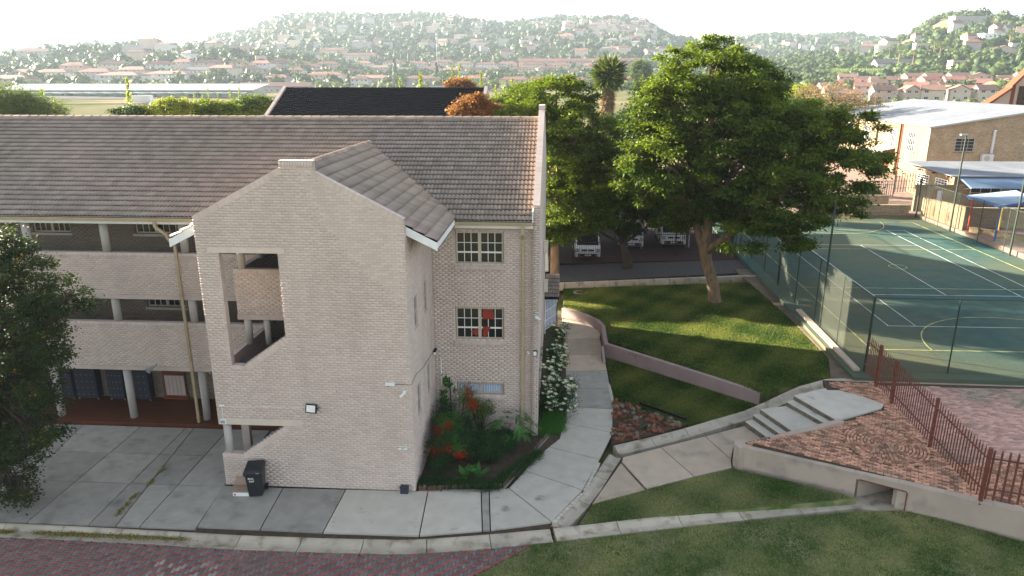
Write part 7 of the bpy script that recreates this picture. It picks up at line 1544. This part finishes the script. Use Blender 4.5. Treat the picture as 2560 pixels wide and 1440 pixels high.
for k in range(16):
    xa = -Wd/2+Wd*k/16
    MB().poly([(xa, -1, 3.0), (xa+Wd/16*.9, -1, 3.0), (xa+Wd/16*.9, -8, 2.3), (xa+Wd/32, -7.6, 1.9), (xa, -8, 2.3)], [(0, 1, 2, 3, 4)]).build('shade_net', M['netg'] if k % 5 else M['sheet'], sh_)
    for q in (0, .9): MB().tube((xa+Wd/16*q, -8, -.5), (xa+Wd/16*q, -8, 2.3), .12, n=6).build('post', M['metal'], sh_)
    MB().box(xa+.8, xa+Wd/16-1.2, -.1, -.01, 0, 2.6).build('roller_door', M['hw_white'] if k % 4 else M['vblack'], sh_)
for j, (px, py, wpx, hh, wm, rm, lb, kd) in enumerate(((688, 232, 165, 4.5, 'hw_grey', 'hr_brown', 'long grey shed with a pinkish roof at the end of the field', 'gablex'), (575, 216, 20, 4, 'hw_grey', 'hr_red', 'first small lock-up shed beside the long roof', 'gable'), (560, 220, 20, 4, 'hw_grey', 'hr_grey', 'second small lock-up shed beside the long roof', 'gable'), (592, 212, 18, 4, 'hw_grey', 'hr_grey', 'third small lock-up shed beside the long roof', 'gable'), (537, 222, 14, 4, 'hw_grey', 'hr_brt', 'lock-up shed with a bright red side', 'gable'), (870, 212, 46, 3, 'hw_white', 'hr_grey', 'low white garage beside the boundary wall', 'flat'))):
    p = LAND(px, py, 200); D = np.hypot(p[0], p[1]); house('shed', p[0], p[1]+4, wpx*D/FPX, 10, hh-.5, 0, 2.2, wm, rm, lb, None, kd, cat='shed', wins=wpx > 100)
p = LAND(358, 257, 200); D = np.hypot(p[0], p[1]); t = empty('container', (p[0], p[1], p[2]), .05, 'white container standing in the dry field', 'container'); w = 40*D/FPX; MB().box(-w/2, w/2, -1.5, 1.5, 0, 3.4).build('body', M['white'], t)
for k in range(20): MB().box(-w/2+.2+k*(w-.4)/20, -w/2+.2+(k+.5)*(w-.4)/20, -1.56, -1.501, .1, 3.3).build('rib', M['hw_white'], t)
def small_car(px, py, mt, label, grp='cars in the field and behind the wall', wpx=14):
    p = LAND(px, py, 150); D = np.hypot(p[0], p[1]); t = empty('parked_car', (p[0], p[1], p[2]), rng.uniform(-.3, .3), label, 'car', grp); m = MB()
    m.extr([(-2.1, -.85, .35), (2.1, -.85, .35), (2.1, -.85, .85), (1.2, -.85, .95), (.6, -.85, 1.45), (-1.3, -.85, 1.45), (-1.9, -.85, .95), (-2.1, -.85, .9)], (0, 1.7, 0)); fix_normals(m.build('body', mt, t)); m = MB(); m.extr([(1.0, -.86, .98), (.55, -.86, 1.38), (-1.2, -.86, 1.38), (-1.7, -.86, .98)], (0, 1.72, 0)); fix_normals(m.build('window', M['vglass'], t))
    for x in (-1.3, 1.3):
        for y in (-.8, .6): MB().tube((x, y, .33), (x, y+.2, .33), .33, n=12).build('wheel', M['vblack'], t)
small_car(342, 236, M['vwhite'], 'white bakkie behind the white container'); small_car(463, 230, M['vwhite'], 'white car in front of the green shade net'); small_car(887, 219, M['metal'], 'silver car at the boundary wall, leftmost of three'); small_car(992, 222, M['blue'], 'blue car just above the dark roof ridge'); small_car(1091, 221, M['vwhite'], 'white car above the dark roof, beside the tall cypress')
# boundary wall of the estate
a, b = LAND(830, 222, 200), LAND(1230, 224, 200); t = empty('boundary_wall', tuple(a), 0, 'long grey boundary wall below the front row of houses', 'wall'); MB().hexa([(0, 0, -1), tuple(b-a-(0, 0, 1)), tuple(b-a+(0, .4, -1)), (0, .4, -1), (0, 0, 2.6), tuple(b-a+(0, 0, 2.6)), tuple(b-a+(0, .4, 2.6)), (0, .4, 2.6)]).build('wall', M['hw_grey'], t)
# big pale offices and long roofs in the trees
for (px, py, wpx, hh, wm, rm, kd, lb, dd) in ((1668, 152, 62, 12, 'white', 'hr_grey', 'flat', 'large white office block left of the biggest tree', 12), (1450, 163, 290, 6, 'hw_pink', 'hr_red', 'gablex', 'very long low building with a red roof behind the second row', 14), (1790, 150, 90, 6, 'hw_grey', 'hr_grey', 'flat', 'grey green commercial roof half behind the biggest tree', 14),
        (2235, 170, 85, 4.5, 'hw_white', 'hr_grey', 'gablex', 'long building with a blue grey roof among the right hand trees', 12), (2475, 102, 40, 7, 'white', 'hr_grey', 'flat', 'white modern villa high on the right hill', 12), (2430, 108, 46, 4, 'hw_white', 'hr_grey', 'flat', 'long pale villa left of the white one on the right hill', 10), (2415, 62, 60, 9, 'hw_grey', 'hr_grey', 'flat', 'pale concrete villa on top of the right hill', 14),
        (2500, 135, 60, 4, 'hw_cream', 'hr_brown', 'gable', 'cream gabled house below the white villa on the right hill', 12), (2390, 170, 28, 6, 'hw_pink', 'hr_brown', 'flat', 'square peach block in the trees above the estate', 8), (835, 138, 60, 8, 'hw_pink', 'hr_red', 'hip', 'pinkish building with a red roof half way up the left hill', 12), (905, 150, 80, 7, 'hw_cream', 'hr_red', 'hip', 'wide cream building with terraces under the hill', 12), (798, 152, 32, 9, 'hw_cream', 'hr_grey', 'hip', 'cream tower house with a greenish roof', 9), (700, 168, 40, 6, 'hw_pink', 'hr_brown', 'hip', 'pale pink house below the hill, left of the cream tower house', 9), (95, 140, 70, 5, 'hw_grey', 'hr_brown', 'hip', 'faint brown roofed house in the haze at far left', 12)):
    p = LAND(px, py+3, 300); D = np.hypot(p[0], p[1]); w = wpx*D/FPX; house('large_building', p[0], p[1], w, dd, hh, 0, 3.2, wm, rm, lb, None, kd, cat='building', wins=True, over=.6); taken.append((p[0], p[1]))
# houses scattered over the hills
r3 = np.random.default_rng(5)
HM = [bpy.data.meshes.new('x')]
def hillhouses(n, xr_, yr_, label, group, size=(10, 20), name='hill_house', wms=('hw_white', 'hw_cream', 'hw_grey', 'hw_pink')):
    PP = sorted([(r3.uniform(*xr_), r3.uniform(*yr_)) for _ in range(n)])
    for i in range(n):
        px, py = PP[i]; p = LAND(px, py, 500)
        if np.hypot(p[0], p[1]) > 3500: continue
        w = r3.uniform(*size); house(name, p[0], p[1], w, w*.6, r3.uniform(5, 9), radians(r3.uniform(-30, 30)), 2.6, str(r3.choice(wms)), str(r3.choice(['hr_red', 'hr_brown', 'hr_grey'])), '%s from the left: %s' % (ordn(i), label), group, str(r3.choice(['hip', 'flat', 'gablex'])), wins=False, over=.5, z=p[2]+2.5)
hillhouses(46, (640, 1330), (58, 128), 'pale house among trees of the middle hill', 'pale houses on the middle hill', wms=('hw_grey', 'hw_pink', 'hw_grey', 'hw_cream'))
hillhouses(40, (1340, 1660), (62, 112), 'house on the right end of the middle hill', 'houses on the end of the middle hill', (12, 22), wms=('hw_white', 'hw_pink', 'hw_cream'))
hillhouses(34, (1480, 1700), (66, 88), 'peach villa crowded on the top of the rounded hill end', 'villas on the hill crest', (12, 20), wms=('hw_pink', 'hw_cream'))
hillhouses(34, (1850, 2230), (86, 140), 'tiny house on the low far right hill', 'tiny houses on the far right hill')
hillhouses(10, (2230, 2560), (80, 150), 'house half hidden in the trees of the right hill', 'houses on the right hill', (7, 12))
hillhouses(22, (1180, 1700), (118, 150), 'house with a red or brown roof between valley trees', 'roofs in the valley trees')
hillhouses(14, (300, 760), (115, 165), 'faint house in the haze of the left slope', 'faint houses on the left slope')
# mast
p = LAND(1094, 195, 300); D = np.hypot(p[0], p[1]); s_ = D/FPX; t = empty('cell_mast', tuple(p), 0, 'tall cell phone mast standing above the red roofs', 'mast'); MB().tube((0, 0, 0), (0, 0, 100*s_), .5, .25, n=8).build('pole', M['metal'], t)
for z in (.70, .86, .95):
    for a in range(3): MB().box(cos(a*2.1)*1.2-.25, cos(a*2.1)*1.2+.25, sin(a*2.1)*1.2-.2, sin(a*2.1)*1.2+.2, 100*s_*z, 100*s_*z+3).build('antenna', M['white'], t)
p = LAND(1842, 118, 300); D = np.hypot(p[0], p[1]); s_ = D/FPX; t = empty('water_tower', tuple(p), 0, 'small square tower on the skyline right of the biggest tree', 'tower'); MB().box(-3*s_, 3*s_, -3*s_, 3*s_, 0, 16*s_).build('shaft', M['hw_grey'], t); MB().box(-4.5*s_, 4.5*s_, -4.5*s_, 4.5*s_, 16*s_, 24*s_).build('tank', M['hw_grey'], t)
# ---- vegetation in the distance
M['leaf_f'] = leafmat('leaf_far', (.020, .042, .016), (.105, .145, .045), .12); M['leaf_f2'] = leafmat('leaf_far_light', (.055, .080, .028), (.17, .20, .07), .2)
ico = None
def icob(sub):
    bm = bmesh.new(); bmesh.ops.create_icosphere(bm, subdivisions=sub, radius=1); V = np.array([v.co[:] for v in bm.verts]); F = np.array([[v.index for v in f.verts] for f in bm.faces]); bm.free(); return V, F
def wood(name, P, R, tints, mt, per, label, seed, leaf=.28, sub=2, hgt=1.0):
    """crowns as rough blobs with leaf clumps on them"""
    r = np.random.default_rng(seed); V0, F0 = icob(sub); n = len(P); nv = len(V0)
    jit = 1+r.normal(0, .13, (n, nv, 1)); sc = np.stack([R*r.uniform(.85, 1.15, n), R*r.uniform(.85, 1.15, n), R*hgt*r.uniform(.75, 1.1, n)], 1)
    V = P[:, None]+V0[None]*jit*sc[:, None]*.86; Fb = (F0[None]+(np.arange(n)*nv)[:, None, None]).reshape(-1, 3)
    tb = np.repeat(np.clip(tints, 0, 1), nv)
    m = n*per; ki = np.repeat(np.arange(n), per); u = r.normal(size=(m, 3)); u[:, 2] += .25; u /= np.linalg.norm(u, axis=1, keepdims=True)
    C = P[ki]+u*sc[ki]*r.uniform(.8, 1.12, (m, 1)); nn = u+r.normal(size=(m, 3))*.5; nn /= np.linalg.norm(nn, axis=1, keepdims=True); a = np.cross(nn, r.normal(size=(m, 3))); a /= np.linalg.norm(a, axis=1, keepdims=True); b = np.cross(nn, a); s = (R[ki]*leaf*r.uniform(.5, 1.3, m))[:, None]
    V2 = np.stack([C+a*s, C-a*s*.5+b*s*.8, C-a*s*.5-b*s*.8], 1).reshape(-1, 3); t2 = np.repeat(np.clip(tints[ki]+r.normal(0, .13, m)+.06, 0, 1), 3)
    me = mesh_np(name, np.vstack([V.reshape(-1, 3), V2]), [np.vstack([Fb, np.arange(3*m).reshape(-1, 3)+n*nv])], mt, tint=np.concatenate([tb, t2])); o = put(name, me)
    tag(o, label, 'trees', kind='stuff'); return o
def scatter(n, azr, dr, rr, seed, keep=None, pw=1.0):
    r = np.random.default_rng(seed); az = r.uniform(*azr, n); d = dr[0]+(dr[1]-dr[0])*r.random(n)**pw; x = d*np.sin(az); y = d*np.cos(az); z = T(x, y); R = r.uniform(*rr, n)
    ok = np.ones(n, bool)
    if len(taken):
        tk = np.array(taken); ok &= (np.min((x[:, None]-tk[None, :, 0])**2+((y[:, None]-tk[None, :, 1]+4)*.75)**2, axis=1) > (R+9)**2)
    if keep is not None: ok &= keep(x, y, d, az)
    return np.stack([x, y, z+R*.55], 1)[ok], R[ok], r.random(n)[ok]
A0, A1 = -.78, .66
azp = lambda px: atan2(ray(px, 197)[0], ray(px, 197)[1])
P, R, tn = scatter(7500, (A0, A1), (1100, 2500), (4, 9), 101, pw=.9); wood('far_woods', P, R, tn*.45, M['leaf_f'], 14, 'hazy woods covering the hills', 1, leaf=.36, sub=1, hgt=1.0)
P, R, tn = scatter(900, (A0, azp(700)), (2400, 3400), (8, 14), 111); wood('far_woods', P, R, tn*.7, M['leaf_f'], 10, 'faint woods on the farthest left ridge', 12, leaf=.4, sub=1)
P, R, tn = scatter(3400, (A0, A1), (560, 1150), (2.8, 6.5), 102); wood('hill_woods', P, R, tn*.6, M['leaf_f'], 46, 'woods on the lower slopes behind the houses', 2, leaf=.30, sub=1)
P, R, tn = scatter(900, (azp(1640), A1), (430, 900), (3, 6), 103); wood('right_woods', P, R, tn, M['leaf_f'], 110, 'mixed woods filling the valley on the right', 3, leaf=.20)
P, R, tn = scatter(330, (A0, azp(1750)), (500, 640), (2.2, 4.2), 104); wood('garden_trees', P, R, .3+tn*.6, M['leaf_f2'], 110, 'garden trees between the red roofed houses', 4, leaf=.2)
P, R, tn = scatter(150, (azp(1960), A1), (230, 430), (1.2, 2.4), 105); wood('estate_bushes', P, R, tn, M['leaf_f2'], 110, 'garden bushes between the estate houses', 5, leaf=.22)
P, R, tn = scatter(70, (azp(1930), azp(2330)), (150, 215), (2, 4), 106, keep=lambda x, y, d, az: ~((x > 36) & (y < 128))); wood('olive_scrub', P, R, tn*.8, M['leaf_w'], 260, 'olive scrub behind the grey hall roof', 6, leaf=.14)
P, R, tn = scatter(46, (azp(1540), azp(1700)), (110, 200), (1, 2.4), 107); wood('valley_scrub', P, R, tn*.8, M['leaf_w'], 160, 'scrub in the gap below the palm', 7, leaf=.16)
# reed beds
for (x0, x1, py, hh, lb, q) in ((1935, 2000, 191, 5, 'pale reed bed left of the right hand pasture', 1), (2055, 2210, 192, 7, 'tall pale reed bed along the pasture', 2)):
    r = np.random.default_rng(q); n = 9000; pa, pc = LAND(x0, py+5, 300), LAND(x1, py+5, 300); f = r.random(n)[:, None]; B = pa*(1-f)+pc*f; B[:, 1] += r.uniform(-6, 14, n); B[:, 2] = T(B[:, 0], B[:, 1]); dv = r.normal(size=(n, 3))*.22; dv[:, 2] = 1; o = leafmesh('reed_bed', B, r.normal(size=(n, 3)), dv, hh*(.7+.5*r.random(n)), np.full(n, .8), r.random(n), M['reed']); tag(o, lb, 'reeds', kind='stuff')
pz = [LAND(1930, 206, 250), LAND(2180, 204, 250), LAND(2120, 197, 300), LAND(1950, 198, 300)]
zone('pasture', [(p[0], p[1]) for p in pz], lambda x, y: Tz(x, y)+.6, mat('pasture', (.17, .27, .06), (.22, .30, .09), .95, .05), 1.0, label='bright green pasture beyond the trees on the right')
# individual trees that stand out
def cyp(px, py, hpx, wpx, label, q, mt='leaf_f', grp='cypresses among the houses'):
    p = LAND(px, py, 300); D = np.hypot(p[0], p[1]); s_ = D/FPX; h, w = hpx*s_, wpx*s_/2; t = empty('cypress_tree', tuple(p), 0, label, 'tree', grp); r = np.random.default_rng(q); n = 420; f = r.random(n); a = r.random(n)*2*pi; rr = w*np.sin(np.clip(f*.93+.05, 0, 1)*pi)**.7*(1-f*.45)
    C = np.stack([rr*np.cos(a), rr*np.sin(a), f*h], 1); nn = np.stack([np.cos(a), np.sin(a), np.full(n, .3)], 1); dv = r.normal(size=(n, 3))*.3; dv[:, 2] = 1; leafmesh('crown', C, nn, dv, np.full(n, h*.11), np.full(n, w*.5), r.random(n)*.7, M[mt], t); MB().tube((0, 0, -1), (0, 0, h*.92), w*.55, w*.08, n=7).build('trunk', M['leaf_core'], t)
M['leaf_core'] = mat('cypress_inside', (.02, .035, .014), rough=.9)
cl = [(988, 204, 50, 14), (1092, 208, 44, 15), (1080, 205, 26, 12), (942, 160, 18, 6), (965, 160, 20, 6), (1004, 158, 24, 7), (1022, 158, 26, 8), (1038, 160, 22, 7), (875, 172, 20, 6), (570, 182, 36, 13), (497, 172, 26, 12), (424, 160, 26, 16), (2544, 185, 62, 22), (2222, 160, 28, 9), (1528, 72, 22, 5), (1566, 72, 14, 4), (2318, 150, 26, 8), (2060, 150, 20, 7)]
for i, (px, py, h, w) in enumerate(cl): cyp(px, py, h, w, 'dark pointed cypress '+['left of the seventh front house, large', 'tall one below the mast', 'short one touching the tall one below the mast', 'small first of the five in a line', 'small second of the five in a line', 'third of the five in a line', 'middle one of the line by the mast', 'last of the line left of the mast', 'behind the cream front house', 'left of the long grey shed', 'behind the long pale shed roof, right one', 'broad one in the haze at left', 'large one near the right edge', 'on the slope above the estate', 'tallest on the crest of the middle hill', 'small one on the crest of the middle hill', 'small one beside the right hill villas', 'small one left of the reed beds'][i], 300+i)
for o in [o for o in bpy.data.objects if o.name.startswith('cypress_tree') and not o.parent]: o['label'] = o['label'].replace(' in the group', ' of the cypresses')
M['trunk_pale'] = M['bark']
def farpalm(px, py, hpx, wpx, label, q):
    p = LAND(px, py, 250); D = np.hypot(p[0], p[1]); s_ = D/FPX; h = hpx*s_; t = empty('palm', tuple(p), 0, label, 'palm tree', 'palms in the distance'); MB().tube((0, 0, -1), (0, 0, h*.85), wpx*s_*.08, wpx*s_*.06, n=7).build('trunk', M['bark'], t); fronds(t, np.array([0, 0, h*.85]), 26, wpx*s_*.62, -.5, 1.3, M['leaf_f2'], q, 'fronds', fan=6)
for i, (px, py, h, w, lb) in enumerate(((2244, 175, 45, 20, 'tall thin palm in front of the blue grey roof'), (2280, 172, 36, 18, 'shorter palm right of the blue grey roof'), (2348, 150, 32, 20, 'palm half way up the right hill'), (2520, 130, 40, 24, 'palm on the right hill near the edge of view'), (2332, 150, 36, 18, 'palm beside the cypress on the right hill'), (735, 205, 40, 24, 'bushy palm between the front row houses'), (810, 175, 36, 22, 'palm above the cream house roof'), (590, 185, 30, 22, 'palm left of the grey shed'), (615, 187, 24, 20, 'low palm behind the grey shed'), (1300, 150, 20, 16, 'small palm left of the very long roof'))): farpalm(px, py, h, w, lb, 400+i)
def slim(px, py, hpx, wpx, Y, label, q):
    x = GY(px, py, Y)[0]; zt_ = GY(px, py-hpx, Y)[2]; zb = Tz(x, Y); h = zt_-zb; w = wpx*Y/FPX/2*1.1; t = empty('poplar_sapling', (x, Y, zb), 0, label, 'tree', 'slim pale poplars in the field'); r = np.random.default_rng(q); n = 700; f = r.random(n); a = r.random(n)*2*pi; rr = w*(1-f*.6)*r.uniform(.2, 1.1, n)*(1+.5*np.sin(f*19))
    C = np.stack([rr*np.cos(a), rr*np.sin(a), .5+f*(h-.5)], 1); leafmesh('crown', C, r.normal(size=(n, 3)), r.normal(size=(n, 3))+(0, 0, .8), np.full(n, w*.75), np.full(n, w*.45), r.random(n), M['leaf_y'], t); MB().tube((0, 0, -.2), (0, 0, h*.9), w*.12+.02, .02, n=5).build('trunk', M['bark'], t)
sl = [(327, 270, 74, 15, 105, 'tallest slim poplar, standing alone in the dry field'), (110, 262, 36, 14, 110, 'slim poplar right of the willow'), (140, 275, 30, 10, 112, 'thin sapling between willow and field'), (470, 262, 26, 7, 120, 'first thin sapling right of the white container'), (488, 262, 26, 7, 120, 'second thin sapling right of the white container'), (508, 258, 28, 7, 125, 'third thin sapling right of the white container'), (523, 256, 34, 8, 125, 'fourth thin sapling, taller, near the red lock-up'), (547, 256, 22, 7, 125, 'fifth thin sapling, short'), (577, 256, 34, 8, 125, 'sixth thin sapling in front of the grey shed'), (601, 256, 38, 8, 125, 'seventh thin sapling at the left end of the grey shed'),
      (1002, 250, 54, 10, 140, 'slim poplar above the dark roof, first from the left'), (1053, 250, 66, 13, 140, 'slim poplar above the dark roof, second from the left'), (1132, 250, 85, 8, 150, 'tall slim poplar behind the round orange tree'), (1150, 250, 90, 9, 150, 'taller slim poplar right above the orange tree'), (1180, 250, 56, 8, 150, 'short poplar in front of the cream house'), (1203, 250, 70, 11, 150, 'slim poplar between cream and yellow houses'), (1280, 250, 52, 10, 150, 'slim poplar before the yellow house'), (1240, 250, 36, 10, 150, 'low slim poplar left of the yellow house')]
for i, a in enumerate(sl): slim(*a, 500+i)
# weeds in the dry field
r = np.random.default_rng(66); n = 6000; X_ = r.uniform(-75, 5, n); Y_ = r.uniform(75, 150, n); B = np.stack([X_, Y_, T(X_, Y_)], 1); dv = r.normal(size=(n, 3))*.3; dv[:, 2] = 1
keep_ = (np.sin(X_*.3+np.sin(Y_*.2)*2)+np.sin(Y_*.45)) > .1; B, dv = B[keep_], dv[keep_]; n = len(B); o = leafmesh('field_weeds', B, r.normal(size=(n, 3)), dv, 1.0+1.6*r.random(n), np.full(n, .3), r.random(n), M['leaf_y']); tag(o, 'yellow green weeds growing in the dry field', 'weeds', kind='stuff')
# field strips
zone('dry_field', [tuple(LAND(x, y, 120)[:2]) for x, y in ((60, 262), (640, 258), (760, 245), (760, 228), (600, 238), (330, 250), (60, 250))], lambda x, y: Tz(x, y)+.25, mat('dry_field', (.25, .205, .125), (.16, .145, .07), .95, .12, .4, .6, stretch=(.25, 1, 1), c3=(.10, .12, .04), scale3=.06, spec=0), .8, label='dry straw coloured field behind the main roof')
zone('grey_yard', [tuple(LAND(x, y, 200)[:2]) for x, y in ((60, 250), (330, 250), (600, 238), (600, 228), (60, 240))], lambda x, y: Tz(x, y)+.5, mat('grey_yard', (.17, .16, .155), (.14, .135, .13), .95, .2, spec=0), 1.2, label='grey gravel yard in front of the long shed')
# put the origin of each group of parts at its own foot
for o in [q for q in COL.objects if q.type == 'EMPTY' and q.parent is None and q.location.length < 1e-6 and q.children]:
    pts = [(c, v) for c in o.children_recursive if c.type == 'MESH' and len(c.data.vertices) for v in (c.data.vertices[0].co, c.data.vertices[-1].co)]
    def up_(c, v):
        w = Vector(v)
        while c is not None and c is not o: w = (c.matrix_parent_inverse @ c.matrix_basis) @ w; c = c.parent
        return w
    W_ = [up_(c, v) for c, v in pts]
    if not W_: continue
    c0_ = Vector(((min(w.x for w in W_)+max(w.x for w in W_))/2, (min(w.y for w in W_)+max(w.y for w in W_))/2, max(-.1, min(w.z for w in W_)))); o.location = c0_
    for c in o.children: c.location = c.location-c0_
# the air
m = bpy.data.materials.new('haze_air'); m.use_nodes = True; N = m.node_tree.nodes; N.clear(); out = N.new('ShaderNodeOutputMaterial'); pv = N.new('ShaderNodeVolumePrincipled'); pv.inputs['Color'].default_value = (.40, .48, .56, 1); pv.inputs['Density'].default_value = HAZE; pv.inputs['Anisotropy'].default_value = .25
m.node_tree.links.new(pv.outputs[0], out.inputs['Volume'])
hz = MB().box(-6300, 6300, -6300, 6300, -3.5, 225).build('haze', m); hz['kind'] = 'stuff'
